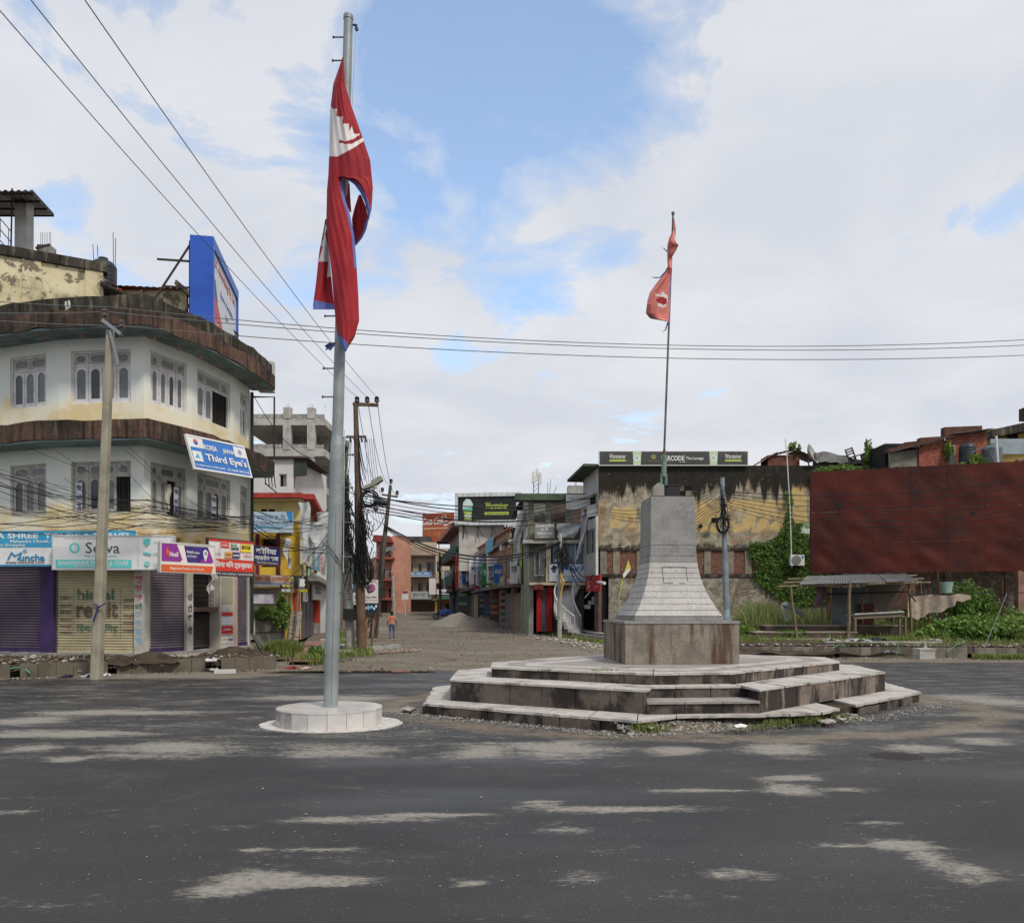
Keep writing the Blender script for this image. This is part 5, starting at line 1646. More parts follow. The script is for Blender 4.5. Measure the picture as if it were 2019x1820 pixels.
for i,(col,t,s,lab) in enumerate(((300,.35,.38,'heap of dark earth before the mauve shutter'),(462,.4,.42,'earth heap with litter before the corner pillar'),(232,.25,.3,'small earth heap at the gap in the block kerb'))):
	a,f = kpos(col),front_at(col)
	p = a.lerp(f,t)
	rr = random.Random(i + 3)
	o = MB().grid(lambda u,v: (math.cos(u * 6.2832) * (1 - v) * s * 2.0 + .05 * noise.noise((u * 9,v * 5,i)),math.sin(u * 6.2832) * (1 - v) * s * 1.3,s * .85 * (1 - (1 - v) ** 1.7) + .10 * noise.noise((math.cos(u * 6.28) * 3,math.sin(u * 6.28) * 3,v * 4 + i)) * (1 - v)),30,10).build('earth_heap',M_EARTHDK,None,T(p.x,p.y,.26),True)
	tag(o,lab,'earth heap')
def litter(name,label,x,y,z,s,m,seed,cat='litter',group=None):
	rr = random.Random(seed)
	o = MB().grid(lambda u,v: ((u - .5) * s * 2 + .3 * s * noise.noise((u * 5,v * 5,seed)),(v - .5) * s * 1.3 + .3 * s * noise.noise((u * 5,v * 5,seed + 9)),s * .35 * abs(noise.noise((u * 4.3,v * 4.3,seed + 3))) * 2 * math.sin(math.pi * min(1,max(0,u)))),10,8).build(name,m,None,T(x,y,z) @ Rz(rr.uniform(0,3)))
	return tag(o,label,cat,group)
M_PLAST = mat('white_plastic_film',(206,206,204),(176,178,178),ns=9,rough=.45,bump=.05)
q = kpos(188)
litter('plastic_sheet','crumpled white plastic sheet at the foot of the leaning concrete pole',q.x + .1,q.y - .38,.012,.26,M_PLAST,3)
litter('plastic_sheet','second scrap of white plastic beside the pole foot',q.x + .42,q.y - .3,.012,.18,M_PLAST,4)
q = kpos(410)
litter('plastic_sheet','dirty pale plastic rags spilling over the kerb blocks',q.x + .1,q.y - .02,.30,.22,M_PLAST,5)
litter('plastic_sheet','dirty plastic rag lying below the kerb gap',q.x + .2,q.y - .22,.05,.2,mat('grey_rag',(150,146,138)),6)
q = kpos(545)
litter('cloth_rag','red cloth rag at the end of the block kerb',q.x + .5,q.y - .1,.02,.2,mat('red_rag',(150,40,44)),7)
litter('plastic_sheet','white and pink wrappers beside the red rag',q.x + .95,q.y - .25,.02,.16,mat('pinkish_wrap',(200,170,160)),8)
litter('cloth_rag','dark rags on the muddy verge beside the pole',kpos(150).x,kpos(150).y - .45,.012,.2,mat('dark_rag',(40,42,52)),9)
o = MB().box(-.27,.27,-.1,.1,0,.1).build('loose_brick',mat('white_block',(196,192,184)),None,T(px(452,21.9),21.6,0) @ Rz(.15))
tag(o,'pale loose block lying on the road edge before the kerb','block')
o = tag(MB().tube([(px(2,20.2),20.0,.05),(px(20,20.2),20.1,.22),(px(45,20.2),20.2,.28),(px(66,20.3),20.15,.12)],.02,5).build('hose',mat('green_hose',(70,150,120))),'green hose curling through the kerb gap at the picture edge','hose')
M_WATER = NT('puddle_water')
M_WATER.b.inputs['Base Color'].default_value = lin((64,60,54))
M_WATER.b.inputs['Roughness'].default_value = .04
M_WATER.b.inputs['Specular IOR Level'].default_value = .6
M_WATER.bump(M_WATER.noise(6,2),.02,.01)
M_WATER = M_WATER.mat
def puddle(label,x0,y0,rx_,ry_,seed,z=.009):
	rr = random.Random(seed)
	n = 40
	P = []
	for i in range(n):
		a = 2 * math.pi * i / n
		k = 1 + .35 * noise.noise((math.cos(a) * 1.5,math.sin(a) * 1.5,seed))
		P.append((math.cos(a) * rx_ * k,math.sin(a) * ry_ * k))
	o = MB().add([(x,y,0) for x,y in P],[tuple(range(n))]).build('puddle',M_WATER,None,T(x0,y0,z))
	return tag(o,label,'puddle',kind=None)
puddle('long muddy puddle along the road edge beyond the flagpole',px(720,22.0),21.9,2.2,.32,1,.03)
puddle('short muddy puddle at the end of the shop kerb',px(590,22.0),21.75,1.0,.16,2,.03)
# ================================================================ LEFT SIDE OF THE STREET
LP = lambda z=0: z
def path_pt(s,t):
	d = 24.6 + 34 * t
	xl = -6.9 - (d - 24.6) * (.235 if d > 30 else .20) + (.0 if d < 30 else .17)
	return (xl + s * (.95 + .012 * (d - 24)),d,.12 + .0 * t + (gz(d) if d > 46 else 0))
M_PAVER = mat('red_paver',(150,108,96),(124,92,84),ns=3.5,grime=((88,76,66),.3,2),bump=.2)
pth = tag(MB().grid(path_pt,4,40).build('path',mat('path_bed',(110,98,86),bump=.5),None,None),kind='structure')
for j in range(26):
	for i in range(3):
		t0,t1 = (j + .03) / 60,(j + .97) / 60
		s0,s1 = (i + .03) / 3,(i + .97) / 3
		a,b_,c,d = path_pt(s0,t0),path_pt(s1,t0),path_pt(s1,t1),path_pt(s0,t1)
		MB().prism([a[:2],b_[:2],c[:2],d[:2]],.10,.138 + R.uniform(-.004,.004)).build('paver',M_PAVER,pth)
tag(MB().grid(lambda s,t: (-9.9 + 3.6 * s - 8.5 * t * (1 if t > .1 else t * 10),26.5 + 32 * t,.03 + .07 * math.sin(math.pi * min(1,s * 1.4)) + .05 * noise.noise((s * 5,t * 12,2)) + (gz(26.5 + 32 * t))),16,40).build('verge',M_EARTH,None,None,True),kind='structure')
M_ZINC = mat('old_zinc_fence',(150,148,138),(122,120,110),ns=1.8,streak=((92,84,70),.4,3),rough=.6,metal=.3,bump=.05)
fa,fb = Vector((px(503,30),30,.1)),Vector((px(563,31.5),31.5,.1))
FE = thing('zinc_fence','rusty corrugated zinc fence overgrown with vines beside the corner building','fence',fr(fa,fb))
L = (fb - fa).length
n = 5
for i in range(n):
	x0 = L * i / n
	hh = 1.55 + R.uniform(-.1,.12)
	MB().grid(lambda s,t: (x0 + s * (L / n + .02),.012 * math.sin(s * L / n * 75) + .004 * i,.02 + t * hh),40,1).build('zinc_sheet',M_ZINC,FE)
for z in (.75,1.25):
	MB().beam((0,-.03,z),(L,-.03,z),.035).build('rail',mat('rail_brown',(86,60,52)),FE)
FE2 = thing('slatted_gate','leaning pale slatted gate panel tied between bamboo poles at the fence end','gate',T(px(572,31.4),31.4,.1))
for i in range(9):
	MB().box(-.22,.22,-.02,.01,.08 + i * .17,.20 + i * .17).build('slat',mat('pale_slat',(188,184,176),(150,146,138),ns=5),FE2,T(px(574,31.4),31.4,.1) @ Matrix.Rotation(RAD(8),4,'Y'))
for u0,v0,u1,v1,lab in ((567,1262,577,1140,'grey bamboo pole leaning at the fence end'),(580,1255,590,1140,'grey bamboo pole leaning beside the slatted gate'),(560,1262,566,1175,'dark timber post at the end of the zinc fence')):
	tag(MB().tube([pt(u0,v0,31.2),pt((u0 + u1) / 2 + 1,(v0 + v1) / 2,31.2),pt(u1,v1,31.2)],[.05,.045,.035],7).build('leaning_pole',mat('grey_bamboo',(140,130,112),(110,100,86),ns=4)),lab,'pole')
bush('vine','leafy vine mass draped over the zinc fence',px(522,29.9),29.95,1.25,.75,.25,.55,1500,M_LEAF,.065,12,2,'vine')
bush('vine','tall vine climbing the bamboo poles beside the fence',px(557,30.6),30.6,.95,.38,.3,1.25,1500,M_LEAF,.065,14,3,'vine')
b = MB()
rnd = random.Random(12)
for i in range(950):
	t = rnd.random()
	x = px(505 + 85 * t,29.6) + rnd.gauss(0,.1)
	y = 29.2 + rnd.gauss(0,.5) - .6 * rnd.random()
	blades(b,x,y,.06,.32 + .25 * math.exp(-((t - .75) / .3) ** 2),rnd,5,.12,.7,.014)
for i in range(420):
	x,y = px(632,26) + rnd.gauss(0,.28),26 + rnd.gauss(0,.7)
	blades(b,x,y,.03,.34,rnd,5,.1,.8,.014)
for i in range(900):
	d = rnd.uniform(28,52)
	x = path_pt(1,(d - 24.6) / 34)[0] + rnd.uniform(.3,1.7)
	blades(b,x,d,.05 + gz(d),.25,rnd,4,.15,.8,.016)
tag(b.build('grass',M_GRASS),'rank grass along the fence and the footpath','grass',kind='stuff')
bush('shrub','low leafy shrub between the footpath and the flagpole',px(622,25.5),25.5,.02,.45,.35,.55,900,M_LEAF,.045,10,14,'shrub')
M_SLAB = mat('drain_slab',(166,164,158),(140,138,132),ns=2.5,streak=((104,100,94),.3,4),bump=.25)
SL = [(738,1282,34.0,1.5,.26,.5,'concrete beam lying nearest the pole foot on the dirt street'),(752,1280,34.0,1.5,.26,.48,'middle concrete beam of the three beside the pole'),(767,1279,34.2,1.7,.28,.45,'outer concrete beam with a broken end on the dirt street'),
	(740,1247,56,1.8,.5,.35,'stacked drain slabs further up the street by the kerb'),(750,1246,56.5,1.8,.5,.3,'pale drain slab beside the stacked slabs'),(741,1226,85,2.4,.8,.3,'small far pair of drain slabs in the street')]
for i,(u,v,D,l,w,ang,lab) in enumerate(SL):
	D = F * (CH - gz(D)) / (v - HY) if D < 50 else D
	o = MB().box(-l / 2,l / 2,-w / 2,w / 2,0,.17).build('concrete_beam',M_SLAB,None,T(px(u,D),D,gz(D) + .01) @ Rz(RAD(90 - ang * 40)))
	tag(o,lab,'concrete beam','precast beams on the dirt street')
for i,(u,D,l,w,a,tilt,lab) in enumerate(((668,33.2,1.4,.9,.3,.10,'tilted pavement slab over the drain beside the poles'),(700,32.6,1.3,.8,-.2,-.06,'broken pavement slab between the two poles'),(652,29.5,1.6,.12,.1,0,'edge stone lying across the drain'),(668,40,1.8,.6,.2,.05,'far drain cover slab beside the footpath'))):
	o = MB().box(-l / 2,l / 2,-w / 2,w / 2,0,.1).build('pavement_slab',M_SLAB,None,T(px(u,D),D,.12 + gz(D)) @ Rz(a) @ Matrix.Rotation(tilt,4,'X'))
	tag(o,lab,'slab')
rnd = random.Random(3)
b = MB()
for i in range(700):
	u = rnd.uniform(640,830)
	D = 28.5 + abs(rnd.gauss(0,1.1)) + (.02 * (u - 640))
	r = rnd.uniform(.012,.06)
	b.rock((px(u,D),D,r * .3 + .02),r,rnd,mi=0 if rnd.random() < .5 else 1)
tag(b.build('rubble',[mat('brick_rubble',(140,104,84),(110,84,70),ns=6),M_STONE]),'brick and stone rubble at the mouth of the dirt street','rubble',kind='stuff')
ya0,ya1 = (px(470,40),40.0),(px(592,40),40.0)
yb1 = (-13.8,58.0)
YB = thing('yellow_building','yellow two-storey shop building with maroon columns and a red roof edge','building',T(-11,42,0))
M_YEL = mat('bright_yellow_paint',(222,182,70),(204,164,64),ns=1.1,streak=((150,118,58),.25,2),bump=.1)
M_YELP = mat('pale_yellow_paint',(222,204,142),(206,186,124),ns=1.1,streak=((150,130,84),.25,2),bump=.1)
M_MAR = mat('maroon_paint',(110,44,48),(88,36,40),ns=2)
M_REDR = mat('red_roof_edge',(176,66,58),(140,50,48),ns=2.2,grime=((84,46,42),.3,3))
zz = lambda v,D=40: pz(v,D)
mf = fr((ya0[0],ya0[1],0),(ya1[0],ya1[1],0))
Lf = ya1[0] - ya0[0]
ux = lambda u: px(u,40) - ya0[0]
wall_panel(Lf,.2,zz(988),[(ux(513),ux(549),zz(1118),zz(1062)),(ux(515),ux(542),zz(1014.5),zz(1004))],.6).build('wall',M_YEL,YB,mf)
MB().box(-.02,Lf + .02,-.02,.1,zz(1030),zz(986)).build('upper_wall',M_YELP,YB,mf)
for a,c in ((515,527),(529.5,542)):
	MB().box(ux(a),ux(c),-.03,-.022,zz(1014),zz(1004)).build('vent_opening',M_DARK,YB,mf)
for u in (508,548.5):
	MB().box(ux(u) - .09,ux(u) + .09,-.05,.05,zz(1150),zz(1052)).build('column',M_MAR,YB,mf)
w = MB().box(ux(513),ux(549),.55,.6,zz(1118),zz(1062)).build('window',M_GLASS,YB,mf)
fb_ = MB()
for i in range(6):
	x = ux(513) + (ux(549) - ux(513)) * i / 5
	fb_.box(x - .02,x + .02,.48,.54,zz(1118),zz(1062))
fb_.build('window_bars',mat('grille_iron',(70,58,50)),w)
MB().box(-.1,Lf + .25,-.7,.3,zz(985),zz(975.5)).build('roof_edge',M_REDR,YB,mf)
MB().box(-.05,Lf + .15,-.5,.2,zz(988),zz(985.5)).build('eave_soffit',mat('cream_soffit',(216,200,150)),YB,mf)
MB().box(ux(551),ux(577),-.12,0,zz(1050),zz(1027)).build('maroon_panel',M_MAR,YB,mf)
MB().box(0,Lf,-.9,-.1,zz(1158),zz(1152)).build('canopy',M_CONC,YB,mf)
MB().box(0,ux(560),-.1,.0,.2,zz(1160)).build('ground_floor_wall',mat('cream_grey_wall',(186,180,164),(160,154,140),ns=1.2,streak=((110,104,92),.3,2)),YB,mf)
MB().box(ux(500),ux(545),-.7,-.12,zz(1190),zz(1172)).build('awning_roll',mat('faded_awning',(196,192,190),(140,140,170),ns=2),YB,mf)
MB().box(ux(578),Lf,-.02,.0,.2,zz(1166)).build('red_ground_wall',mat('red_wall',(176,62,52),(156,54,46),ns=1.5),YB,mf)
pv = MB().box(ux(578) + .02,ux(590),-.10,-.03,zz(1255),zz(1212)).build('kiosk_panel',mat('lilac_panel',(186,172,178),(164,150,156),ns=2),YB,mf)
MB().box(ux(580),ux(587),-.12,-.105,zz(1236),zz(1214)).build('kiosk_screen',mat('poster_blue',(40,74,104),(70,110,140),ns=5),pv,mf)
ms = fr((ya1[0],ya1[1],0),(yb1[0],yb1[1],0))
Ls = math.hypot(yb1[0] - ya1[0],yb1[1] - ya1[1])
wall_panel(Ls,.2,7.4,[(1.2,3.0,4.0,6.6),(4.6,6.6,4.2,6.8),(9,11,4.2,6.8),(13,15,4.2,6.8)],.3).build('side_wall',M_YELP,YB,ms)
for a,c in ((1.2,3.0),(4.6,6.6),(9,11),(13,15)):
	w = MB().box(a,c,.25,.3,4.0,6.8).build('window',M_GLASS,YB,ms)
	MB().ring(rect(a,c,4.0,6.8),rect(a + .1,c - .1,4.1,6.7),.1,.2).build('frame',M_SASH2,w)
for i in range(3):
	shutter(YB,ms,.5 + i * 2.6,2.9 + i * 2.6,.2,2.9,M_SH_GREY,y=-.04)
MB().box(9.0,Ls,-.3,-.02,.9,3.1).build('red_side_wall',mat('red_wall',(176,62,52)),YB,ms)
MB().box(9.0,Ls,-.3,-.02,.2,.88).build('stone_base',M_CONC,YB,ms)
MB().extr([(-.2,7.24),(Ls,7.24),(Ls,7.5),(-.2,7.5)],-.7,.2).build('roof_edge',M_REDR,YB,ms)
MB().box(0,Ls,-.9,.0,3.15,3.4).build('canopy',M_CONC,YB,ms)
MB().prism([(ya0[0],40.7),(ya1[0] - .35,40.7),(yb1[0] - .4,58),(yb1[0] - 8,58)],.1,7.3).build('light_block_core',M_DARK,YB,ID)
M_BLANK = mat('blank_board',(196,186,172),(180,170,156),ns=2)
mw,w,h = frame_px(470,39.2,577,39.2,1050,1009)
board('finance_office_board','pale blue finance office board across the yellow building',mw,w,h,.12,flat('sign_iceblue',(178,196,206)),[
	('t','मेन्ट फाइनान्स क. लि.',w * .52,h * .72,w * .72,.36,flat('sign_steelblue',(84,128,160))),('t','MENT & FINANCE CO. LTD',w * .53,h * .42,w * .76,.22,flat('sign_steelblue',(84,128,160))),('r',w * .1,w * .82,h * .2,h * .27,CY),
	('p',[(w * .88,h),(w,h),(w,h * .5),(w * .95,h * .45)],flat('sign_corner_blue',(52,132,190)))])
mw,w,h = frame_px(595,39.0,616,42.0,1112,1062)
board('blank_cream_board','blank cream board fixed on the street side of the yellow building',mw,w,h,.08,M_BLANK)
mw,w,h = frame_px(615,44.0,631,47.0,1122,1080)
board('teal_panel_board','tall teal advertising panel beside the grey flagpole',mw,w,h,.1,flat('sign_greyteal',(112,158,168)),[('p',circ(w * .5,h * .86,.3),W_),('t','क\nन\nस\nर',w * .5,h * .45,w * .5,h * .55,W_)])
mw,w,h = frame_px(600,40.2,607,40.6,1186,1150)
board('narrow_grey_board','narrow grey hanging board at the corner of the yellow building',mw,w,h,.08,flat('sign_greywhite',(150,150,150)),[('t','मो\nबा\nइ\nल',w * .5,h * .5,w * .6,h * .8,GREYT)])
mw,w,h = frame_px(606,41.0,612,41.5,1150,1115)
board('narrow_green_board','narrow green hanging board on the street side of the yellow building',mw,w,h,.08,flat('sign_dullgreen',(60,120,100)),[('t','अ',w * .5,h * .6,w * .5,.4,W_)])
mw,w,h = frame_px(617,46.0,637,50.0,1182,1128)
board('lettered_banner_board','white banner with scattered dark lettering low on the yellow building side',mw,w,h,.08,W_,[('t','होलसेल\nतथा\nखुद्रा\nपसल',w * .5,h * .55,w * .8,h * .7,NAVY),('t','क\nस्मे\nटि\nक',w * .88,h * .5,w * .12,h * .8,REDS)])
mw,w,h = frame_px(628,49.0,642,53.0,1170,1075)
board('red_lettered_board','tall white board with red letters half hidden by the flagpole',mw,w,h,.08,W_,[('t','सा\nडी\nसे\nन्ट\nर',w * .4,h * .5,w * .5,h * .9,REDS)])
for i,(u,v,D,ww,hh,lab) in enumerate(((588,990,39.3,.55,3.0,'long torn white banner hanging from the roof edge of the yellow building'),(603,1030,39.3,.7,1.6,'twisted white banner strip in front of the balcony bars'),(557,1062,39.0,.3,1.5,'thin torn poster strip on the yellow column'),(623,1010,43,.7,3.4,'shredded white banner near the flagpole'))):
	o = MB().grid(lambda s,t: (s * ww * (1 - .3 * t) + t * ww * (.5 + .4 * math.sin(i)) + .06 * math.sin(t * 11),.12 * math.sin(s * 5 + t * 6 + i),-t * hh + .15 * s * math.sin(t * 9)),8,26).build('torn_banner',mat('torn_banner_white',(198,198,196),(160,166,172),ns=3,bump=.05),None,T(pt(u,v,D)),True)
	tag(o,lab,'banner')
WB = thing('white_building','plain white house with a sliding window behind the yellow building','building',T(px(540,46),46,0))
x0,x1 = px(465,46),px(579,46)
wall_panel(x1 - x0,0,pz(905,46),[(px(550,46) - x0,px(577.5,46) - x0 - .35,pz(961,46),pz(934.5,46))],.2).build('wall',mat('clean_white_wall',(204,202,198),(192,189,184),ns=.8,streak=((160,154,146),.2,2)),WB,T(x0,46,0))
a,c = px(550,46) - x0,px(577.5,46) - x0 - .35
w = MB().ring(rect(a,c,pz(961,46),pz(934.5,46)),rect(a + .05,c - .05,pz(961,46) + .05,pz(934.5,46) - .05),.06,.14).build('window',mat('white_frame',(206,202,198)),WB,T(x0,46,0))
MB().box(a,(a + c) / 2,.16,.18,pz(961,46),pz(934.5,46)).build('pane',M_DARK,w,T(x0,46,0))
MB().box((a + c) / 2,c,.12,.14,pz(961,46),pz(934.5,46)).build('pane',M_GLASSF,w,T(x0,46,0))
MB().prism([(x0,46.4),(x1,46.35),(x1 + .5,52),(x0,52)],0,pz(905,46) - .01).build('side_walls',mat('clean_white_wall',(204,202,198)),WB,ID)
MB().box(-.1,x1 - x0 + .9,-.2,5,pz(905,46),pz(902.5,46)).build('roof_sheet',mat('dark_steel',(58,52,50)),WB,T(x0,46,0))
MB().extr([(0,pz(940,46)),(.75,pz(938,46)),(.75,pz(905,46)),(0,pz(905,46))],-.05,.0).build('dark_panel',mat('dark_green_grey',(58,62,58)),WB,T(x1 + .02,46,0))
CF = thing('concrete_frame_building','unfinished grey concrete frame building with open floors and block parapets','building',T(px(570,56),56,0))
D = 56
X = lambda u: px(u,D)
M_BLKW = brickmat('pale_blockwork',(172,170,164),(158,155,148),(116,112,106),.42,.19,msz=.014)
for v0,v1,u0,u1 in ((839,826.5,470,642),(900,886,470,641),(972,960,573,641)):
	MB().box(X(u0),X(u1),D - .1,D + 8,pz(v0,D),pz(v1,D)).build('floor_slab',M_CONC_L,CF,ID)
for u,v0,v1 in ((566.5,887,839),(614,887,839),(567,826,804),(614,826,805),(613,960,900),(470,887,839)):
	MB().box(X(u) - .27,X(u) + .27,D - .14,D + .3,pz(v0,D),pz(v1,D)).build('column',M_CONC_L,CF,ID)
for yy in (D + 4,D + 7.6):
	for u in (520,567,614):
		MB().box(X(u) - .2,X(u) + .2,yy,yy + .4,pz(960,D),pz(839,D)).build('column',M_CONC,CF,ID)
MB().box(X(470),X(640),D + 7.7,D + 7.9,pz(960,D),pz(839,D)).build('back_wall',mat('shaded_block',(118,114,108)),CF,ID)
for u0,u1,v0,v1 in ((470,561,826,817),(572,609,826,817),(619,639,826,817.5),(470,561,886,876),(572,609,886,876),(619,638,886,877),(590,608,960,900)):
	MB().box(X(u0),X(u1),D - .05,D + .15,pz(v0,D),pz(v1,D)).build('block_wall',M_BLKW,CF,ID)
MB().extr([(X(594),pz(955,D)),(X(597),pz(955,D)),(X(597),pz(938,D)),(X(594),pz(938,D))],D - .07,D - .06).build('brick_patch',mat('red_patch',(166,56,50)),CF,ID)
MB().box(X(585),X(641),D - .05,D + 6,0,pz(972,D)).build('lower_storey',mat('grey_lower',(120,112,100),(96,88,80),ns=1),CF,ID)
b = MB()
for u in (565,569,612,616,641):
	b.tube([(X(u),D,pz(806,D)),(X(u),D,pz(797,D))],.012,3)
b.build('rebar',mat('rebar_rust',(78,58,48)),CF,ID)
b = MB()
b.tube([pt(497,783,28.5),pt(541,783,28.5),pt(541,905,28.5)],.035,5)
tag(b.build('pipe_bracket',mat('dark_steel',(58,52,50))),'right-angled steel pipe bracket jutting from the corner building edge','bracket')
b = MB()
for i,u in enumerate((521,528,534,540)):
	b.tube([pt(u,925 + i * 2,27.9),pt(u + 3,956 + i * 2,27.9)],.018,4)
b.tube([pt(522,952,27.9),pt(546,972,27.9)],.02,4)
tag(b.build('bent_bars',mat('dark_steel',(58,52,50))),'bent steel bars hanging below the balcony end','steel bars')
for i,(u0,u1,D0,D1,vt,c,lab) in enumerate(((640,668,64,86,1130,(150,120,104),'dim brownish shop row behind the tangled cables'),(668,706,88,104,1105,(120,140,132),'greenish shop row further up behind the poles'),(704,742,100,112,1098,(132,108,96),'dark shop house beside the orange building'))):
	p,q = Vector((px(u0,D0),D0,gz(D0))),Vector((px(u1,D1),D1,gz(D1)))
	mm = fr(p,q)
	L = math.hypot(q.x - p.x,q.y - p.y)
	hh = pz(vt,(D0 + D1) / 2) - gz(D0)
	B = thing('shop_house',lab,'building',mm,'far shop houses')
	holes = []
	nb = max(2,int(L / 5))
	for k in range(nb):
		xx = L * (k + .2) / nb
		holes += [(xx,xx + L / nb * .6,4.2,6.0)]
	m_ = mat('shop_wall_' + str(i),c,tuple(x * .75 for x in c),ns=.6,streak=((60,54,50),.3,1.2))
	wall_panel(L,0,hh,[h_ for h_ in holes if h_[3] < hh - .3],.3).build('wall',m_,B)
	MB().box(-.5,L,.35,6,0,hh).build('light_block_core',M_DARK,B)
	MB().box(-.3,L,-1.0,.1,3.1,3.4).build('canopy',mat('teal_canopy',(60,110,110),(90,80,76),ns=1),B)
	for k in range(nb):
		xx = L * (k + .1) / nb
		shutter(B,mm,xx,xx + L / nb * .7,.05,2.7,(M_SH_GREY,M_SH_DK,mat('teal_shutter',(56,104,104)))[k % 3],y=-.05,pitch=.2)
		MB().box(xx,xx + L / nb * .75,-.3,-.2,3.4,4.1).build('shop_board',(flat('sign_iceblue',(178,196,206)),REDS,W_,SIGB)[(k + i) % 4],B)
# ================================================================ RIGHT SIDE OF THE STREET
def plain_window(parent,mw,x0,x1,z0,z1,y=.05,m=None,mull=1,mg=None,bar=0):
	t = .05
	m = m or M_SASH2
	w = MB().ring(rect(x0,x1,z0,z1),rect(x0 + t,x1 - t,z0 + t,z1 - t),y,y + .08).build('window',m,parent,mw)
	for i in range(mull):
		xx = x0 + (x1 - x0) * (i + 1) / (mull + 1)
		MB().box(xx - .025,xx + .025,y + .005,y + .07,z0 + t,z1 - t).build('mullion',m,w,mw)
	for i in range(mull + 1):
		a,c = x0 + (x1 - x0) * i / (mull + 1),x0 + (x1 - x0) * (i + 1) / (mull + 1)
		MB().box(a + .03,c - .03,y + .04,y + .046,z0 + t,z1 - t).build('pane',mg or (M_GLASS if (i + int(z0)) % 2 else M_GLASSF),w,mw)
	return w
D0 = 47.0
BX = lambda u: px(u,D0)
BZ = lambda v: pz(v,D0)
BB = thing('lounge_building','tall mould-blackened side wall building with yellow paint patches and bare brick below','building',T(12,50,0))
def lounge_wall_mat():
	t = NT('blackened_side_wall')
	x,y,z = t.sep()
	n1,n2 = t.noise(.9,9,.66,dist=.4),t.noise(2.6,9,.68)
	base = t.mix(t.ss(n2,.36,.66),lin((170,160,138)),lin((116,108,94)))
	base = t.mix(t.ss(n1,.52,.62),base,lin((148,122,92)))
	def boxm(x0,x1,z0,z1,e=.12):
		a = t.math('MULTIPLY',t.ss(x,x0 - e,x0 + e),t.ss(x,x1 - e,x1 + e,1,0))
		b = t.math('MULTIPLY',t.ss(z,z0 - e,z0 + e),t.ss(z,z1 - e,z1 + e,1,0))
		return t.math('MULTIPLY',a,b)
	ym = t.math('MAXIMUM',boxm(BX(1203),BX(1256),BZ(1042),BZ(1000)),boxm(BX(1364),BX(1560),BZ(1050),BZ(985)))
	ym = t.math('MAXIMUM',ym,boxm(BX(1560),BX(1592),BZ(1050),BZ(960)))
	yf = t.ss(t.math('ADD',t.math('MULTIPLY',ym,.62),t.math('MULTIPLY',t.math('SUBTRACT',t.noise(1.1,10,.7,dist=.8),.5),2.6)),.34,.62,0,.95)
	yc = t.mix(t.ss(n2,.4,.7),lin((198,170,112)),lin((178,152,108)))
	col = t.mix(yf,base,yc)
	s1 = t.noise(1.0,8,.66,vec=t.map((2.2,2.2,.22)))
	f = t.math('ADD',t.ss(z,BZ(1010),BZ(925)),t.math('MULTIPLY',t.math('SUBTRACT',s1,.5),2.4))
	col = t.mix(t.ss(f,.30,.62,0,.96),col,lin((34,32,29)))
	col = t.mix(t.ss(t.noise(5.5,8,.7),.60,.72,0,.8),col,lin((150,138,112)))
	f3 = t.math('ADD',t.ss(z,BZ(1078),BZ(1062),1,0),t.math('MULTIPLY',t.math('SUBTRACT',n2,.5),1.8))
	col = t.mix(t.ss(f3,.7,1.1,0,.8),col,lin((52,47,40)))
	t.put(t.b.inputs['Base Color'],col)
	t.b.inputs['Roughness'].default_value = .92
	t.b.inputs['Specular IOR Level'].default_value = .15
	t.bump(t.noise(14,7,.7),.6,.03)
	return t.mat
M_LW = lounge_wall_mat()
M_LBRK = brickmat('exposed_brick',(134,82,66),(108,68,56),(128,116,100),.25,.10,plaster=((160,150,130),.36,.9),grime=((48,42,36),.25,1.6))
M_LROUGH = brickmat('rough_stone_wall',(128,104,84),(104,90,76),(150,142,126),.3,.12,plaster=((158,150,134),.52,1.0),grime=((60,54,46),.3,1.4),msz=.02)
xl,xr = BX(1180),BX(1660)
MB().box(xl,xr,D0,D0 + .25,5.35,BZ(918)).build('upper_wall',M_LW,BB,ID)
MB().box(xl - .05,xr,D0 - .10,D0 + .25,5.2,5.34).build('floor_band',M_BLACK,BB,ID)
cols = [1190,1215,1262,1310,1348,1395,1440,1475,1530,1600]
for u in cols:
	MB().box(BX(u) - .2,BX(u) + .2,D0 - .04,D0 + .2,3.8,5.2).build('concrete_post',mat('dirty_concrete',(140,130,114),(112,104,90),ns=2,streak=((70,62,54),.35,3),bump=.4),BB,ID)
for u0,u1 in zip(cols,cols[1:]):
	MB().box(BX(u0) + .2,BX(u1) - .2,D0 + .02,D0 + .2,3.8,5.2).build('brick_panel',M_LBRK,BB,ID)
MB().box(xl - .05,xr,D0 - .06,D0 + .2,3.62,3.79).build('floor_band',M_BLACK,BB,ID)
MB().box(xl + .6,xr,D0,D0 + .2,0,3.61).build('lower_wall',M_LROUGH,BB,ID)
MB().box(xl,xr,D0 + .26,D0 + 3.0,.2,BZ(920)).build('light_block_core',M_DARK,BB,ID)
sa,sb = Vector((xl,D0,0)),Vector((px(1150,50.4),50.4,0))
msf = fr(sb,sa)
Lsf = (sb - sa).length
wall_panel(Lsf,3.4,BZ(922),[(.5,2.8,5.1,6.6),(.4,2.9,7.2,8.6)],.3).build('front_wall',mat('grey_white_front',(176,176,172),(150,150,146),ns=1),BB,msf)
plain_window(BB,msf,.5,2.8,5.1,6.6,mull=3)
MB().box(.4,2.9,.28,.3,7.2,8.6).build('dark_opening',M_DARK,BB,msf)
MB().box(0,Lsf,.6,.62,0,3.4).build('dark_ground_floor',M_DARK,BB,msf)
MB().box(2.6,Lsf,.0,.2,0,3.4).build('corner_pier',mat('brown_shutter_pier',(104,84,78),(84,68,64),ns=2),BB,msf)
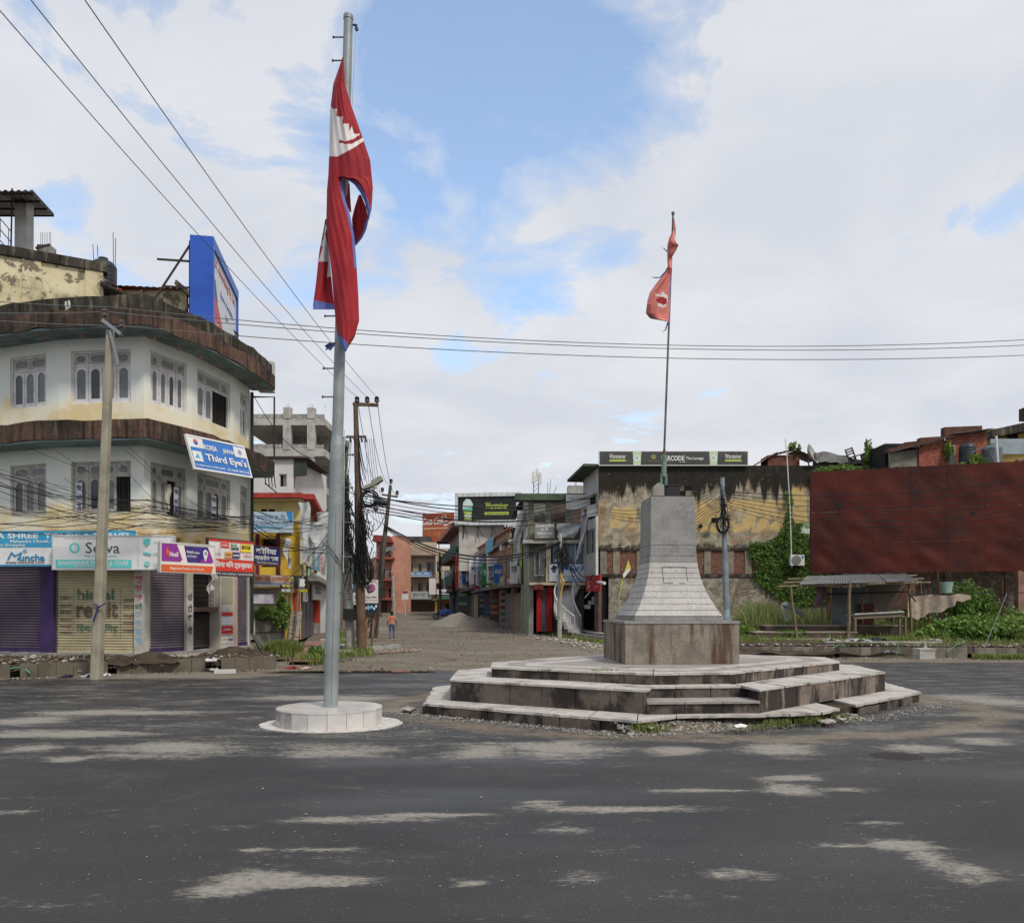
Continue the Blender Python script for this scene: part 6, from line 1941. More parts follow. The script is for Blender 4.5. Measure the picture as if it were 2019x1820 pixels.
MB().extr([(-.6,BZ(930)),(Lsf,BZ(920)),(Lsf,BZ(905) - .3),(-.6,BZ(925))],-.9,.3).build('green_canopy',mat('mossy_canopy',(82,92,76),(60,64,56),ns=1.5),BB,msf)
MB().tube([(Lsf + .05,-.12,7.2),(Lsf + .05,-.12,3.7),(Lsf + .3,-.12,3.3),(Lsf + 1.6,-.1,3.2)],.09,8).build('drain_pipe',mat('white_pvc',(206,204,198)),BB,msf)
mw,w,h = frame_px(1181,46.8,1475,46.8,918,889.5)
GR = flat('sign_darkgrey',(66,66,62))
def glass_print(x,z,s):
	return [('p',[(x - .22 * s,z - .42 * s),(x + .22 * s,z - .42 * s),(x + .27 * s,z + .42 * s),(x - .27 * s,z + .42 * s)],flat('beer_pale',(186,206,170))),('p',circ(x,z + .02,.2 * s),W_),('t','W',x,z + .02,.2 * s,.14 * s,GRN)]
it = []
for cx in (.125,.90):
	it += [('t','Warsteiner',w * cx,h * .64,w * .11,.28,CREAM,.01),('r',w * (cx - .055),w * (cx + .055),h * .29,h * .40,LIME)]
it += glass_print(w * .255,h * .5,.95) + glass_print(w * .768,h * .5,.95)
it += [('p',circ(w * .365,h * .58,.15),flat('sign_olive',(130,130,80))),('t','BARCODE',w * .365,h * .30,w * .065,.08,flat('sign_olive',(130,130,80))),('t','BARCODE',w * .495,h * .50,w * .155,.30,W_,.03),('t','The Lounge',w * .64,h * .47,w * .12,.22,W_,.02),('t','Biratnagar',w * .56,h * .24,w * .04,.06,W_)]
board('lounge_roof_board','long dark grey lounge board with white lettering on the blackened roof edge',mw,w,h,.14,GR,it,rim=W_,rimw=.03)
pa = MB().box(BX(1567),BX(1612),D0 - .012,D0 - .004,BZ(1062),BZ(1030)).build('painted_ad',mat('faded_green_paint',(140,158,108),(120,138,96),ns=1.2,peel=((160,150,128),.3,3)),BB,ID)
lettering(pa,'Lafarge',BX(1591),BZ(1047),1.25,.55,W_,D0 - .015,.03,ID)
for u,v,du,dv in ((1344,972,7,5),(1356,961,6,7),(1409,1025,8,6)):
	o = MB().box(-.2,.2,-.2,0,-.14,.14).box(-.05,.05,0,.3,-.05,.05).build('floodlight',mat('black_lamp',(38,38,40),rough=.5),None,T(pt(u,v,46.6)) @ Matrix.Rotation(RAD(20),4,'X'))
	tag(o,{1344: 'lower black floodlight on the side wall near the grey tubular pole',1356: 'upper black floodlight on the side wall next to the tubular pole',1409: 'black floodlight fixed beside the coiled cable on the tubular pole'}[u],'floodlight')
o = tag(MB().cyl(0,0,-.05,.05,.12,.1,10).build('vent_hood',M_DARK,None,T(pt(1382,1037,46.9)) @ Matrix.Rotation(RAD(90),4,'X')),'small round black vent in the side wall beside the monument','vent')
AC = thing('air_conditioner','white outdoor air conditioner unit on the ivy-covered wall','air conditioner',T(pt(1571,1115,46.5)))
MB().box(-.4,.4,-.15,.15,0,.62).build('casing',mat('ac_white',(214,212,206),rough=.5,bump=.02),AC)
MB().cyl(0,0,0,.02,.27,n=20).build('fan_grille',mat('ac_grille',(120,122,120)),AC,T(pt(1571,1115,46.5)) @ T(-.08,-.16,.31) @ Matrix.Rotation(RAD(90),4,'X'))
MB().cyl(0,0,0,.02,.06,n=12).build('logo_disc',flat('logo_blue',(60,120,190)),AC,T(pt(1571,1115,46.5)) @ T(.3,-.16,.5) @ Matrix.Rotation(RAD(90),4,'X'))
for s in (-1,1):
	MB().beam((s * .3,-.2,-.04),(s * .3,.45,-.04),.05).build('bracket',M_STEEL,AC)
rnd = random.Random(77)
b = MB()
IVP = [(1473,1064),(1490,1070),(1520,1063),(1533,1052),(1545,1045),(1552,1005),(1548,975),(1560,965),(1563,1000),(1566,1030),(1583,1030),(1578,1050),(1606,1056),(1640,1060),(1640,1185),(1560,1200),(1520,1168),(1480,1140),(1492,1120),(1478,1100),(1482,1080)]
k = 0
while k < 9500:
	u,v = rnd.uniform(1470,1640),rnd.uniform(963,1200)
	n_ = noise.noise((u * .06,v * .06,0)) * 7
	if inside(IVP,u + n_,v + n_ * .6):
		d = .02 + .22 * abs(noise.noise((u * .05,v * .05,4))) + .12 * rnd.random()
		leaf(b,pt(u,v,D0 - d),.075,rnd,.1)
		k += 1
IV = thing('ivy','dense green ivy climbing the side wall beside the air conditioner','ivy',T(BX(1540),D0 - .1,1))
b.build('foliage',M_IVY,IV,ID)
b = MB()
for i in range(14):
	u = rnd.uniform(1500,1600)
	b.tube([pt(u,1180,D0 - .03),pt(u + rnd.uniform(-12,12),1120,D0 - .04),pt(u + rnd.uniform(-18,10),1070,D0 - .03)],.015,4)
b.build('stem',mat('stem_brown',(86,76,52)),IV,ID)
o = tag(MB().tube([pt(1548,865,46.3),pt(1552,905,46.4),pt(1558,1010,46.5),pt(1561,1120,46.5)],[.02,.03,.035,.035],6).build('thin_pipe',mat('white_pvc',(206,204,198))),'thin white pipe leaning against the ivy wall and rising over the roof','pipe')
RT = BZ(918)
RH = thing('roof_hut','low brick roof hut with rusty sloping tin sheets beside the dish antenna','hut',T(BX(1555),47.6,RT))
MB().box(-1.0,.9,.1,1.5,-.1,.75).build('wall',brickmat('hut_brick',(128,70,52),(104,58,46),(110,100,88)),RH)
for i,(x0,x1,z0,z1) in enumerate(((-1.7,-.4,.15,.95),(-.5,.95,.85,1.2),(.7,2.0,1.05,.5))):
	MB().grid(lambda s,t: (x0 + (x1 - x0) * s,-.1 + 1.9 * t,z0 + (z1 - z0) * s + .1 * t + .02 * math.cos(s * 40)),30,2).build('tin_sheet',mat('rusty_tin',(146,124,108),(120,78,58),ns=1.6,rough=.6,metal=.3),RH)
DA = thing('dish_antenna','pale round dish antenna on the roof beside the brick hut','dish antenna',T(BX(1597),47.2,RT))
mm = WM[DA.name] @ T(0,0,.62) @ Rz(RAD(52)) @ Matrix.Rotation(RAD(68),4,'X')
MB().grid(lambda s,t: (math.cos(s * 6.2832) * t * .62,math.sin(s * 6.2832) * t * .62,.28 * t * t),24,6).build('reflector',mat('dish_grey',(176,176,170),(150,150,144),ns=2),DA,mm,True)
MB().tube([(0,0,0),(0,0,.55)],.04,6).build('mast',M_STEEL,DA)
MB().tube([(.1,-.1,.2),(.55,-.55,.55)],.02,5).build('feed_arm',M_STEEL,DA)
o = MB().grid(lambda s,t: (s * 3.4,.6 * t,.85 * (1 - s) ** .6 * math.sin(math.pi * t * .9 + .3) + .25 * noise.noise((s * 6,t * 3,1)) + .15),24,8).build('tarpaulin',mat('grey_tarp',(112,110,108),(86,84,82),ns=2),None,T(BX(1612),47.2,RT - .1),True)
tag(o,'sagging grey tarpaulin over roof junk beyond the dish antenna','tarpaulin')
def chair_frame(name,label,x,y,z,rz,tilt):
	root = thing(name,label,'chair',T(x,y,z) @ Rz(rz) @ Matrix.Rotation(tilt,4,'Y'),'discarded chairs on the roof')
	m = mat('dark_wood',(74,62,52),(54,46,40),ns=5)
	for sx in (-.25,.25):
		MB().beam((sx,-.22,0),(sx,-.22,.45),.06).build('leg',m,root)
		MB().beam((sx,.22,0),(sx,.30,1.0),.06).build('leg',m,root)
	MB().box(-.28,.28,-.25,.25,.42,.47).build('seat',m,root)
	for z_ in (.65,.8,.95):
		MB().box(-.25,.25,.25,.30,z_ - .04,z_ + .04).build('back_slat',m,root)
chair_frame('wooden_chair','dark wooden chair lying tilted on the roof near the tarpaulin',BX(1692),47.2,RT + .15,.3,-.35)
chair_frame('wooden_chair','dark wooden chair beside the vine spike on the roof',BX(1722),47.2,RT + .1,-.5,.2)
bush('vine','upright vine spike growing over the roof edge above the rusty hoarding',BX(1710),46.9,RT - .3,.35,.25,1.75,1100,M_LEAF,.075,14,8,'vine')
bush('vine','trailing green creeper along the roof edge by the dish antenna',BX(1665),46.8,RT - .55,2.0,.3,.55,2200,M_LEAF,.075,24,9,'vine')
bush('roof_palm','small spiky plant sprouting on the roof hut',BX(1571),47.5,RT + 1.0,.35,.3,.5,120,M_LEAF,.13,6,10,'plant')
D1 = 44.0
QX = lambda u: px(u,D1)
QZ = lambda v: pz(v,D1)
BR = thing('brick_roof_room','red brick roof room with a stepped parapet above the rusty hoarding','roof room',T(QX(1850),D1,QZ(918)))
M_RBRK = brickmat('red_brick',(168,78,56),(140,64,48),(140,124,108),.25,.085,grime=((70,46,38),.15,2))
mrb = lambda: ID
MB().extr([(QX(1812),QZ(935)),(QX(1870),QZ(935)),(QX(1870),QZ(866)),(QX(1812),QZ(882))],D1,D1 + .25).build('front_wall',M_RBRK,BR,ID)
MB().extr([(QX(1870) + .01,QZ(935)),(QX(1945),QZ(935)),(QX(1945),QZ(850)),(QX(1870) + .01,QZ(858))],D1 + .05,D1 + .3).build('front_wall',M_RBRK,BR,ID)
MB().extr([(QX(1757),QZ(930)),(QX(1811),QZ(935)),(QX(1811),QZ(885)),(QX(1757),QZ(892))],D1 + .1,D1 + .3).build('plastered_wall',mat('sooty_plaster',(138,134,118),(92,90,82),ns=.7,grime=((40,40,38),.4,.8)),BR,ID)
M_MOSSB = brickmat('mossy_brick',(116,66,52),(88,56,46),(90,80,70),.25,.085,grime=((44,40,34),.4,2))
steps = [(1757,1776,889,882),(1776,1792,886,876),(1792,1822,882,869),(1822,1870,876,860),(1870,1945,857,839)]
for u0,u1,vb,vt in steps:
	MB().extr([(QX(u0),QZ(vb)),(QX(u1),QZ(vb - 4)),(QX(u1),QZ(vt - 3)),(QX(u0),QZ(vt))],D1 + .4,D1 + .8).build('parapet',M_MOSSB,BR,ID)
MB().beam((QX(1752),D1 - .1,QZ(893)),(QX(1875),D1 - .1,QZ(862)),.5,.05).build('roof_sheet',mat('dark_sheet',(74,72,70)),BR,ID)
MB().beam((QX(1872),D1 - .1,QZ(858)),(QX(1950),D1 - .1,QZ(848)),.5,.05).build('roof_sheet',mat('dark_sheet',(74,72,70)),BR,ID)
MB().box(QX(1760),QX(1945),D1 + .9,D1 + 4,QZ(935),QZ(868)).build('light_block_core',M_DARK,BR,ID)
MB().box(QX(1868),QX(1878),D1 - .3,D1,QZ(925),QZ(880)).build('concrete_pier',M_CONC,BR,ID)
water_tank('water_tank','black ribbed water tank before the red brick roof room',QX(1891),43.2,QZ(915) - .15,.42,1.2,M_TANK,'rooftop water tanks')
water_tank('water_tank','grey ribbed water tank at the end of the brick roof room',QX(1934),43.0,QZ(915) - .2,.50,1.1,mat('grey_polythene',(92,98,106),rough=.5),'rooftop water tanks')
b = MB()
b.tube([pt(1915,893,42.5),pt(1935,884,42.5),pt(1950,888,42.5),pt(1962,915,42.5)],.03,5)
tag(b.build('tank_pipe',mat('grey_cord',(112,112,110))),'curved pipe over the grey roof tank','pipe')
o = tag(MB().tube([pt(1968,915,42),pt(1964,860,42)],.06,6).build('vent_pipe',mat('white_pvc',(206,204,198))),'upright white vent pipe beside the zinc roof sheet','pipe')
bush('vine','leafy creeper at the foot of the black tank above the rusty hoarding',QX(1893),42.6,QZ(918) - .4,.9,.3,.7,900,M_LEAF,.08,12,15,'vine')
bush('vine','creeper hanging on the corner of the brick roof room',QX(1866),43.7,QZ(905),.3,.2,.9,500,M_LEAF,.07,9,16,'vine')
YR = thing('ochre_building','ochre house with a mouldy concrete eave and zinc sheet at the picture edge','building',T(QX(1990),46,0))
MB().box(px(1946,47),px(2110,47),47,47.3,0,pz(845,47)).build('wall',mat('ochre_wall',(196,166,96),(176,146,84),ns=1,streak=((112,90,58),.3,2)),YR,ID)
MB().extr([(px(1946,46.5),pz(866,46.5)),(px(2110,46.5),pz(835,46.5)),(px(2110,46.5),pz(815,46.5)),(px(1946,46.5),pz(851,46.5))],46,46.9).build('eave',M_BLACK,YR,ID)
MB().box(px(1952,45),px(2110,45),44.9,45,pz(896,45),pz(866,45)).build('zinc_sheet',mat('blue_grey_zinc',(150,160,162),rough=.45,metal=.4),YR,ID)
MB().box(px(2013,46.6),px(2030,46.6),46.2,46.8,pz(830,46.6),pz(806,46.6)).build('chimney',M_BLACK,YR,ID)
wz = MB().box(px(1988,46.9),px(2008,46.9),46.9,46.98,pz(872,46.9),pz(855,46.9)).build('window',M_DARK,YR,ID)
MB().box(px(2008,42),px(2110,42),42,42.3,0,pz(905,42)).build('pink_wall',mat('pink_grey_wall',(150,112,98),(120,92,82),ns=1.5,streak=((80,66,58),.3,2)),YR,ID)
D2 = 50.6
GX = lambda u: px(u,D2)
GZ = lambda v: pz(v,D2)
GB = thing('green_cornice_building','grey three-storey shop house with a mossy green cornice and torn banners','building',T(3,51,0))
M_GREYG = mat('grey_green_plaster',(150,154,140),(120,124,114),ns=1,streak=((70,70,64),.35,2))
M_MOSS = mat('mossy_cornice',(82,98,78),(62,72,60),ns=1.5,streak=((42,46,40),.35,2.5))
x0,x1 = GX(1043),GX(1152)
MB().box(x0 - .9,x1,D2 - .8,D2 + .3,GZ(989),GZ(976.5)).build('cornice',M_MOSS,GB,ID)
MB().box(x0,x1,D2 + 1.6,D2 + 1.8,GZ(1068),GZ(988)).build('verandah_wall',mat('brown_panel_wall',(112,92,84),(92,76,70),ns=1.4),GB,ID)
for u in (1048,1081,1120):
	MB().box(GX(u) - .16,GX(u) + .16,D2,D2 + .3,GZ(1030),GZ(989)).build('column',M_GREYG,GB,ID)
MB().box(GX(1051),GX(1078),D2 + 1.0,D2 + 1.1,GZ(1030),GZ(989)).build('recess_wall',M_GREYG,GB,ID)
wz = plain_window(GB,T(GX(1064),D2 + .9,0),0,.75,GZ(1030),GZ(1006))
MB().box(x0 - .4,x1,D2 - .5,D2 + 1.6,GZ(1072),GZ(1066)).build('balcony_slab',M_CONC_L,GB,ID)
MB().box(x0,x1,D2 - .1,D2 + .0,GZ(1066),GZ(1031)).build('balcony_panel',mat('dull_green_panel',(120,128,100),(104,96,84),ns=2),GB,ID)
wall_panel(GX(1080) - x0,GZ(1152),GZ(1072),[(.35,1.0,GZ(1135),GZ(1085))],.3).build('wall',mat('dark_grey_wall',(96,94,88),(76,74,70),ns=1),GB,T(x0,D2,0))
plain_window(GB,T(x0,D2,0),.35,1.0,GZ(1135),GZ(1085))
MB().box(GX(1080),x1,D2 + .3,D2 + .5,0,GZ(1072)).build('back_wall',mat('dark_grey_wall',(96,94,88)),GB,ID)
MB().box(GX(1080) - .12,GX(1086),D2 - .12,D2 + .1,GZ(1148),GZ(1072)).build('cream_pier',mat('cream_pier',(200,188,160)),GB,ID)
MB().box(x0,x1,D2 - .6,D2 + .3,GZ(1154),GZ(1149)).build('canopy',mat('cream_canopy',(186,174,150)),GB,ID)
for u0,u1,m in ((1058,1067,mat('red_pillar',(176,34,36),(150,30,34),ns=2)),(1078,1088.5,mat('red_pillar',(176,34,36)))):
	MB().box(GX(u0),GX(u1),D2 - .1,D2 + .2,.3,GZ(1155)).build('red_pillar',m,GB,ID)
shutter(GB,T(0,D2,0),GX(1067),GX(1078),.3,GZ(1158),M_SH_GREY,y=.1,pitch=.12)
MB().box(GX(1088),x1,D2 + 1.5,D2 + 1.6,0,GZ(1150)).build('dark_ground_floor',M_DARK,GB,ID)
MB().extr(rect(GX(1052),GX(1070),GZ(1163),GZ(1153)),D2 - 1.0,D2 - .2).build('red_awning',mat('dull_red_awning',(130,48,48),(100,60,56),ns=2),GB,ID)
MB().box(x0,x1,D2 + 2,D2 + 8,0,GZ(980)).build('light_block_core',M_DARK,GB,ID)
gs0,gs1 = Vector((x0 - .02,D2,0)),Vector((.75,53.2,0))
mgs = fr(gs1,gs0)
MB().box(0,(gs1 - gs0).length,0,.3,0,GZ(978)).build('street_wall',M_GREYG,GB,mgs)
mw,w,h = frame_px(1054,50.0,1094,50.0,1062,1030)
board('cinema_office_board','grey board with white lettering on the green cornice building balcony',mw,w,h,.08,flat('sign_midgrey',(128,128,124)),[('t','हिमालय टाकिज',w * .5,h * .80,w * .92,.26,W_),('t','प्रा. लि.',w * .5,h * .56,w * .38,.22,W_),('t','डिजिटल हल',w * .5,h * .32,w * .76,.24,W_),('t','बिराटनगर',w * .5,h * .12,w * .4,.1,W_)],rim=mat('rust_frame',(120,72,60)),rimw=.02)
mw,w,h = frame_px(1116,49.6,1164,49.6,1004,975)
board('blank_white_board','blank white board with a faded line of lettering beside the blackened wall',mw,w,h,.1,flat('sign_offwhite',(204,202,196)),[('t','FASHION MALL',w * .5,h * .72,w * .72,.2,flat('faint_grey',(140,140,138)))])
mw,w,h = frame_px(1157,48.6,1177,47.6,1020,998)
board('small_white_board','small tilted white board near the corner of the blackened wall',mw,w,h,.06,flat('sign_offwhite',(204,202,196)))
mw,w,h = frame_px(1083,50.3,1154,50.3,1146,1112)
board('education_board','white education board with a black mortarboard cap and blue lettering behind the curved stair',mw,w,h,.06,flat('sign_paleblue',(196,206,214)),[
	('p',[(w * .03,h * .70),(w * .12,h * .96),(w * .24,h * .80),(w * .14,h * .60)],BLK),('p',[(w * .08,h * .5),(w * .18,h * .5),(w * .19,h * .68),(w * .08,h * .66)],GREYT),('t','GunP',w * .78,h * .76,w * .4,.42,SIGB,.03),('p',circ(w * .46,h * .86,.22),SIGB),('t','Education Consultancy',w * .5,h * .28,w * .6,.14,GREYT),('p',circ(w * .37,h * .14,.12),SIGB),('r',w * .5,w * .98,.04,.2,flat('sign_lightblue',(130,180,206)))])
mw,w,h = frame_px(1090,50.5,1154,50.5,1110,1072)
board('window_poster_board','blue-grey student poster panels filling the upper window behind the cable pole',mw,w,h,.04,mat('poster_bluegrey',(110,126,140),(70,84,96),ns=1.6,rough=.4),[('r',w * .36,w * .38,0,h,CREAM),('r',w * .68,w * .70,0,h,CREAM),('p',circ(w * .2,h * .5,.35),GREYT),('r',.05,w * .33,h * .05,h * .2,flat('sign_lightblue',(130,180,206)))])
mw,w,h = frame_px(1155,47.6,1183,46.4,1166,1135)
board('red_shop_board','faded red shop board hanging over the curved stair',mw,w,h,.12,flat('sign_dullred',(160,46,50)),[('r',w * .12,w * .28,h * .2,h * .7,flat('sign_pink',(196,140,134))),('t','Airtel',w * .75,h * .3,w * .25,.12,flat('sign_pink',(196,140,134)))])
for i,(u,v,D,ww,hh,sl,lab) in enumerate(((1020,1005,52,.55,3.6,-.25,'long shredded white banner at the street edge of the green cornice building'),(1036,1040,51,.8,2.0,-.2,'white and blue torn banner beside the cinema board'),(1098,1032,50.0,1.6,.9,.15,'crumpled white banner cloth along the balcony rail'),(1148,1010,49.4,.45,3.0,-.28,'narrow white banner strip hanging from the balcony to the stair'))):
	o = MB().grid(lambda s,t: (s * ww * (1 - .35 * t) + t * hh * sl * .4 + .05 * math.sin(t * 9 + i),.1 * math.sin(s * 6 + t * 7 + i),-t * hh * (1 - .2 * s * (i % 2))),8,22).build('torn_banner',mat('torn_banner_white',(198,198,196)),None,T(pt(u,v,D)),True)
	tag(o,lab,'banner')
o = MB().box(-.7,.7,-.5,.5,0,1.5).build('stair_penthouse',mat('pale_concrete',(176,173,166)),None,T(GX(1150),55,GZ(985)))
tag(o,'small plain concrete penthouse on the roof beside the lounge board','penthouse')
TM = thing('telecom_mast','white telecom antenna cluster on a lattice stub above the shop roofs','antenna mast',T(px(1057,58),58,pz(978,58)))
for sx in (-.18,.18):
	for sy in (-.18,.18):
		MB().beam((sx,sy,0),(sx,sy,1.5),.05).build('mast_leg',M_STEEL,TM)
for k in range(5):
	MB().beam((-.18,-.18,.3 * k),(.18,-.18,.3 * k + .3),.03).build('lattice_bar',M_STEEL,TM)
for x,z in ((-.22,1.0),(.05,1.2),(.28,.9)):
	MB().box(x - .1,x + .1,-.3,-.18,z - .1,z + .75).build('panel_antenna',mat('ac_white',(214,212,206)),TM)
b = MB()
for u,v0,v1,du in ((1083,985,945,3),(1086,985,958,12),(1080,985,950,0),(1136,960,930,0),(1150,955,925,1),(1134,960,935,-1)):
	b.tube([pt(u,v0,54),pt(u + du,v1,54)],.018,3)
tag(b.build('rebar_bundle',mat('rebar_rust',(78,58,48))),'bare rebar rods above the green cornice roof','rebar')
SP = thing('curved_stair','white-railed curved outside stair before the dark shop opening','stair',T(px(1122,48.6),48.6,.2))
cx,cy = 1.05,.75
M_TREAD = mat('stair_concrete',(194,194,186),(168,168,160),ns=2,streak=((90,90,84),.3,4))
M_RAILW = mat('white_rail',(204,202,204),rough=.5)
NST = 17
ri,ro = .75,1.95
tops = []
for i in range(NST):
	a0 = RAD(250 - i * 8.6)
	a1 = RAD(250 - (i + 1) * 8.6)
	z = .19 * (i + 1)
	P = [(cx + math.cos(a0) * ri,cy + math.sin(a0) * ri),(cx + math.cos(a0) * ro,cy + math.sin(a0) * ro),(cx + math.cos(a1) * ro,cy + math.sin(a1) * ro),(cx + math.cos(a1) * ri,cy + math.sin(a1) * ri)]
	MB().prism(P,z - .26,z).build('tread',M_TREAD,SP)
	tops.append(((a0 + a1) / 2,z))
for r in (ri + .03,ro - .05):
	pts_ = [(cx + math.cos(a) * r,cy + math.sin(a) * r,z + .9) for a,z in tops]
	MB().tube(pts_,.045,6).build('handrail',M_RAILW,SP)
	for a,z in tops:
		MB().tube([(cx + math.cos(a) * r,cy + math.sin(a) * r,z),(cx + math.cos(a) * r,cy + math.sin(a) * r,z + .9)],.02,4).build('baluster',M_RAILW,SP)
for i in range(7):
	MB().box(1.05 + .24 * i,1.05 + .24 * i + .3,.45,1.5,1.55 + .26 * i,1.78 + .26 * i).build('tread',M_TREAD,SP)
MB().tube([(1.0,.4,2.2),(1.6,.4,2.95),(2.7,.4,4.1)],.04,6).build('handrail',M_RAILW,SP)
XF = lambda D: .7 - .16 * (D - 53)
PALS = [REDS,W_,SIGB,CREAM,YEL,flat('sign_iceblue',(178,196,206)),GRN,flat('sign_dullred',(160,46,50)),CHAR]
PALM = [flat('old_red',(104,46,46)),flat('old_white',(136,132,126)),flat('old_blue',(52,66,92)),flat('old_cream',(130,118,100)),flat('old_ochre',(130,108,62)),flat('old_teal',(72,92,96)),flat('old_green',(62,84,66)),flat('old_maroon',(84,40,42)),flat('old_black',(44,42,44))]
TX = ['बुक','सपिङ','होटल','मेडिकल','साडी','फेसन','क्लिनिक','फोटो','टेलर','घडी','जुत्ता','बैंक','चस्मा','गहना']
def row_house(name,label,Da,Db,top,m,bays,seed,zw=None,sh=None,z1=3.2):
	p,q = Vector((XF(Db),Db,gz(Db))),Vector((XF(Da),Da,gz(Da)))
	z = min(p.z,q.z)
	p.z = q.z = z
	mm = fr(p,q)
	L = (q - p).length
	rr = random.Random(seed)
	B = thing(name,label,'building',mm)
	bw = L / bays
	holes = [(k * bw + bw * .22,k * bw + bw * .74,4.1,5.6) for k in range(bays)]
	if top > 8.4:
		holes += [(k * bw + bw * .22,k * bw + bw * .74,7.1,8.3) for k in range(bays)]
	wall_panel(L,z1,top,holes,.25).build('wall',m,B)
	for h_ in holes:
		plain_window(B,mm,*h_,y=.08,m=(M_SASH2,mat('brown_wood',(92,70,56)))[seed % 2],mull=1)
	MB().box(0,L,.3,7,-.5,top).build('light_block_core',M_DARK,B)
	for k in range(bays + 1):
		MB().box(k * bw - .12,k * bw + .12,-.06,.3,-.3,z1).build('pillar',mat('row_pillar_' + str(seed),tuple(rr.randint(110,175) for _ in range(3)),ns=2),B)
	for k in range(bays):
		shutter(B,mm,k * bw + .13,(k + 1) * bw - .13,.05,z1 - .5,rr.choice(sh or [M_SH_GREY,M_SH_DK,mat('blue_shutter',(62,74,100)),mat('tan_shutter',(140,128,104)),mat('brown_shutter',(96,78,70))]),y=.02,pitch=.16)
	for k in range(bays):
		hb_ = rr.uniform(.5,.85)
		sb_ = box_part('shop_board',rr.choice(PALM),B,k * bw + .1,(k + 1) * bw - rr.uniform(.1,.6),-.5,-.42,z1 + .02,z1 + hb_)
		lettering(sb_,rr.choice(TX),(k + .45) * bw,z1 + hb_ * .55,bw * .55,hb_ * .45,rr.choice((W_,CREAM,LIME)),-.505)
		if rr.random() < .6:
			box_part('air_conditioner_box',mat('ac_white',(214,212,206)),B,k * bw + .05,k * bw + .75,-.35,0,6.0 - 2.4 * (k % 2),6.5 - 2.4 * (k % 2))
		if top > 8 or k % 2:
			box_part('balcony_slab',mat('row_cornice',(124,112,100)),B,k * bw + .2,(k + 1) * bw - .2,-.9,0,3.95,4.07)
			g_ = MB()
			for q_ in range(9):
				xx = k * bw + .22 + (bw - .44) * q_ / 8
				g_.beam((xx,-.87,4.07),(xx,-.87,4.85),.03)
			g_.beam((k * bw + .2,-.87,4.85),((k + 1) * bw - .2,-.87,4.85),.05)
			g_.build('balcony_railing',mat('grille_iron',(70,58,50)),B)
	MB().box(0,L,-.85,.0,z1 - .12,z1).build('canopy',mat('row_canopy',(104,96,88),(76,70,66),ns=1.2),B)
	MB().box(0,L,-.35,.3,top,top + .25).build('cornice',mat('row_cornice',(124,112,100),(88,78,70),ns=1.2,streak=((50,44,40),.35,2)),B)
	return B,mm,L
M_LIMEW = mat('lime_paint',(150,178,62),(128,150,58),ns=1.5,streak=((84,96,50),.25,3))
B1,m1,L1 = row_house('lime_shop_house','narrow lime green shop house beside the green cornice building',53.2,57.0,6.1,M_LIMEW,1,41,sh=[mat('tan_shutter',(140,128,104))])
for i,(x0,x1,z0,z1,m) in enumerate(((L1 * .1,L1 * .45,3.5,4.9,mat('poster_teal',(80,130,120),(50,80,84),ns=3)),(L1 * .5,L1 * .95,3.3,4.5,flat('poster_pale',(180,178,172))))):
	o = box_part('shop_poster',m,None,x0,x1,-.1,-.05,z0,z1,m1)
	tag(o,('teal window poster on the lime green shop house','pale newsprint poster on the lime green shop house')[i],'poster')
M_OBRK = mat('dull_orange_plaster',(164,116,88),(132,98,78),ns=.9,streak=((72,60,52),.4,1.8),peel=((150,140,124),.36,2))
B2,m2,L2 = row_house('baluster_house','long dull orange shop house with a balustrade along its roof terrace',57.2,77.0,6.4,M_OBRK,5,42)
for k in range(46):
	xx = L2 * (k + .5) / 46
	MB().tube([(xx,-.1,6.7),(xx,-.1,6.85),(xx,-.1,7.05),(xx,-.1,7.3)],[.06,.09,.05,.06],6).build('baluster',mat('baluster_stone',(176,150,128),(140,118,100),ns=3),B2)
MB().box(0,L2,-.25,.05,7.3,7.45).build('handrail',mat('terracotta_rail',(156,92,76)),B2)
box_part('blue_sheet',mat('blue_sheet',(120,168,196),(96,140,170),ns=2),B2,L2 * .38,L2 * .62,-.4,-.34,6.3,7.4)
MB().box(L2 * .55,L2,2.0,7,6.6,8.9).build('roof_room',mat('pinkish_room',(176,140,120),(150,110,96),ns=1),B2)
for xx in (.62,.72,.84):
	MB().box(L2 * xx,L2 * xx + .5,1.9,1.99,6.7,8.8).build('room_column',mat('terracotta_rail',(156,92,76)),B2)
MB().extr([(L2 * .66,8.9),(L2 + .1,9.75),(L2 + .1,9.85),(L2 * .66,9.0)],.9,5).build('roof_sheet',mat('dark_sheet',(74,72,70)),B2)
MB().box(L2 - .06,L2 + .01,2.0,3.4,6.6,8.85).build('cream_end_wall',mat('cream_end',(206,184,140)),B2)
MB().box(L2 - .05,L2 + .02,3.5,5.0,6.6,8.88).build('blue_end_wall',mat('blue_end',(126,160,190)),B2)
M_WSIDE = mat('dirty_white_wall',(186,182,172),(164,158,148),ns=.8,streak=((96,90,82),.35,1.6),bump=.2)
B3,m3,L3 = row_house('beer_hoarding_house','tall dirty white house carrying the large black beer hoarding',77.4,92.0,9.2,mat('grey_row_wall',(128,122,114),(104,98,92),ns=1),3,43)
D3 = 77.2
w3 = wall_panel(px(993,D3) - px(905,D3),5.4,pz(1034,D3),[],.1)
w3.build('end_wall',M_WSIDE,B3,T(px(905,D3),D3,0))
MB().box(XF(77.2),px(993,D3),D3,D3 + .2,0,5.39).build('lower_end_wall',M_WSIDE,B3,ID)
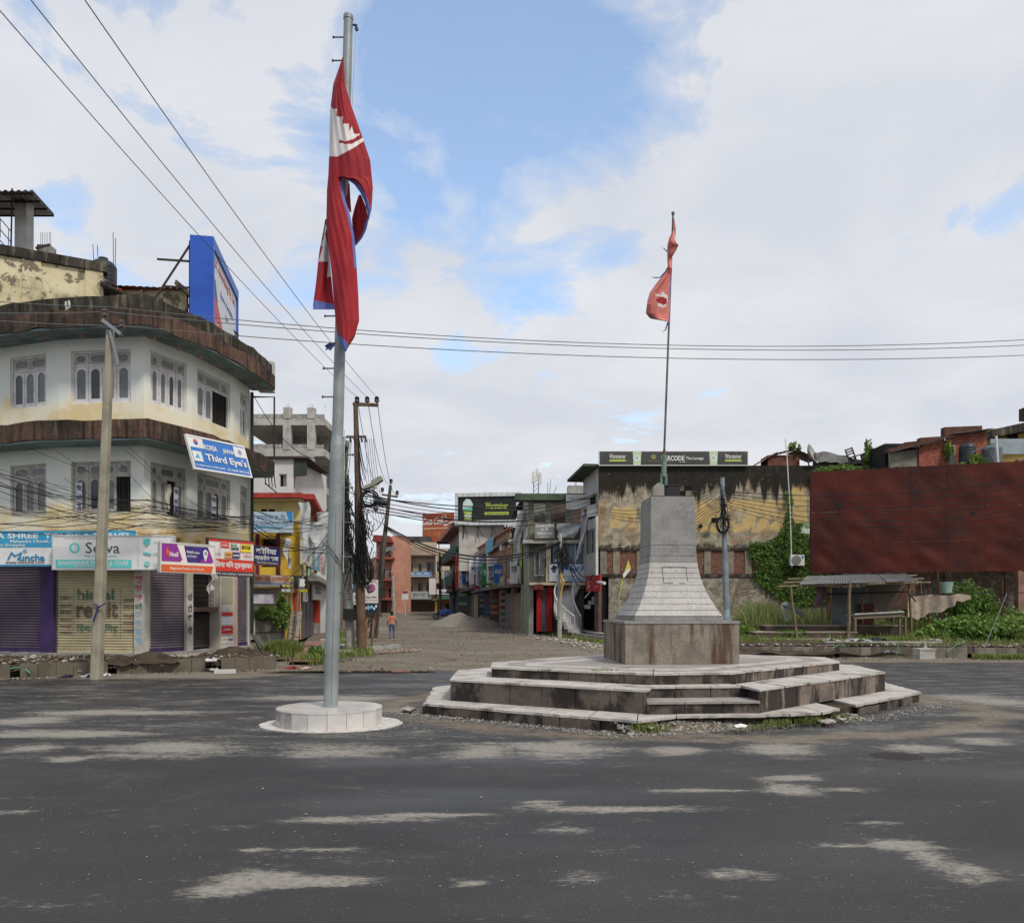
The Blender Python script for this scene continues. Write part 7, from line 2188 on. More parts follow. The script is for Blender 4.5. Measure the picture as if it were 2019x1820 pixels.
w3 = wall_panel(px(995,D3) - px(910,D3),pz(1034,D3),pz(1016,D3),[(1.0,2.2,pz(1031,D3),pz(1022,D3)),(2.6,3.6,pz(1031,D3),pz(1022,D3)),(2.9 + 1.0,5.0,pz(1031,D3),pz(1022,D3))][0:1] + [(2.5,3.5,pz(1031,D3),pz(1022,D3))],.15)
w3.build('upper_storey',mat('clean_white_wall',(204,202,198)),B3,T(px(910,D3),D3 + .3,0))
for a,c in ((1.0,2.2),(2.5,3.5)):
	plain_window(B3,T(px(910,D3),D3 + .3,0),a,c,pz(1031,D3),pz(1022,D3),mull=1,mg=M_DARK)
MB().box(px(905,D3),px(993,D3),D3 + .6,D3 + 7,5.42,pz(1018,D3)).build('light_block_core',M_DARK,B3,ID)
mw,w,h = frame_px(897,77.0,1028,76.2,1036,973)
fw = MB().box(0,w,0,.3,0,h)
BH = thing('beer_hoarding','large black beer hoarding with a green foamy glass in a white tiled frame','billboard',mw)
MB().ring(rect(0,w,0,h),rect(.3,w - .5,.45,h - .35),-.12,.3).build('tiled_frame',mat('white_tile_frame',(206,206,206),rough=.4),BH)
b = MB()
for i in range(12):
	xx = w * (i + .5) / 12
	b.box(xx - .012,xx + .012,-.125,-.119,0,.45)
	b.box(xx - .012,xx + .012,-.125,-.119,h - .35,h)
b.build('tile_joint',GREYT,BH)
fc = box_part('print_face',flat('hoarding_black',(28,32,30)),BH,.3,w - .5,.0,.1,.45,h - .35)
MB().extr([(.95,.47),(1.62,.47),(1.66,1.35),(.85,1.35)],-.006,-.003).build('print_field',flat('beer_green',(150,180,60)),fc)
MB().extr([(.78,1.36),(1.7,1.36),(1.68,1.75),(1.78,2.0),(1.5,2.5),(1.1,2.55),(.82,2.2),(.76,1.8)],-.006,-.003).build('print_field',flat('beer_foam',(200,220,208)),fc)
MB().extr([(.78,1.36),(1.7,1.36),(1.68,1.75),(.76,1.62)],-.008,-.006).build('print_field',flat('beer_mint',(110,190,160)),fc)
MB().extr(circ(1.28,.92,.27),-.009,-.006).build('print_field',W_,fc)
lettering(fc,'W',1.28,.92,.26,.2,GRN,-.011)
lettering(fc,'Warsteiner',w * .63,h * .60,w * .34,.62,LIME,-.006,.01)
MB().extr(rect(w * .45,w * .81,h * .30,h * .40),-.006,-.003).build('print_field',LIME,fc)
lettering(fc,'PREMIUM GERMAN BEER',w * .63,h * .35,w * .33,.15,BLK,-.009)
for xx in (.8,2.2,3.6,5.0):
	MB().beam((xx,.2,-1.2),(xx,.2,0),.08).build('support_post',mat('dark_steel',(58,52,50)),BH)
	MB().beam((xx + .5,.2,-1.1),(xx,.2,0),.05).build('support_post',mat('dark_steel',(58,52,50)),BH)
B4,m4,L4 = row_house('green_balcony_house','house with dark green balconies beyond the beer hoarding',92.4,112,10.5,mat('grey_blue_row',(140,140,136),(112,110,108),ns=1),3,44)
for z in (4.0,7.2):
	MB().box(0,L4 + .2,-1.3,0,z - .25,z).build('balcony_slab',mat('maroon_slab',(104,60,58)),B4)
	MB().box(0,L4 + .2,-1.35,-1.25,z,z + 1.0).build('balcony_panel',mat('dark_green_panel',(38,78,62),(30,60,50),ns=2),B4)
	MB().box(L4 + .1,L4 + .2,-1.25,0,z,z + 1.0).build('balcony_panel',mat('dark_green_panel',(38,78,62)),B4)
MB().extr([(0,10.4),(L4,10.4),(L4 + .4,10.9),(0,10.9)],-1.4,.3).build('roof_slab',mat('red_grey_slab',(140,96,88)),B4)
rr = random.Random(5)
SG = [(m2,L2,.06,3.9,.9,2.3,1,0,'white upright sign first along the orange house'),(m2,L2,.18,3.4,.7,1.3,7,1,'dull red sign on the orange house'),(m2,L2,.30,3.6,.8,2.6,5,2,'tall ice blue sign midway along the orange house'),
	(m2,L2,.44,3.4,.7,1.1,8,3,'charcoal sign on the orange house'),(m2,L2,.55,3.5,.9,1.8,6,4,'green sign in the middle of the shop row'),(m2,L2,.68,3.6,.8,2.0,1,5,'white sign two thirds along the orange house'),(m2,L2,.84,3.5,.7,1.4,2,6,'blue sign near the far end of the orange house'),
	(m3,L3,.2,3.6,1.0,3.6,0,7,'tall red sign below the dirty white wall'),(m3,L3,.45,3.5,1.0,1.8,3,8,'cream sign below the dirty white wall'),(m3,L3,.7,3.8,1.0,1.4,2,9,'blue sign below the dirty white wall'),(m3,L3,.92,4.0,.9,2.2,5,10,'pale sign at the near corner of the beer hoarding house'),
	(m4,L4,.4,3.6,1.2,2.4,1,11,'white sign under the green balconies'),(m4,L4,.8,3.6,1.1,1.6,7,12,'dull red sign under the green balconies'),(m1,L1,.9,3.3,.5,1.5,1,13,'small white sign on the lime shop edge')]
for mm,L,fx,z,w,h,ci,ti,lab in SG:
	o = box_part('projecting_sign',PALS[ci],None,.0,w,-.05,.05,0,h,mm @ T(L * fx,-.25,z) @ Rz(RAD(-80)) @ T(0,0,0))
	tag(o,lab,'sign','projecting shop signs of the row')
	s = '\n'.join(TX[ti]) if h > w * 1.6 else TX[ti]
	lettering(o,TX[ti],w / 2,h * .6,w * .8,min(h * .35,.5),W_ if ci in (0,2,6,7,8) else NAVY,.055,.02)
	lettering(o,TX[ti],w / 2,h * .6,w * .8,min(h * .35,.5),W_ if ci in (0,2,6,7,8) else NAVY,-.055,.02)
for i,(D,x_off,z0,z1,w,ci,lab) in enumerate(((58.5,-.5,.3,2.9,.5,3,'narrow lettered board beside the lime shop'),(63,-.5,.3,2.9,.8,0,'red and black price board on the shop row'),(65.5,-.6,.3,2.6,.9,2,'blue poster board behind the squatting person'),(69,-.6,.3,2.9,1.0,8,'dark goods display board on the shop row'),(86,-.7,.3,2.9,1.3,6,'green shop panel under the beer hoarding house'))):
	o = box_part('standing_board',PALM[ci],None,-w,0,0,.06,z0,z1,T(XF(D) + x_off + w * .5,D,gz(D)))
	tag(o,lab,'board')
	for k in range(5):
		MB().box(-w * .85,-w * .15,-.004,-.001,z0 + .25 + k * .48,z0 + .5 + k * .48).build('print_field',PALM[(ci + k + 2) % 9],o)
def far_floor_window(B,mm,x0,x1,z0,z1,m=None):
	return plain_window(B,mm,x0,x1,z0,z1,y=.1,m=m,mull=1)
D5 = 124.0
GU = thing('school_office_house','cream three-storey house with a curved balcony and a white school board at the street end','building',T(px(845,D5),D5,gz(D5)))
X5 = lambda u: px(u,D5)
Z5 = lambda v: pz(v,D5)
mA = T(X5(800),D5 - .0,0)
M_CR = mat('cream_house',(196,180,156),(176,160,136),ns=.7,streak=((120,106,88),.25,1.2))
M_CR2 = mat('beige_house',(170,160,140),(150,140,122),ns=.7,streak=((104,94,80),.25,1.2))
hl_ = X5(860) - X5(800)
holes = [(.4,1.1,Z5(1133),Z5(1113)),(2.0,2.5,Z5(1131),Z5(1112)),(3.3,4.3,Z5(1130),Z5(1109)),(.5,1.1,Z5(1173),Z5(1155)),(1.9,2.6,Z5(1173),Z5(1150)),(3.2,3.9,Z5(1173),Z5(1148))]
wall_panel(hl_,Z5(1190),Z5(1094),holes,.3).build('wall',M_CR2,GU,mA)
for h_ in holes:
	far_floor_window(GU,mA,*h_,m=mat('dark_frame_wood',(84,72,62)))
hr = X5(893) - X5(860)
mB = T(X5(860),D5 - 1.0,0)
holes = [(.15,.75,Z5(1128),Z5(1108)),(1.2,2.4,Z5(1116),Z5(1107)),(.2,.9,Z5(1176),Z5(1150))]
wall_panel(hr,Z5(1190),Z5(1150),[(.2,1.1,Z5(1176),Z5(1151))],.3).build('brick_storey',brickmat('terracotta_brick',(156,84,60),(130,70,54),(130,110,96)),GU,mB)
MB().box(.2,1.1,.28,.3,Z5(1176),Z5(1151)).build('dark_opening',M_DARK,GU,mB)
wall_panel(hr,Z5(1150),Z5(1082),holes[:2],.3).build('wall',M_CR,GU,mB)
for h_ in holes[:2]:
	far_floor_window(GU,mB,*h_)
MB().box(0,hl_,-1.2,.0,Z5(1097),Z5(1094)).build('balcony_slab',mat('grey_slab',(112,104,94)),GU,mA)
MB().box(0,hl_,-1.2,-1.1,Z5(1094),Z5(1078)).build('balcony_wall',M_CR,GU,mA)
for k in range(16):
	MB().box(hl_ * (k + .35) / 16,hl_ * (k + .65) / 16,-1.22,-1.205,Z5(1092),Z5(1080)).build('balcony_groove',mat('groove_brown',(120,104,86)),GU,mA)
MB().box(0,hl_,-1.3,0,Z5(1139),Z5(1136)).build('balcony_slab',mat('grey_slab',(112,104,94)),GU,mA)
MB().box(.5,hl_,1,1.2,Z5(1094),Z5(1068)).build('roof_room',M_CR,GU,mA)
MB().box(-.2,hl_ + hr - .5,1.4,5,Z5(1068),Z5(1056)).build('roof_railing',mat('sooty_rail',(84,80,76),(52,50,48),ns=1),GU,mA)
MB().box(0,hl_ + hr,.4,9,gz(D5) - 1,Z5(1085)).build('light_block_core',M_DARK,GU,mA)
for k in range(4):
	shutter(GU,mA,.2 + 1.35 * k,1.5 + 1.35 * k,gz(D5) - .1,Z5(1182),mat('brown_shutter',(96,78,70)),y=.0,pitch=.25)
shutter(GU,mB,.3,1.6,gz(D5) - .1,Z5(1182),mat('brown_shutter',(96,78,70)),y=.1,pitch=.25)
MB().box(-.1,.25,-.1,.1,gz(D5) - .1,Z5(1180)).build('yellow_pillar',flat('pillar_yellow',(206,170,40)),GU,mB)
MB().box(0,hl_ + hr,-1.4,.2,Z5(1184),Z5(1181)).build('canopy',mat('grey_slab',(112,104,94)),GU,mA)
mw,w,h = frame_px(861,122.5,891,122.5,1172,1162)
board('school_board','white school office board with dark lettering at the street end',mw,w,h,.1,W_,[('t','Gurukul',w * .5,h * .5,w * .76,h * .6,NAVY,.02)])
mw,w,h = frame_px(803,122.0,850,122.0,1137,1127)
board('blue_banner','blue wavy-patterned banner along the beige balcony at the street end',mw,w,h,.06,flat('banner_blue',(96,134,176)),[('t','~ ~ ~',w * .5,h * .6,w * .8,h * .3,W_),('r',0,w,h * .1,h * .2,W_)])
mw,w,h = frame_px(846,121.5,859,121.5,1172,1140)
board('pale_upright_board','pale upright board between the beige and cream fronts',mw,w,h,.1,flat('sign_offwhite',(204,202,196)))
mw,w,h = frame_px(805,121.8,848,121.8,1181,1166)
board('grey_shop_board','grey shop board under the blue banner at the street end',mw,w,h,.1,flat('sign_paleteal',(150,164,160)),[('t','सुपर मार्ट',w * .5,h * .5,w * .6,h * .5,GREYT)])
mw,w,h = frame_px(862,121.8,892,121.8,1181,1174)
board('green_canvas_awning','green canvas strip over the shutters at the street end',mw,w,h,.5,flat('canvas_green',(60,100,84)),cat='awning')
mw,w,h = frame_px(833,126.0,895,124.0,1068,1013)
CO = board('cola_hoarding','weathered red hoarding with white script lettering on the roof at the street end',mw,w,h,.15,mat('weathered_red',(176,70,48),(150,96,62),ns=.8,peel=((186,150,104),.34,.9)),[
	('r',.2,w * .96,h * .44,h * .48,flat('faded_cream',(200,176,140))),('r',w * .2,w * .9,.4,h * .36,mat('faded_ochre',(172,120,72),(160,76,52),ns=1.2)),('t','Coca-Cola',w * .33,h * .72,w * .66,h * .26,flat('faded_white',(214,206,196)),.03,.25),
	('p',[(w * .62,h * .62),(w * .80,h * .70),(w * .74,h * .94),(w * .64,h * .90)],flat('faded_white',(214,206,196))),('p',[(w * .66,h * .66),(w * .77,h * .72),(w * .72,h * .90),(w * .66,h * .87)],flat('faded_redink',(170,66,52))),('p',[(w * .7,h * .52),(w * .98,h * .62),(w * .98,h * .70),(w * .66,h * .58)],flat('faded_white',(214,206,196))),('r',w * .08,w * .25,.05,.6,flat('faded_pale',(196,186,172)))])
for xx in (.6,w / 2,w - .6):
	MB().beam((xx,.3,-3.2),(xx,.3,.2),.12).build('support_post',mat('dark_steel',(58,52,50)),CO)
D6 = 116.0
OH = thing('orange_house','tall orange house with stacked small balconies at the street end','building',T(px(778,D6),D6,gz(D6)))
M_OR = mat('orange_paint',(196,142,118),(178,126,104),ns=.8,streak=((130,80,62),.2,1.2))
X6 = lambda u: px(u,D6)
Z6 = lambda v: pz(v,D6)
MB().box(X6(772),X6(800),D6,D6 + 6,gz(D6) - .5,Z6(1056)).build('side_wall',M_OR,OH,ID)
ho = [(.5 + 1.3 * k,1.35 + 1.3 * k,Z6(v),Z6(v - 20)) for v in (1100,1142,1180) for k in range(2)]
wall_panel(X6(774) - X6(740),gz(D6) - .5,Z6(1068),ho,.3).build('wall',M_OR,OH,T(X6(740),D6 + .8,0))
for h_ in ho:
	far_floor_window(OH,T(X6(740),D6 + .8,0),*h_,m=mat('dark_frame_wood',(84,72,62)))
for v in (1103,1145,1183):
	MB().box(X6(738),X6(779),D6 - .9,D6 + .8,Z6(v),Z6(v - 4)).build('balcony_slab',mat('brick_red_slab',(150,82,66)),OH,ID)
	b = MB()
	for k in range(14):
		xx = X6(742) + (X6(776) - X6(742)) * k / 13
		b.tube([(xx,D6 - .85,Z6(v - 4)),(xx,D6 - .85,Z6(v - 14))],.03,4)
	b.beam((X6(740),D6 - .85,Z6(v - 14)),(X6(778),D6 - .85,Z6(v - 14)),.06)
	b.build('balcony_railing',mat('dull_red_rail',(120,62,54)),OH,ID)
for u in (787,):
	for v in (1092,1139):
		far_floor_window(OH,T(X6(u) - 2.0,D6 - .12,0),.0,.9,Z6(v),Z6(v - 14))
MB().extr([(X6(736),Z6(1068)),(X6(777),Z6(1071)),(X6(770),Z6(1058)),(X6(740),Z6(1056))],D6 - 1.2,D6 + 1.2).build('roof_eave',mat('rust_red_roof',(130,60,50)),OH,ID)
MB().extr([(X6(757),Z6(1092)),(X6(784),Z6(1083)),(X6(780),Z6(1077)),(X6(757),Z6(1084))],D6 - 1.3,D6 - 1.0).build('awning_sheet',M_CORR,OH,ID)
shutter(OH,T(0,D6 + .75,0),X6(750),X6(762),gz(D6) - .1,Z6(1184),mat('brown_shutter',(96,78,70)),y=-.1,pitch=.25)
shutter(OH,T(0,D6 + .75,0),X6(740),X6(748),gz(D6) - .1,Z6(1184),mat('teal_shutter',(56,104,104)),y=-.1,pitch=.25)
# ================================================================ VACANT LOT on the right
def lot_z(x,y):
	k = max(0,min(1,(y - 28.6) / 3.0))
	return .02 + .36 * k + .10 * noise.noise((x * .45,y * .45,9)) * k + .02 * (y - 31) * (y > 31)
LX0,LX1 = 6.6,34.0
def lot_pt(s,t):
	y = 28.55 + 18.4 * t
	x = LX0 + (LX1 - LX0) * s
	if y > 40:
		x = max(x,6.2)
	return (x,y,lot_z(x,y))
tag(MB().grid(lot_pt,110,70).build('vacant_lot',M_LAWN,None,None,True),kind='structure')
tag(MB().grid(lambda s,t: (px(1440,28.5) + 19 * s,28.35 + 3.6 * t,.30 * min(1,t * 3) + .08 + .10 * noise.noise((s * 22,t * 3,4)) + .14 * max(0,noise.noise((s * 9 + 3,t * 2,8))) + .04),120,16).build('verge',M_EARTHDK,None,None,True),kind='structure')
rnd = random.Random(61)
ra,rb = Vector((px(1440,28.9),28.9)),Vector((px(2080,27.9),27.9))
def rpos(u):
	k = (u - CX) / F
	d = rb - ra
	s = (k * ra.y - ra.x) / (d.x - k * d.y)
	return ra + d * s
for u0,u1,lab in ((1440,1646,'run of grey kerb blocks behind the stepped platform'),(1655,1908,'patchy run of kerb blocks below the market stall'),(1922,2070,'run of kerb blocks at the weedy picture edge')):
	a,b = rpos(u0),rpos(u1)
	block_row('block_kerb',lab,a,b,0,max(2,round((b - a).length / .38)),.37,rnd,m2=M_BLOCKL,p2=.35)
o = MB().box(-.28,.28,-.2,.2,0,.32).box(-.3,.3,-.22,.22,.32,.38).build('concrete_block',M_CONC_L,None,T(px(1822,27.6),27.6,.0) @ Rz(.1))
tag(o,'loose pale concrete block standing before the patchy kerb','block')
o = MB().box(-.05,.05,-.05,.05,0,.42).build('marker_post',M_CONC_L,None,T(px(1816,28.5),28.3,.02) @ Matrix.Rotation(.1,4,'Y'))
tag(o,'short upright stone post in the patchy kerb','post')
b = MB()
for i in range(2600):
	s = rnd.random()
	u = 1450 + 620 * s
	p = rpos(u)
	w = rnd.random()
	y = p.y + .3 + 2.6 * w ** 1.5
	r = rnd.uniform(.01,.045) if rnd.random() < .93 else rnd.uniform(.05,.12)
	b.rock((px(u,y),y,.40 - .04 * w + r * .2 + .05 * noise.noise((u * .05,w * 4,2))),r,rnd,mi=0 if rnd.random() < .6 else 1)
for i in range(1200):
	u = rnd.uniform(1640,2070)
	p = rpos(u)
	y = p.y - .05 - abs(rnd.gauss(0,.55))
	r = rnd.uniform(.006,.035)
	b.rock((px(u,y),y,r * .3),r,rnd,mi=0 if rnd.random() < .5 else 1)
tag(b.build('rubble',[M_EARTH,M_STONE]),'earth clods and stones along the kerb of the vacant lot','rubble',kind='stuff')
for i,(pts_,r,c,lab) in enumerate((([(1640,1279,28),(1652,1272,28.3),(1668,1274,28.4)],.016,(84,130,110),'pale green hose end at the kerb corner behind the platform'),([(1867,1285,27.6),(1885,1272,28),(1905,1262,28.6)],.014,(70,120,100),'green hose running up the kerb to the weeds'),
										([(1768,1264,28.6),(1772,1276,28.1),(1768,1292,27.9)],.012,(70,120,100),'green hose hanging over the patchy kerb'),([(1789,1297,27.3),(1803,1293,27.5),(1812,1290,27.7)],.012,(60,116,96),'short green hose piece on the road edge'))):
	tag(MB().tube([pt(*q) for q in pts_],r,6).build('hose',mat('hose_' + str(i),c,rough=.5)),lab,'hose')
for i,(u,v,D,s,c,lab) in enumerate(((1690,1264,29.2,.5,(176,176,172),'grey plastic sheet draped behind the kerb'),(1735,1262,29.3,.35,(44,46,56),'dark cloth rag on the earth behind the kerb'),(1757,1285,27.9,.22,(150,156,166),'bluish rag hanging on the kerb blocks'),(1640,1262,30,.3,(196,190,178),'pale cardboard scrap behind the platform corner'))):
	q = pt(u,v,D)
	litter('rag',lab,q.x,q.y,q.z - .02,s,mat('rag_' + str(i),c,tuple(x * .8 for x in c),ns=6),20 + i)
o = MB().box(-2.2,2.2,-.12,.12,0,.1).build('kerb_stone',M_CONC_L,None,T(px(1745,30.2),30.4,.40) @ Rz(-.03))
tag(o,'long pale kerb stone lying on the earth bank below the stall','kerb stone')
for i,(u,v,D,s,lab) in enumerate(((1836,1257,31.6,.5,'large pale cement sack lying beside the weeds'),(1862,1255,31.9,.33,'smaller pale sack next to the large cement sack'))):
	q = pt(u,v,D)
	o = MB().grid(lambda a,c: (math.cos(a * 6.2832) * s * math.sin(math.pi * c) * (1 + .1 * math.sin(a * 19)),math.sin(a * 6.2832) * s * .55 * math.sin(math.pi * c),s * .17 * (1 + math.cos(math.pi * c + math.pi)) + .03 * math.sin(a * 25 + c * 9)),24,10).build('cement_sack',mat('sack_pale',(176,174,166),(150,146,138),ns=5),None,T(q.x,q.y,lot_z(q.x,q.y) - .02),True)
	tag(o,lab,'sack')
M_LOTW = brickmat('lot_back_wall',(134,100,82),(112,86,72),(168,160,146),.26,.10,plaster=((178,172,160),.45,.9),grime=((70,60,50),.3,1.4),msz=.018)
RWALL = thing('rear_boundary_wall','flaking brick wall at the back of the vacant lot below the rusty hoarding','wall',T(24,46,0))
MB().box(BX(1660),36,46.6,46.9,.2,4.7).build('wall',M_LOTW,RWALL,ID)
for x in (22,25.5,29,32):
	MB().box(x - .25,x + .25,46.45,46.59,.2,4.7).build('pier',M_LOTW,RWALL,ID)
UP = thing('rear_house','grimy rear house hidden behind the rusty hoarding and carrying the roof room','building',T(25,47,0))
MB().box(BX(1660) + .02,36,46.95,52,.2,RT - .05).build('wall',mat('grimy_rear',(120,104,90),(90,80,70),ns=.8,streak=((56,48,42),.35,1.6)),UP,ID)
MB().box(QX(1752),36,43.0,46.94,QZ(938),QZ(926)).build('roof_slab',M_BLACK,UP,ID)
MB().box(QX(1757),36,43.9,46.94,4.72,QZ(939)).build('upper_wall',mat('grimy_rear',(120,104,90)),UP,ID)
pa_,pb_ = Vector((px(1598,40),40,3.5)),Vector((px(2019,36.9),36.9,3.5))
HB_ = thing('rusty_hoarding','huge bare rust-red sheet metal hoarding standing over the vacant lot','billboard',fr(pa_,pb_))
WH = (pb_ - pa_).length
XS = [0,.145,.31,.485,.655,.83,1.0]
ZS = [0,.29,.60,1.0]
def rust_mat(name,k):
	t = NT(name)
	n1,n2 = t.noise(.55,8,.6,vec=t.map((1,1,1),(k * .12,0,0))),t.noise(1.0,7,.65,vec=t.map((.7,.7,.9),(k * .2,0,0),(0,.5,0)),dist=1.2)
	col = t.mix(t.ss(n1,.38,.62),lin((84,30,17)),lin((58,21,13)))
	col = t.mix(t.ss(n2,.54,.74,0,.55),col,lin((104,50,28)))
	col = t.mix(t.ss(t.noise(1.3,8,.7,vec=t.map((1,1,1),(k * .3,2,1))),.56 - .08 * (k == 3),.68,0,.8),col,lin((50,38,33)))
	col = t.mix(t.ss(t.noise(18,5),.5,.75,0,.5),col,lin((60,24,18)))
	t.put(t.b.inputs['Base Color'],col)
	t.b.inputs['Roughness'].default_value = .62
	t.b.inputs['Specular IOR Level'].default_value = .25
	t.bump(t.math('ADD',t.noise(1.2,3),t.math('MULTIPLY',t.noise(40,3),.06)),.25,.08)
	return t.mat
RM = [rust_mat('rust_sheet_%d' % i,i) for i in range(4)]
rnd = random.Random(8)
for i in range(6):
	for j in range(3):
		x0,x1 = WH * XS[i] + .004,WH * XS[i + 1] - .004
		z0,z1 = 5.1 * ZS[j] + .004,5.1 * ZS[j + 1] - .004
		a_,b2 = rnd.uniform(0,6),rnd.uniform(.006,.02)
		o = MB().grid(lambda s,t: (x0 + (x1 - x0) * s,rnd.uniform(-.001,.001) + b2 * math.sin(s * 5 + t * 7 + a_) * math.sin(math.pi * s) * math.sin(math.pi * t) * 2 - .004 * ((i + j) % 2),z0 + (z1 - z0) * t),12,12).build('metal_sheet',RM[3 if (i == 4 and j < 2) or (i == 3 and j == 2) else (i * 2 + j) % 3],HB_,None,True)
for i in range(7):
	MB().beam((WH * XS[i],.08,-.05),(WH * XS[i],.08,5.15),.07).build('frame_post',mat('dark_steel',(58,52,50)),HB_)
for z in (.1,1.6,3.3,5.0):
	MB().beam((0,.14,z),(WH,.14,z),.06).build('frame_rail',mat('dark_steel',(58,52,50)),HB_)
for x,z,r in ((WH * .145,3.4,.13),(WH * .775,2.75,.11)):
	MB().extr(circ(x,z,r,n=14),-.024,-.02).build('dark_patch',mat('patch_black',(40,38,38)),HB_)
for u,vb,D in ((1834,1245,38.2),(1855,1245,37.9),(1640,1232,39.8),(1980,1240,37.2)):
	p = pt(u,1128,D)
	zg = lot_z(p.x,D)
	MB().tube([(p.x + (.22 if u == 1855 else 0),D + .15,zg - .1),(p.x - (.1 if u == 1855 else 0),D + .15,3.6)],.05,6).build('leg',mat('rust_leg',(84,52,42)),HB_,ID)
ST = thing('market_stall','ramshackle bamboo stall with a corrugated tin roof and a counter in the vacant lot','stall',T(px(1690,34.5),34.5,.42))
M_BAM = mat('bamboo',(128,111,90),(98,84,68),ns=6,streak=((84,70,56),.3,8),bump=.2)
SD = 34.5
def stp_(u,v,D=SD):
	return pt(u,v,D)
for u0,v0,u1,v1,D,r in ((1672,1262,1676,1147,34.3,.075),(1571,1265,1559,1156,34.0,.055),(1797,1240,1792,1140,36.8,.06),(1620,1240,1620,1160,37.5,.05),(1632,1242,1632,1165,37.5,.05),(1700,1238,1700,1150,37.5,.05),(1826,1218,1814,1135,38.5,.03)):
	p,q = pt(u0,v0,D),pt(u1,v1,D)
	p.z = lot_z(p.x,D) - .05
	MB().tube([p,p.lerp(q,.35) + Vector((.02,0,0)),p.lerp(q,.7) - Vector((.015,0,0)),q],[r,r * .95,r * .9,r * .8],7).build('bamboo_post',M_BAM,ST,ID)
M_TIN = mat('pale_tin',(150,152,152),(120,119,116),ns=1.6,streak=((120,104,88),.3,3),rough=.45,metal=.5,bump=.03)
z_f,z_b = pz(1152,34.0),pz(1137,37.5)
xa,xb = px(1576,34),px(1788,36)
for i in range(7):
	for j in range(2):
		s0,s1 = i / 7,(i + 1) / 7 + .012
		t0,t1 = j / 2,(j + 1) / 2 + .03
		MB().grid(lambda s,t: (xa + (xb - xa) * (s0 + (s1 - s0) * s) + (1.6 - .55 * (s0 + (s1 - s0) * s)) * (t0 + (t1 - t0) * t),34.0 + .35 * math.sin(i * 2.1) * .2 + 3.4 * (t0 + (t1 - t0) * t) + .9 * (s0 + (s1 - s0) * s) * 1.0,z_f + (z_b - z_f) * (t0 + (t1 - t0) * t) + .16 * (s0 + (s1 - s0) * s) + .018 * math.cos(s * 40) + .012 * j + .006 * (i % 2)),40,2).build('tin_sheet',M_TIN,ST,ID)
for t in (.03,.5,.97):
	p,q = Vector((xa - .9 + 1.6 * t,34 + 3.4 * t,z_f + (z_b - z_f) * t - .06 - .05)),Vector((xb + 1.6 * t - .5 * t + .5,34.9 + 3.4 * t,z_f + (z_b - z_f) * t + .1))
	MB().tube([p,q],.05,6).build('roof_pole',M_BAM,ST,ID)
for s in (.02,.48,.98):
	MB().tube([(xa + (xb - xa) * s - .1,33.8 + .9 * s,z_f - .12 + .15 * s),(xa + (xb - xa) * s + 1.5,37.5 + .9 * s,z_b - .12 + .15 * s)],.045,6).build('roof_pole',M_BAM,ST,ID)
o = MB().grid(lambda s,t: (px(1640,37.7) + 1.75 * s,37.7 + .012 * math.sin(s * 90),.75 + 2.0 * t),60,1).build('back_panel',mat('grey_tin_panel',(118,122,124),(96,98,98),ns=1.5,rough=.6,metal=.3),ST,ID)
o = MB().grid(lambda s,t: (px(1705,37.8) + 2.4 * s,37.8,1.72 + 1.25 * t + .012 * math.sin(t * 60)),1,60).build('back_panel',mat('brown_tin_panel',(104,94,84),(110,74,58),ns=1.2,rough=.6,metal=.2),ST,ID)
MB().box(px(1690,37.6),px(1722,37.6),37.55,37.6,.5,2.0).build('door_leaf',mat('rust_red_tin',(96,58,48),(74,48,42),ns=1.5),ST,ID)
MB().tube([pt(1604,1172,37.3),pt(1800,1166,37.3)],.04,6).build('cross_pole',mat('dark_timber',(56,48,42)),ST,ID)
MB().tube([pt(1790,1168,36.8),pt(1806,1186,36.6)],.035,6).build('brace',mat('dark_timber',(56,48,42)),ST,ID)
ca,cb = pt(1676,1213,35.3),pt(1772,1208,35.9)
CT = thing('stall_counter','plank counter with a rolled tin cover under the stall roof','counter',T(ca.x,ca.y,.4))
MB().beam((ca.x,ca.y,ca.z),(cb.x,cb.y,cb.z),.75,.04).build('top',mat('grey_plank',(150,146,138),(120,114,106),ns=3),CT,ID)
MB().tube([(ca.x,ca.y - .4,ca.z + .03),(cb.x,cb.y - .4,cb.z + .03)],.06,8).build('rolled_cover',M_TIN,CT,ID)
MB().beam((ca.x,ca.y - .36,ca.z - .1),(cb.x,cb.y - .36,cb.z - .1),.05,.14).build('apron_board',mat('weathered_board',(112,100,86)),CT,ID)
for x,y in ((ca.x + .1,ca.y - .3),(ca.x + .25,ca.y + .3),(cb.x - .1,cb.y - .3),(cb.x + .25,cb.y - .1),(cb.x - .1,cb.y + .3)):
	MB().beam((x,y,.35),(x,y,1.35),.09).build('leg',mat('weathered_board',(112,100,86)),CT,ID)
SS = thing('terrace_steps','broad dark concrete steps leading up to the stall','steps',T(px(1600,35),35,.2))
M_STEPD = mat('dark_riser',(92,78,66),(66,56,48),ns=1.2,streak=((46,40,34),.3,3),bump=.3)  # risers coloured darker than the treads
M_STEPT = mat('step_top',(150,140,124),(126,116,102),ns=1.6,bump=.3)
for i,(u0,u1,v0,v1,D) in enumerate(((1478,1652,1270,1260,33.2),(1490,1690,1260,1246,34.4),(1512,1780,1246,1233,36.0))):
	x0,x1 = px(u0,D),px(u1,D)
	zt = pz(v1,D)
	MB().box(x0,x1,D,D + 2.2,zt - .55,zt - .04).build('riser',M_STEPD,SS,ID)
	MB().box(x0 - .03,x1 + .03,D - .03,D + 2.2,zt - .038,zt).build('tread',M_STEPT,SS,ID)
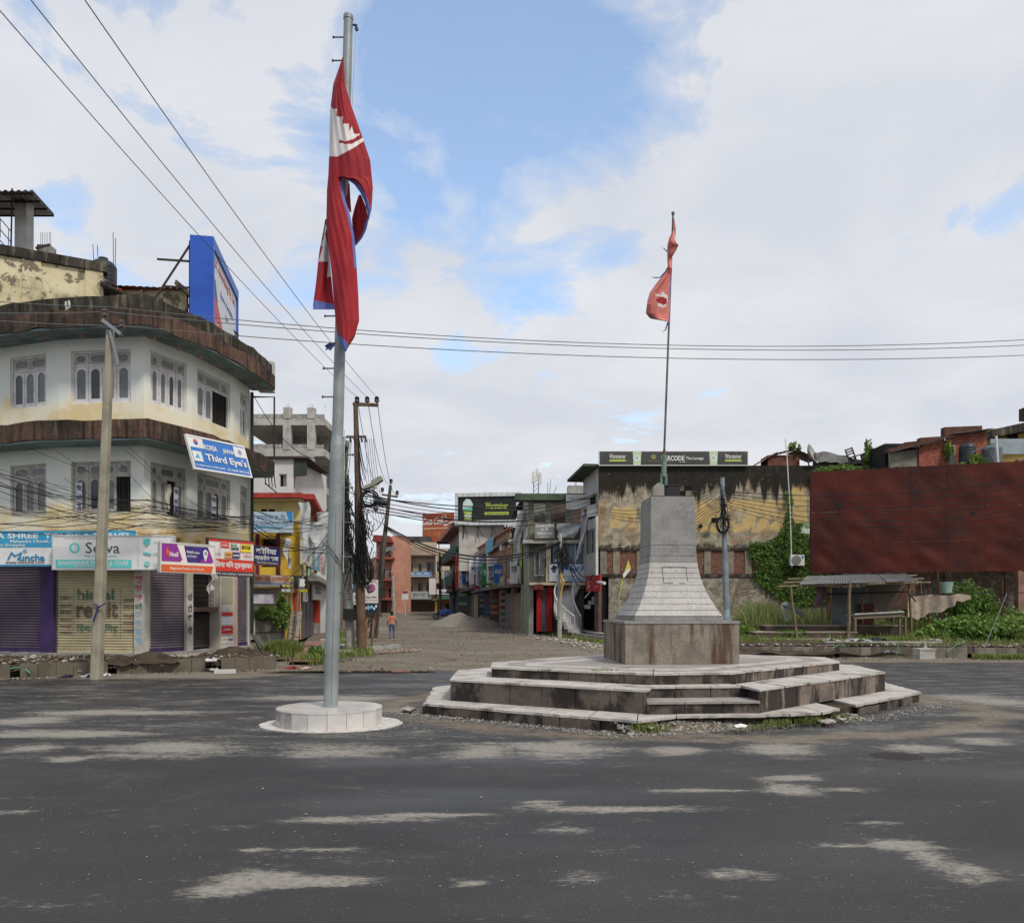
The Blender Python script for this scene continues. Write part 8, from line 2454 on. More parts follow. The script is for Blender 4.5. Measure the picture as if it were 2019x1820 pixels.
o = MB().grid(lambda s,t: (-.22 + .44 * s + .1 * math.sin(t * 5),.06 * math.sin(s * 7 + t * 3),-1.0 * t),10,14).build('hanging_cloth',mat('mauve_cloth',(118,90,104),(96,72,88),ns=4),None,T(pt(1618,1150,36.9)),True)
tag(o,'mauve cloth hanging from the stall roof pole','cloth')
o = MB().grid(lambda s,t: (2.9 * s + .12 * t * math.sin(s * 13),.2 * math.sin(s * 6) + .05 * math.sin(s * 34),-.08 * abs(math.sin(s * 8)) - (1.05 + .25 * math.sin(s * 5)) * t * (1 - .72 * s) + .05 * s + .04 * t * math.sin(s * 34)),40,12).build('hanging_net',mat('pale_net',(176,160,142),(150,132,116),ns=3,rough=.9),None,T(pt(1790,1172,37.2)),True)
tag(o,'pale beige net hung on a line beside the stall','net')
o = tag(MB().tube([pt(1788,1172,37.25),pt(1900,1169,37.25),pt(2040,1168,37.25)],.02,4).build('washing_line',mat('dark_timber',(56,48,42))),'horizontal line carrying the beige net across the lot','line')
BK = thing('bucket','pale green plastic bucket above the hanging net','bucket',T(pt(1865,1170,38.2)))
MB().tube([(0,0,0),(0,0,.55)],[.24,.32],16).build('body',mat('bucket_green',(140,166,148)),BK,None,True)
MB().tube([(-.33,0,.53),(0,0,.5),(.33,0,.53)],.015,5).build('rim',mat('bucket_green',(140,166,148)),BK)
SM = thing('bent_tin_sheet','bent pale tin sheets leaning in the grass behind the thin bamboo post','tin sheet',T(px(1562,36),36,.6))
MB().add([pt(1540,1190,35.8),pt(1551,1185,36.3),pt(1588,1212,36.4),pt(1583,1216,35.9)],[(0,1,2,3)]).add([pt(1540,1191,35.82),pt(1551,1186,36.32),pt(1588,1213,36.42),pt(1583,1217,35.92)],[(0,1,2,3)]).build('long_sheet',M_TIN,SM,ID)
MB().add([pt(1539,1192,35.8),pt(1547,1192,35.9),pt(1556,1224,36.0),pt(1548,1226,35.9)],[(0,1,2,3)]).build('short_sheet',M_TIN,SM,ID)
b = MB()
rnd = random.Random(90)
for i in range(6500):
	u = rnd.uniform(1440,2080)
	D = rnd.uniform(31.0,46)
	x = px(u,D)
	if x < 6.4:
		continue
	inner = 1500 < u < 1790 and 32.5 < D < 38.6
	if inner and rnd.random() < .85:
		continue
	h = .22 + .2 * max(0,noise.noise((x * .4,D * .4,2)))
	if D > 39:
		h += .3
	blades(b,x,D,lot_z(x,D) - .02,h,rnd,4,.2,.7,.016)
for i in range(900):
	u = rnd.uniform(1640,2080)
	p = rpos(u)
	D = p.y + rnd.uniform(.9,2.6)
	blades(b,px(u,D),D,.36,.14,rnd,4,.12,.8,.012)
for i in range(420):
	u = rnd.uniform(1920,2080)
	D = rpos(u).y - .2 - rnd.random() * .6
	blades(b,px(u,D),D,.0,.2,rnd,5,.12,.8,.012)
tag(b.build('grass',M_GRASS),'rough grass covering the vacant lot','grass',kind='stuff')
b = MB()
for i in range(1500):
	u = rnd.gauss(1500,26)
	D = 40 + rnd.gauss(0,1.2)
	blades(b,px(u,D),D,lot_z(px(u,D),D),1.15 * math.exp(-((u - 1495) / 45) ** 2) + .35,rnd,4,.2,.75,.016)
for i in range(1100):
	u = rnd.uniform(1540,1640)
	D = 41.5 + rnd.gauss(0,1.2)
	blades(b,px(u,D),D,lot_z(px(u,D),D),1.1,rnd,4,.25,.7,.016)
for i in range(700):
	u = rnd.uniform(1900,2080)
	D = 35.5 + rnd.gauss(0,1.0)
	blades(b,px(u,D),D,lot_z(px(u,D),D),.8,rnd,4,.2,.7,.016)
tag(b.build('tall_grass',M_GRASSDK),'tall feathery grass clumps before the ivy wall and at the picture edge','grass',kind='stuff')
for i,(u,D,rx,ry,rz,n,lab) in enumerate(((1920,33.2,2.6,1.1,1.05,5200,'broad low mass of creeping weeds right of the stall'),(1990,33.0,1.9,1.1,1.0,3600,'creeping weed mass at the picture edge'),(1835,33.0,1.2,.7,.55,1600,'low weeds beside the cement sacks'),(1917,42.5,1.5,1.2,2.2,3600,'round dark green bush before the rear wall'),
												(1888,43,.8,.8,2.4,1500,'taller leafy bush behind the hanging net'),(1800,42,1.3,.9,1.6,1800,'yellowish shrubs behind the stall'),(1640,40.5,1.4,.8,.9,1500,'low shrubs behind the stall panel'),(1465,36,.8,.6,.5,900,'low weeds beside the monument plinth'),(1985,38,1.5,.9,1.2,1700,'shrubs below the hoarding at the picture edge'),(1560,34.6,.9,.5,.35,700,'creeping weeds on the terrace steps'))):
	x = px(u,D)
	bush('weed_bush',lab,x,D,lot_z(x,D) - .05,rx,ry,rz,n,M_LEAF if i % 3 else M_IVY,.085,22,100 + i,group='weeds and bushes of the vacant lot',stems=(i in (3,4)))
o = MB().add([pt(1219,1183,45.5),pt(1239,1104,45.4),pt(1244,1120,45.3),pt(1228,1137,45.4)],[(0,1,2,3)]).build('yellow_pennant',flat('pennant_yellow',(206,196,70)),None,None)
tag(o,'yellow and white pennant on the wall corner beside the monument','pennant')
MB().add([pt(1228,1132,45.35),pt(1238,1122,45.3),pt(1244,1122,45.25),pt(1230,1140,45.3)],[(0,1,2,3)]).build('white_stripe',W_,o)
SE = thing('street_drain_edge','broken concrete drain edge with weeds running up to the curved stair','kerb wall',T(4,45,0))
for i in range(10):
	D = 36.5 + i * 1.7
	x = 5.9 - (D - 36.5) * .19
	D2_ = D + 1.6
	x2 = 5.9 - (D2_ - 36.5) * .19
	MB().beam((x,D,.14 + gz(D)),(x2,D2_,.14 + gz(D2_)),.22,.3).build('edge_stone',M_CONC,SE,ID)
for i in range(9):
	D = 38.5 + i * 1.6
	x = 7.0 - (D - 36.5) * .19
	MB().beam((x,D,.30 + gz(D)),(x - .19 * 1.5,D + 1.5,.30 + gz(D)),.5,.1).build('cover_slab',M_SLAB,SE,ID)
tag(MB().grid(lambda s,t: (6.0 - (36 + 22 * t - 36.5) * .19 + 2.4 * s,36 + 22 * t,.06 + .14 * min(1,s * 5) + gz(36 + 22 * t)),10,30).build('sidewalk',M_EARTH,None,None,True),kind='structure')
b = MB()
for i in range(900):
	D = rnd.uniform(37,62)
	x = 5.6 - (D - 36.5) * .19 + rnd.gauss(-.25,.22)
	blades(b,x,D,gz(D),.2,rnd,4,.12,.8,.016)
tag(b.build('grass',M_GRASS),'grass strip along the street drain edge','grass',kind='stuff')
b = MB()
for i in range(1500):
	D = rnd.uniform(33,62)
	x = 4.6 - (D - 36.5) * .19 + rnd.gauss(-.6,.7)
	r = rnd.uniform(.015,.06) if rnd.random() < .9 else rnd.uniform(.07,.16)
	b.rock((x,D,gz(D) + r * .2),r,rnd)
tag(b.build('rubble',M_STONE),'broken stones strewn beside the street drain edge','rubble',kind='stuff')
for i,(u,v,D,rx,h,lab) in enumerate(((873,1221,66,2.3,1.15,'large grey gravel heap in the dirt street'),(953 - 10,1226,62,1.9,.85,'smaller brown gravel heap in the dirt street'))):
	u = (905,950)[i]
	x = px(u,D)
	o = MB().grid(lambda s,t: (math.cos(s * 6.2832) * (1 - t) * rx * 1.15,math.sin(s * 6.2832) * (1 - t) * rx * .9,h * (1 - (1 - t) ** 1.25) + .07 * noise.noise((math.cos(s * 6.28) * 5 * (1 - t),math.sin(s * 6.28) * 5 * (1 - t),i))),40,16).build('gravel_heap',mat('heap_gravel_' + str(i),((134,128,118),(120,108,94))[i],((104,98,90),(94,84,72))[i],ns=6,bump=1.0,bs=12),None,T(x,D,gz(D) - .03),True)
	tag(o,lab,'gravel heap')
# ================================================================ POLES AND WIRES
ORD = ['topmost','second','third','fourth','fifth','sixth','seventh','lowest']
M_WIRE = mat('cable_black',(34,34,36),rough=.6,bump=0,fine=0)
M_WIREG = mat('cable_grey',(120,122,122),rough=.45,metal=.5,bump=0,fine=0)
def catenary(p,q,sag,n=14,wob=0,seed=0):
	p,q = Vector(p),Vector(q)
	out = []
	for i in range(n + 1):
		t = i / n
		v = p.lerp(q,t)
		v.z -= sag * 4 * t * (1 - t)
		if wob:
			v.z += wob * noise.noise((t * 5,seed,0))
			v.x += wob * noise.noise((t * 5,seed,4)) * .5
		out.append(v)
	return out
def wire(label,p,q,sag=.2,r=.012,m=None,group=None,n=14,wob=0,seed=0,cat='wire',name='overhead_wire'):
	o = MB().tube(catenary(p,q,sag,n,wob,seed),r,4,cap=False).build(name,m or M_WIRE)
	return tag(o,label,cat,group)
def insulator(parent,p,m=None,mw=None,s=1.0):
	m = m or mat('brown_porcelain',(70,42,36),rough=.3,spec=.6)
	x,y,z = p
	return MB().tube([(x,y,z),(x,y,z + .05 * s),(x,y,z + .06 * s),(x,y,z + .10 * s),(x,y,z + .11 * s),(x,y,z + .16 * s),(x,y,z + .2 * s)],[.02 * s,.02 * s,.07 * s,.06 * s,.055 * s,.065 * s,.03 * s],10).build('insulator',m,parent,mw or ID)
CPD = 19.75
cb0,cb1 = pt(189,1338,CPD),pt(217,652,CPD)
cb0.z = -.1
CPOLE = thing('concrete_pole','leaning grey concrete power pole with a steel bracket before the shop boards','utility pole',T(cb0.x,cb0.y,0))
M_CPOLE = mat('pole_concrete',(156,149,130),(130,124,108),ns=1.8,streak=((88,84,76),.35,4),bump=.2)
dv = (cb1 - cb0)
vs = []
for k,(t,w,d) in enumerate(((0,.118,.13),(1,.07,.085))):
	c = cb0 + dv * t
	vs += [(c.x - w,c.y - d * .7,c.z),(c.x - w * .6,c.y - d,c.z),(c.x + w * .6,c.y - d,c.z),(c.x + w,c.y - d * .7,c.z),(c.x + w,c.y + d,c.z),(c.x - w,c.y + d,c.z)]
MB().add(vs,[(i,(i + 1) % 6,6 + (i + 1) % 6,6 + i) for i in range(6)] + [tuple(range(6,12))]).build('shaft',M_CPOLE,CPOLE,ID)
a0,a1 = pt(203,632,CPD - .13),pt(240,660,CPD - .13)
MB().beam(a0,a1,.12,.08).build('crossarm',mat('galvanised_arm',(140,146,148),rough=.5,metal=.4),CPOLE,ID)
MB().beam(pt(217,652,CPD - .13),pt(233,720,CPD - .13),.05).build('arm_brace',mat('galvanised_arm',(140,146,148)),CPOLE,ID)
insulator(CPOLE,pt(207,630,CPD - .1),s=1.3)
insulator(CPOLE,pt(240,652,CPD - .1),s=1.3)
b = MB()
zc = pt(203,1192,CPD)
b.tube([(zc.x - .14,zc.y - .16,zc.z + .03),(zc.x,zc.y - .18,zc.z - .06),(zc.x + .15,zc.y - .16,zc.z + .04)],.018,5)
b.tube([(zc.x - .02,zc.y - .19,zc.z - .05),(zc.x - .09,zc.y - .2,zc.z - .28),(zc.x - .13,zc.y - .2,zc.z - .42)],.02,5)
b.rock((zc.x,zc.y - .19,zc.z - .06),.05,R)
b.build('tied_strip',mat('purple_cloth',(60,50,110)),CPOLE,ID)
SD_ = 31.2
s0,s1 = pt(713,1285,SD_),pt(701,797,SD_)
s0.z = -.05
SPOLE = thing('steel_pole','rusty brown steel power pole with a bracket arm and a big cable coil','utility pole',T(s0.x,s0.y,0))
M_RUSTP = mat('rusty_pole',(104,82,64),(82,62,50),ns=2.2,streak=((62,48,40),.35,5),rough=.75,bump=.2)
zm = pt(706,965,SD_)
MB().tube([s0,zm],[.20,.15],12).build('lower_shaft',M_RUSTP,SPOLE,ID)
MB().tube([zm,s1],[.13,.09],12).build('upper_shaft',M_RUSTP,SPOLE,ID)
MB().beam(s1 + Vector((-.1,0,0)),pt(746,799,SD_),.12,.12).build('bracket_arm',M_RUSTP,SPOLE,ID)
INS = []
for u in (704,724,743):
	p = pt(u,797,SD_)
	insulator(SPOLE,p,mat('black_porcelain',(40,36,36),rough=.3),s=1.5)
	INS.append(p + Vector((0,0,.26)))
c0_,c1_ = pt(683,861,SD_),pt(722,861,SD_)
MB().beam(c0_,c1_,.07).build('crossarm',M_RUSTP,SPOLE,ID)
for u in (690,698,712,720):
	MB().tube([pt(u,861,SD_ - .1),pt(u + 2,872,SD_ - .1)],.04,6).build('insulator',mat('black_porcelain',(40,36,36)),SPOLE,ID)
b = MB()
cc_ = pt(718,1128,SD_ - .25)
rr = random.Random(4)
for i in range(16):
	r = .34 + rr.uniform(-.05,.07)
	a0 = rr.uniform(0,6)
	yo = rr.uniform(-.08,.06)
	b.tube([(cc_.x + r * math.cos(a0 + 6.2832 * k / 24) * .92,cc_.y + yo,cc_.z + r * 1.25 * math.sin(a0 + 6.2832 * k / 24)) for k in range(25)],.014,4,cap=False)
b.build('cable_coil',M_WIRE,SPOLE,ID)
SL1 = thing('street_lamp','large grey street lamp head with a white bulb on the rusty steel pole','street lamp',T(pt(711,966,SD_)))
MB().tube([pt(709,968,SD_),pt(716,963,SD_ - .1)],.06,8).build('arm',M_STEEL,SL1,ID)
lp = [pt(715,966,SD_ - .2),pt(722,957,SD_ - .2),pt(731,955,SD_ - .2),pt(734,948,SD_ - .2),pt(745,942,SD_ - .2),pt(752,939,SD_ - .2),pt(755,947,SD_ - .2),pt(742,956,SD_ - .2),pt(731,961,SD_ - .2)]
n = len(lp)
MB().add([p + Vector((0,-.16,0)) for p in lp] + [p + Vector((0,.18,0)) for p in lp],[tuple(range(n)),tuple(range(2 * n - 1,n - 1,-1))] + [(i,n + i,n + (i + 1) % n,(i + 1) % n) for i in range(n)]).build('lamp_head',mat('lamp_grey',(150,150,140),(124,122,112),ns=3),SL1,ID)
q = pt(738,960,SD_ - .2)
MB().tube([(q.x,q.y,q.z + .1 - .2 * k / 6) for k in range(7)],[.03,.08,.105,.11,.1,.07,.02],10).build('bulb',mat('bulb_white',(224,220,208),rough=.3),SL1,ID,True)
SL2 = thing('bulb_bracket','small round bulb lamp on a side bracket behind the steel pole','street lamp',T(pt(714,996,33)))
MB().beam(pt(711,1000,33),pt(742,997,33),.08).build('arm',M_RUSTP,SL2,ID)
q = pt(741,1003,33)
MB().tube([(q.x,q.y,q.z + .12),(q.x,q.y,q.z + .06),(q.x,q.y,q.z - .02),(q.x,q.y,q.z - .12)],[.07,.11,.12,.04],10).build('bulb',mat('bulb_dim',(120,116,108)),SL2,ID,True)
wp0,wp1 = pt(692,1282,31.6),pt(676,928,31.6)
wp0.z = -.05
WPOLE = thing('pale_pole','pale concrete pole smothered in black cable beside the rusty pole','utility pole',T(wp0.x,wp0.y,0))
MB().tube([wp0,wp1],[.20,.13],10).build('shaft',mat('pale_pole_concrete',(168,166,158),(142,138,130),ns=2,peel=((110,104,98),.3,5),bump=.2),WPOLE,ID)
for v in (1082,1128,1180):
	MB().tube([pt(690,v,31.3),pt(672,v + 2,31.2)],.02,5).build('step_iron',M_STEEL,WPOLE,ID)
MB().box(-.3,.3,-.3,.0,-.35,.1).build('meter_box',mat('black_bag',(40,40,42),rough=.5),WPOLE,T(pt(694,1205,31.5)))
lp0,lp1 = pt(736,1225,47),pt(770,957,47)
lp0.z = 0
LPOLE = thing('leaning_pole','dark pole leaning over the street with a short crossarm','utility pole',T(lp0.x,lp0.y,0))
MB().tube([lp0,lp0.lerp(lp1,.55),lp1],[.26,.15,.09],10).build('shaft',mat('dark_pole',(92,86,76),(70,64,58),ns=2),LPOLE,ID)
MB().beam(pt(753,975,47),pt(784,980,47),.1).build('crossarm',M_RUSTP,LPOLE,ID)
for u,v in ((754,972),(783,978),(771,955)):
	insulator(LPOLE,pt(u,v,47),mat('black_porcelain',(40,36,36)),s=1.6)
b = MB()
rr = random.Random(14)
for i in range(26):
	t = rr.uniform(.2,.62)
	p = lp0.lerp(lp1,t) + Vector((rr.uniform(-.4,.4),-.3,0))
	q = lp0.lerp(lp1,t - rr.uniform(.1,.25)) + Vector((rr.uniform(-.7,.2),-.3,0))
	b.tube(catenary(p,q,rr.uniform(.2,.7),8),.03,4,cap=False)
b.build('cable_wrap',mat('grey_black_cable',(66,64,62),bump=0),LPOLE,ID)
tp0,tp1 = pt(1434,1225,42),pt(1424,942,42)
tp0.z = lot_z(tp0.x,42) - .1
TPOLE = thing('tubular_pole','grey-blue tubular pole with cable coils before the stained side wall','utility pole',T(tp0.x,tp0.y,0))
MB().tube([tp0,tp0.lerp(tp1,.48)],.17,12).build('lower_shaft',mat('grey_blue_pole',(134,142,150),(112,118,124),ns=2,rough=.55),TPOLE,ID)
MB().tube([tp0.lerp(tp1,.48),tp1],[.14,.12],12).build('upper_shaft',mat('grey_blue_pole',(134,142,150)),TPOLE,ID)
MB().tube([tp0 + Vector((0,0,.1)),tp0.lerp(tp1,.15)],.178,12).build('poster_wrap',mat('poster_pole',(170,182,190),(120,150,170),ns=4),TPOLE,ID)
b = MB()
cc_ = pt(1425,1035,41.75)
for i in range(8):
	r = .30 + rr.uniform(-.04,.05)
	b.tube([(cc_.x + r * math.cos(6.2832 * k / 22),cc_.y + rr.uniform(-.02,.02),cc_.z + r * 1.35 * math.sin(6.2832 * k / 22)) for k in range(23)],.022,4,cap=False)
b.build('cable_coil',M_WIRE,TPOLE,ID)
b = MB()
for i in range(22):
	v0 = rr.uniform(955,1010)
	p = pt(1426 + rr.uniform(-6,6),v0,41.8)
	q = pt(1426 + rr.uniform(-16,22),v0 + rr.uniform(10,55),41.7)
	b.tube(catenary(p,q,rr.uniform(.1,.5),8),.018,4,cap=False)
b.build('loose_cable',M_WIRE,TPOLE,ID)
yp0,yp1 = pt(1103,1250,47.3),pt(1105,1052,47.3)
yp0.z = 0
YPOLE = thing('stair_pole','thin pale pole with a black cable knot before the curved stair','utility pole',T(yp0.x,yp0.y,0))
MB().tube([yp0,yp1],[.15,.11],10).build('shaft',mat('pale_pole_concrete',(168,166,158)),YPOLE,ID)
b = MB()
for i in range(40):
	p = pt(1107 + rr.gauss(0,5),rr.uniform(1062,1110),47.0)
	q = pt(1112 + rr.gauss(0,10),rr.uniform(1085,1130),46.9)
	b.tube(catenary(p,q,rr.uniform(.05,.6),8),.022,4,cap=False)
b.build('cable_knot',M_WIRE,YPOLE,ID)
MB().tube([pt(1105,1132,47.0),pt(1111,1146,46.95),pt(1108,1160,47.0),pt(1104,1178,47.0)],[.06,.09,.06,.03],6).build('yellow_rag',mat('yellow_rag',(190,150,60)),YPOLE,ID)
CTG = thing('cable_tangle','thick black tangle of cables hanging between the poles at the street mouth','cables',T(pt(705,1080,31)))
rr = random.Random(33)
for k in range(4):
	b = MB()
	for i in range(62):
		u0,v0 = (680 + rr.gauss(0,7),rr.uniform(935,1060)) if k < 2 else (712 + rr.gauss(0,6),rr.uniform(985,1110))
		u1,v1 = u0 + rr.gauss(8,14),v0 + abs(rr.gauss(30,45))
		b.tube(catenary(pt(u0,v0,31.0 + rr.uniform(-.3,.3)),pt(u1,min(v1,1165),31.0 + rr.uniform(-.3,.3)),rr.uniform(.0,.7),8),rr.uniform(.008,.02),4,cap=False)
	b.build('cable_bundle',M_WIRE,CTG,ID)
b = MB()
for i in range(9):
	c = pt(727 + rr.gauss(0,2),983 + rr.gauss(0,2),30.8)
	r = .25 + rr.uniform(-.05,.08)
	b.tube([(c.x + r * math.cos(6.2832 * k / 20),c.y,c.z + r * math.sin(6.2832 * k / 20)) for k in range(21)],.016,4,cap=False)
b.build('cable_loop',M_WIRE,CTG,ID)
sp_ = pt(754,991,30.8)
MB().tube([sp_ + Vector((-.28,0,.06)),sp_ + Vector((.22,0,-.04))],.12,10).build('splice_closure',mat('black_plastic',(42,43,46)),CTG,ID)
b = MB()
for i in range(10):
	b.tube(catenary(pt(706,845 + 9 * i,31.1),pt(712 + rr.uniform(-2,14),930 + 6 * i,31.0),rr.uniform(.1,.5),8),.011,4,cap=False)
for i in range(6):
	b.tube(catenary(pt(683 + i * 2,868,31.1),pt(676 + rr.uniform(-6,6),940 + 8 * i,31.2),rr.uniform(.1,.4),8),.011,4,cap=False)
for i in range(5):
	b.tube(catenary(pt(720 + 4 * i,865,31.1),pt(740 + 6 * i,1040,31.0),.5,10),.008,4,cap=False)
b.build('drop_cable',M_WIRE,CTG,ID)
for i,(u,ins) in enumerate(((35,0),(110,1),(210,2))):
	q = INS[ins]
	p = pt(u,0,11.2)
	d = p - q
	p2 = q + d * 1.5
	wire(('outermost','middle','inner')[i] + ' of three high thin wires running overhead to the rusty steel pole',p2,q,.5,.010,M_WIREG,'high overhead wires',30)
for i,ins in enumerate(INS):
	wire(('first','second','third')[i] + ' thin wire dropping from the bracket arm to the leaning far pole',ins,pt((754,771,783)[i],(970,953,976)[i],47),1.1,.012,M_WIREG,'wires to the leaning pole',20)
RE = 24.5
lft = [(0,592,609),(0,617,615),(0,630,642)]
for i,(vl,vp,vr) in enumerate(((592,606,667),(617,615,678),(630,643,698))):
	up = (222,207,240)[i]
	D_ = CPD + (.6 if i == 0 else 0)
	p = pt(-40,vl,D_ - .6)
	m_ = pt(up,vp,D_ - .1)
	q = pt(2060,vr + 1,RE)
	pts_ = catenary(p,m_,.03,6) + catenary(m_,q,.55 - .06 * i,40)[1:]
	o = MB().tube(pts_,.011,4,cap=False).build('overhead_wire',M_WIREG)
	tag(o,('upper','middle','lowest')[i] + ' of the three wires crossing the whole sky behind both flags','wire','wires crossing the sky')
rr = random.Random(19)
G1 = 'cables sagging across the shop fronts'
LBL = 'dark cable sagging across the pale corner building above the shop boards'
for i in range(26):
	v0 = rr.uniform(905,1052)
	vm = 1018 + rr.gauss(0,20)
	v1 = 1032 + rr.gauss(0,12)
	D0_ = 20.2 + rr.uniform(-.4,.4)
	A,Bm,C_ = pt(-60,v0,D0_),pt(292 + rr.uniform(-8,8),vm,21.35 + rr.uniform(-.15,.15)),pt(500 + rr.uniform(-6,6),v1,26.8 + rr.uniform(-.3,.3))
	pl_ = catenary(A,Bm,rr.uniform(.05,.3),16,.05,i) + catenary(Bm,C_,rr.uniform(.02,.12),10,.03,i)[1:]
	tag(MB().tube(pl_,rr.choice((.004,.005,.007,.010)),4,cap=False).build('overhead_wire',M_WIRE),LBL,'wire',G1)
for i in range(10):
	u0,u1 = rr.uniform(0,260),rr.uniform(280,480)
	wire('thin drop cable slanting over the second-storey windows',pt(u0,rr.uniform(870,1000),21.4),pt(u1,rr.uniform(1000,1050),22.0 + (u1 - 280) * .015),rr.uniform(.1,.4),.006,M_WIRE,'drop cables on the corner building',14,.05,i)
wire('cable rising from the boards to the second-storey sill beside the concrete pole',pt(60,1010,21.5),pt(225,985,21.4),.1,.007)
for i in range(16):
	wire('dark cable running from the corner building to the street mouth poles',pt(497 + rr.uniform(-4,4),1035 + rr.gauss(0,14),27.0),pt(686 + rr.uniform(-8,26),rr.uniform(955,1085),31.0),rr.uniform(.1,.6),rr.choice((.006,.008,.011)),M_WIRE,'cables to the street mouth',16,.05,i)
for i,(u0,v0,u1,v1) in enumerate(((560,1150,690,985),(575,1150,690,1010),(490,1082,690,1062),(500,780,640,905))):
	wire(('steep cable crossing before the yellow building','second steep cable before the yellow building','low level cable before the yellow building','long cable from the pipe bracket down to the poles')[i],pt(u0,v0,28.5),pt(u1,v1,30.9),.25 + .4 * (i == 3),.014)
for i in range(8):
	v0,v1 = 972 + i * 5,(972,978,984,990,996,1000,1010,975)[i]
	wire(ORD[i] + ' dark cable at the rusty pole end spanning the street past the beer hoarding',pt(712,v0,31),pt(1178,v1,47.2),rr.uniform(.5,1.1),rr.choice((.014,.02,.025)),M_WIRE,'cables spanning the street',24)
for i in range(3):
	wire(('topmost thick','middle thick','lowest thinner')[i] + ' cable sagging from the leaning pole to the pole by the stair',pt(757,1035 + 3 * i,46.8),pt(1105,1068 + 2 * i,47.2),1.35 + .12 * i,(.05,.04,.025)[i],M_WIRE,'thick cables over the street',26)
for i in range(7):
	wire(ORD[i if i < 6 else 7] + ' thin cable from the stair pole down the shop row',pt(1104,1080 + 4 * i,47.1),pt(1010 - 12 * i,1112 + 6 * i,58 + 3 * i),.5,.016,M_WIRE,'cables along the shop row',16)
for i in range(3):
	wire(('upper','middle','lower')[i] + ' looping cable from the stair pole to the red shop board',pt(1112,1065 + 6 * i,47.0),pt(1170,1133,46.6),.9 + .3 * i,.03,M_WIRE,'cables at the red board',16)
for i in range(7):
	wire(ORD[i if i < 6 else 7] + ' of the cables running from the tubular pole past the rusty hoarding',pt(1427,968 + 5 * i,41.8),pt(2060,938 + 14 * i - (6 if i > 4 else 0),34),.5 + .1 * i,rr.choice((.012,.016,.02)),M_WIRE,'cables before the rusty hoarding',26)
for i in range(4):
	wire(('topmost','second','third','lowest')[i] + ' cable along the side wall behind the monument to the tubular pole',pt(1183,1002 + 3 * i,46.5),pt(1424,955 + 4 * i,41.8),.6 + .15 * i,.014,M_WIRE,'cables along the side wall',20)
for i in range(6):
	wire(ORD[i if i < 5 else 7] + ' cable fanning from the tubular pole down behind the monument',pt(1424,975 + 4 * i,41.8),pt(1330 - 4 * i,1030 + 12 * i,44),.15,.016,M_WIRE,'cables fanning behind the monument',12)
wire('thin line from the hoarding edge down to the weedy kerb',pt(1985,1170,33),pt(1940,1278,28.2),.02,.014,M_WIREG)
NP = thing('no_parking_sign','white no-parking board with a blue and red crossed disc on a post','road sign',T(px(726,33.0),33.0,0))
def np_face(root,u0,u1,vt,vb,D,extra=True,txt='रोक्न निषेध'):
	mw,w,h = frame_px(u0,D,u1,D,vb,vt)
	P = box_part('panel',flat('sign_offwhite2',(214,212,206)),root,0,w,0,.03,0,h,mw)
	c,r = (w * .5,h * .64 if extra else h * .6),w * .30
	MB().extr(circ(c[0],c[1],r,n=28),-.004,-.001).build('disc',flat('sign_red2',(190,48,56)),P)
	MB().extr(circ(c[0],c[1],r * .8,n=28),-.007,-.004).build('disc_field',flat('sign_blue2',(56,140,206)),P)
	for s in (1,-1):
		d = r * .62
		t = r * .1
		MB().extr([(c[0] - d - t,c[1] - s * d + t * s),(c[0] - d + t,c[1] - s * d - t * s),(c[0] + d + t,c[1] + s * d - t * s),(c[0] + d - t,c[1] + s * d + t * s)],-.010 - .001 * s,-.008).build('cross_bar',flat('sign_red2',(190,48,56)),P)
	lettering(P,txt,w / 2,h * .24,w * .8,h * .1,BLK,-.004,.02)
	lettering(P,'जिल्ला ट्राफिक प्रहरी',w / 2,h * .12,w * .84,h * .05,REDS,-.004)
	return w,h
np_face(NP,717.5,745.5,1143,1189,32.8)
mw,w,h = frame_px(717.5,32.8,745.5,32.8,1208,1189.5)
sub = box_part('sponsor_panel',flat('sign_nightblue',(38,48,72)),NP,0,w,0,.03,0,h,mw)
for x,z,r,m in ((.32,.55,.13,flat('sign_bubble',(110,180,214))),(.55,.62,.09,flat('sign_bubble2',(150,200,220))),(.72,.45,.08,W_),(.86,.7,.08,W_),(.12,.5,.07,W_)):
	MB().extr(circ(w * x,h * z,w * r,h * r * 2.0,8),-.004,-.001).build('print_field',m,sub)
for u0,u1,vb in ((722,722,1252),(738,732,1254)):
	p,q = pt(u1,vb,33.0),pt(u0,1200,33.0)
	p.z = 0
	MB().tube([p,q],.05,7).build('post',mat('rusty_post',(150,112,84),(110,80,64),ns=3),NP,ID)
NP2 = thing('no_parking_sign','second smaller no-parking board half hidden between the two poles','road sign',T(px(702,34.5),34.5,0))
np_face(NP2,696,712,1168,1192,34.4)
p,q = pt(705,1255,34.5),pt(704,1180,34.5)
p.z = 0
MB().tube([p,q],.05,6).build('post',mat('rusty_post',(150,112,84)),NP2,ID)
FSG = thing('far_street_sign','thin pole with small white plates before the cream house','road sign',T(px(799,96),96,gz(96)))
MB().tube([(px(799,96),96,gz(96) - .2),(px(799,96),96,pz(1172,96))],.07,6).build('post',M_PIL_W,FSG,ID)
box_part('plate',flat('plate_white',(206,200,190)),FSG,-.4,.4,-.1,-.05,0,1.1,T(px(799,96),96,pz(1182,96)))
box_part('plate',flat('sign_dullred',(160,46,50)),FSG,-.35,.35,-.13,-.101,.75,1.05,T(px(799,96),96,pz(1182,96)))
FP2 = thing('far_pole','thin pale pole before the orange house','utility pole',T(px(775,98),98,gz(98)))
MB().tube([(px(777,98),98,gz(98) - .2),(px(775,98),98,pz(1135,98))],[.22,.15],8).build('shaft',mat('pale_pole_concrete',(168,166,158)),FP2,ID)
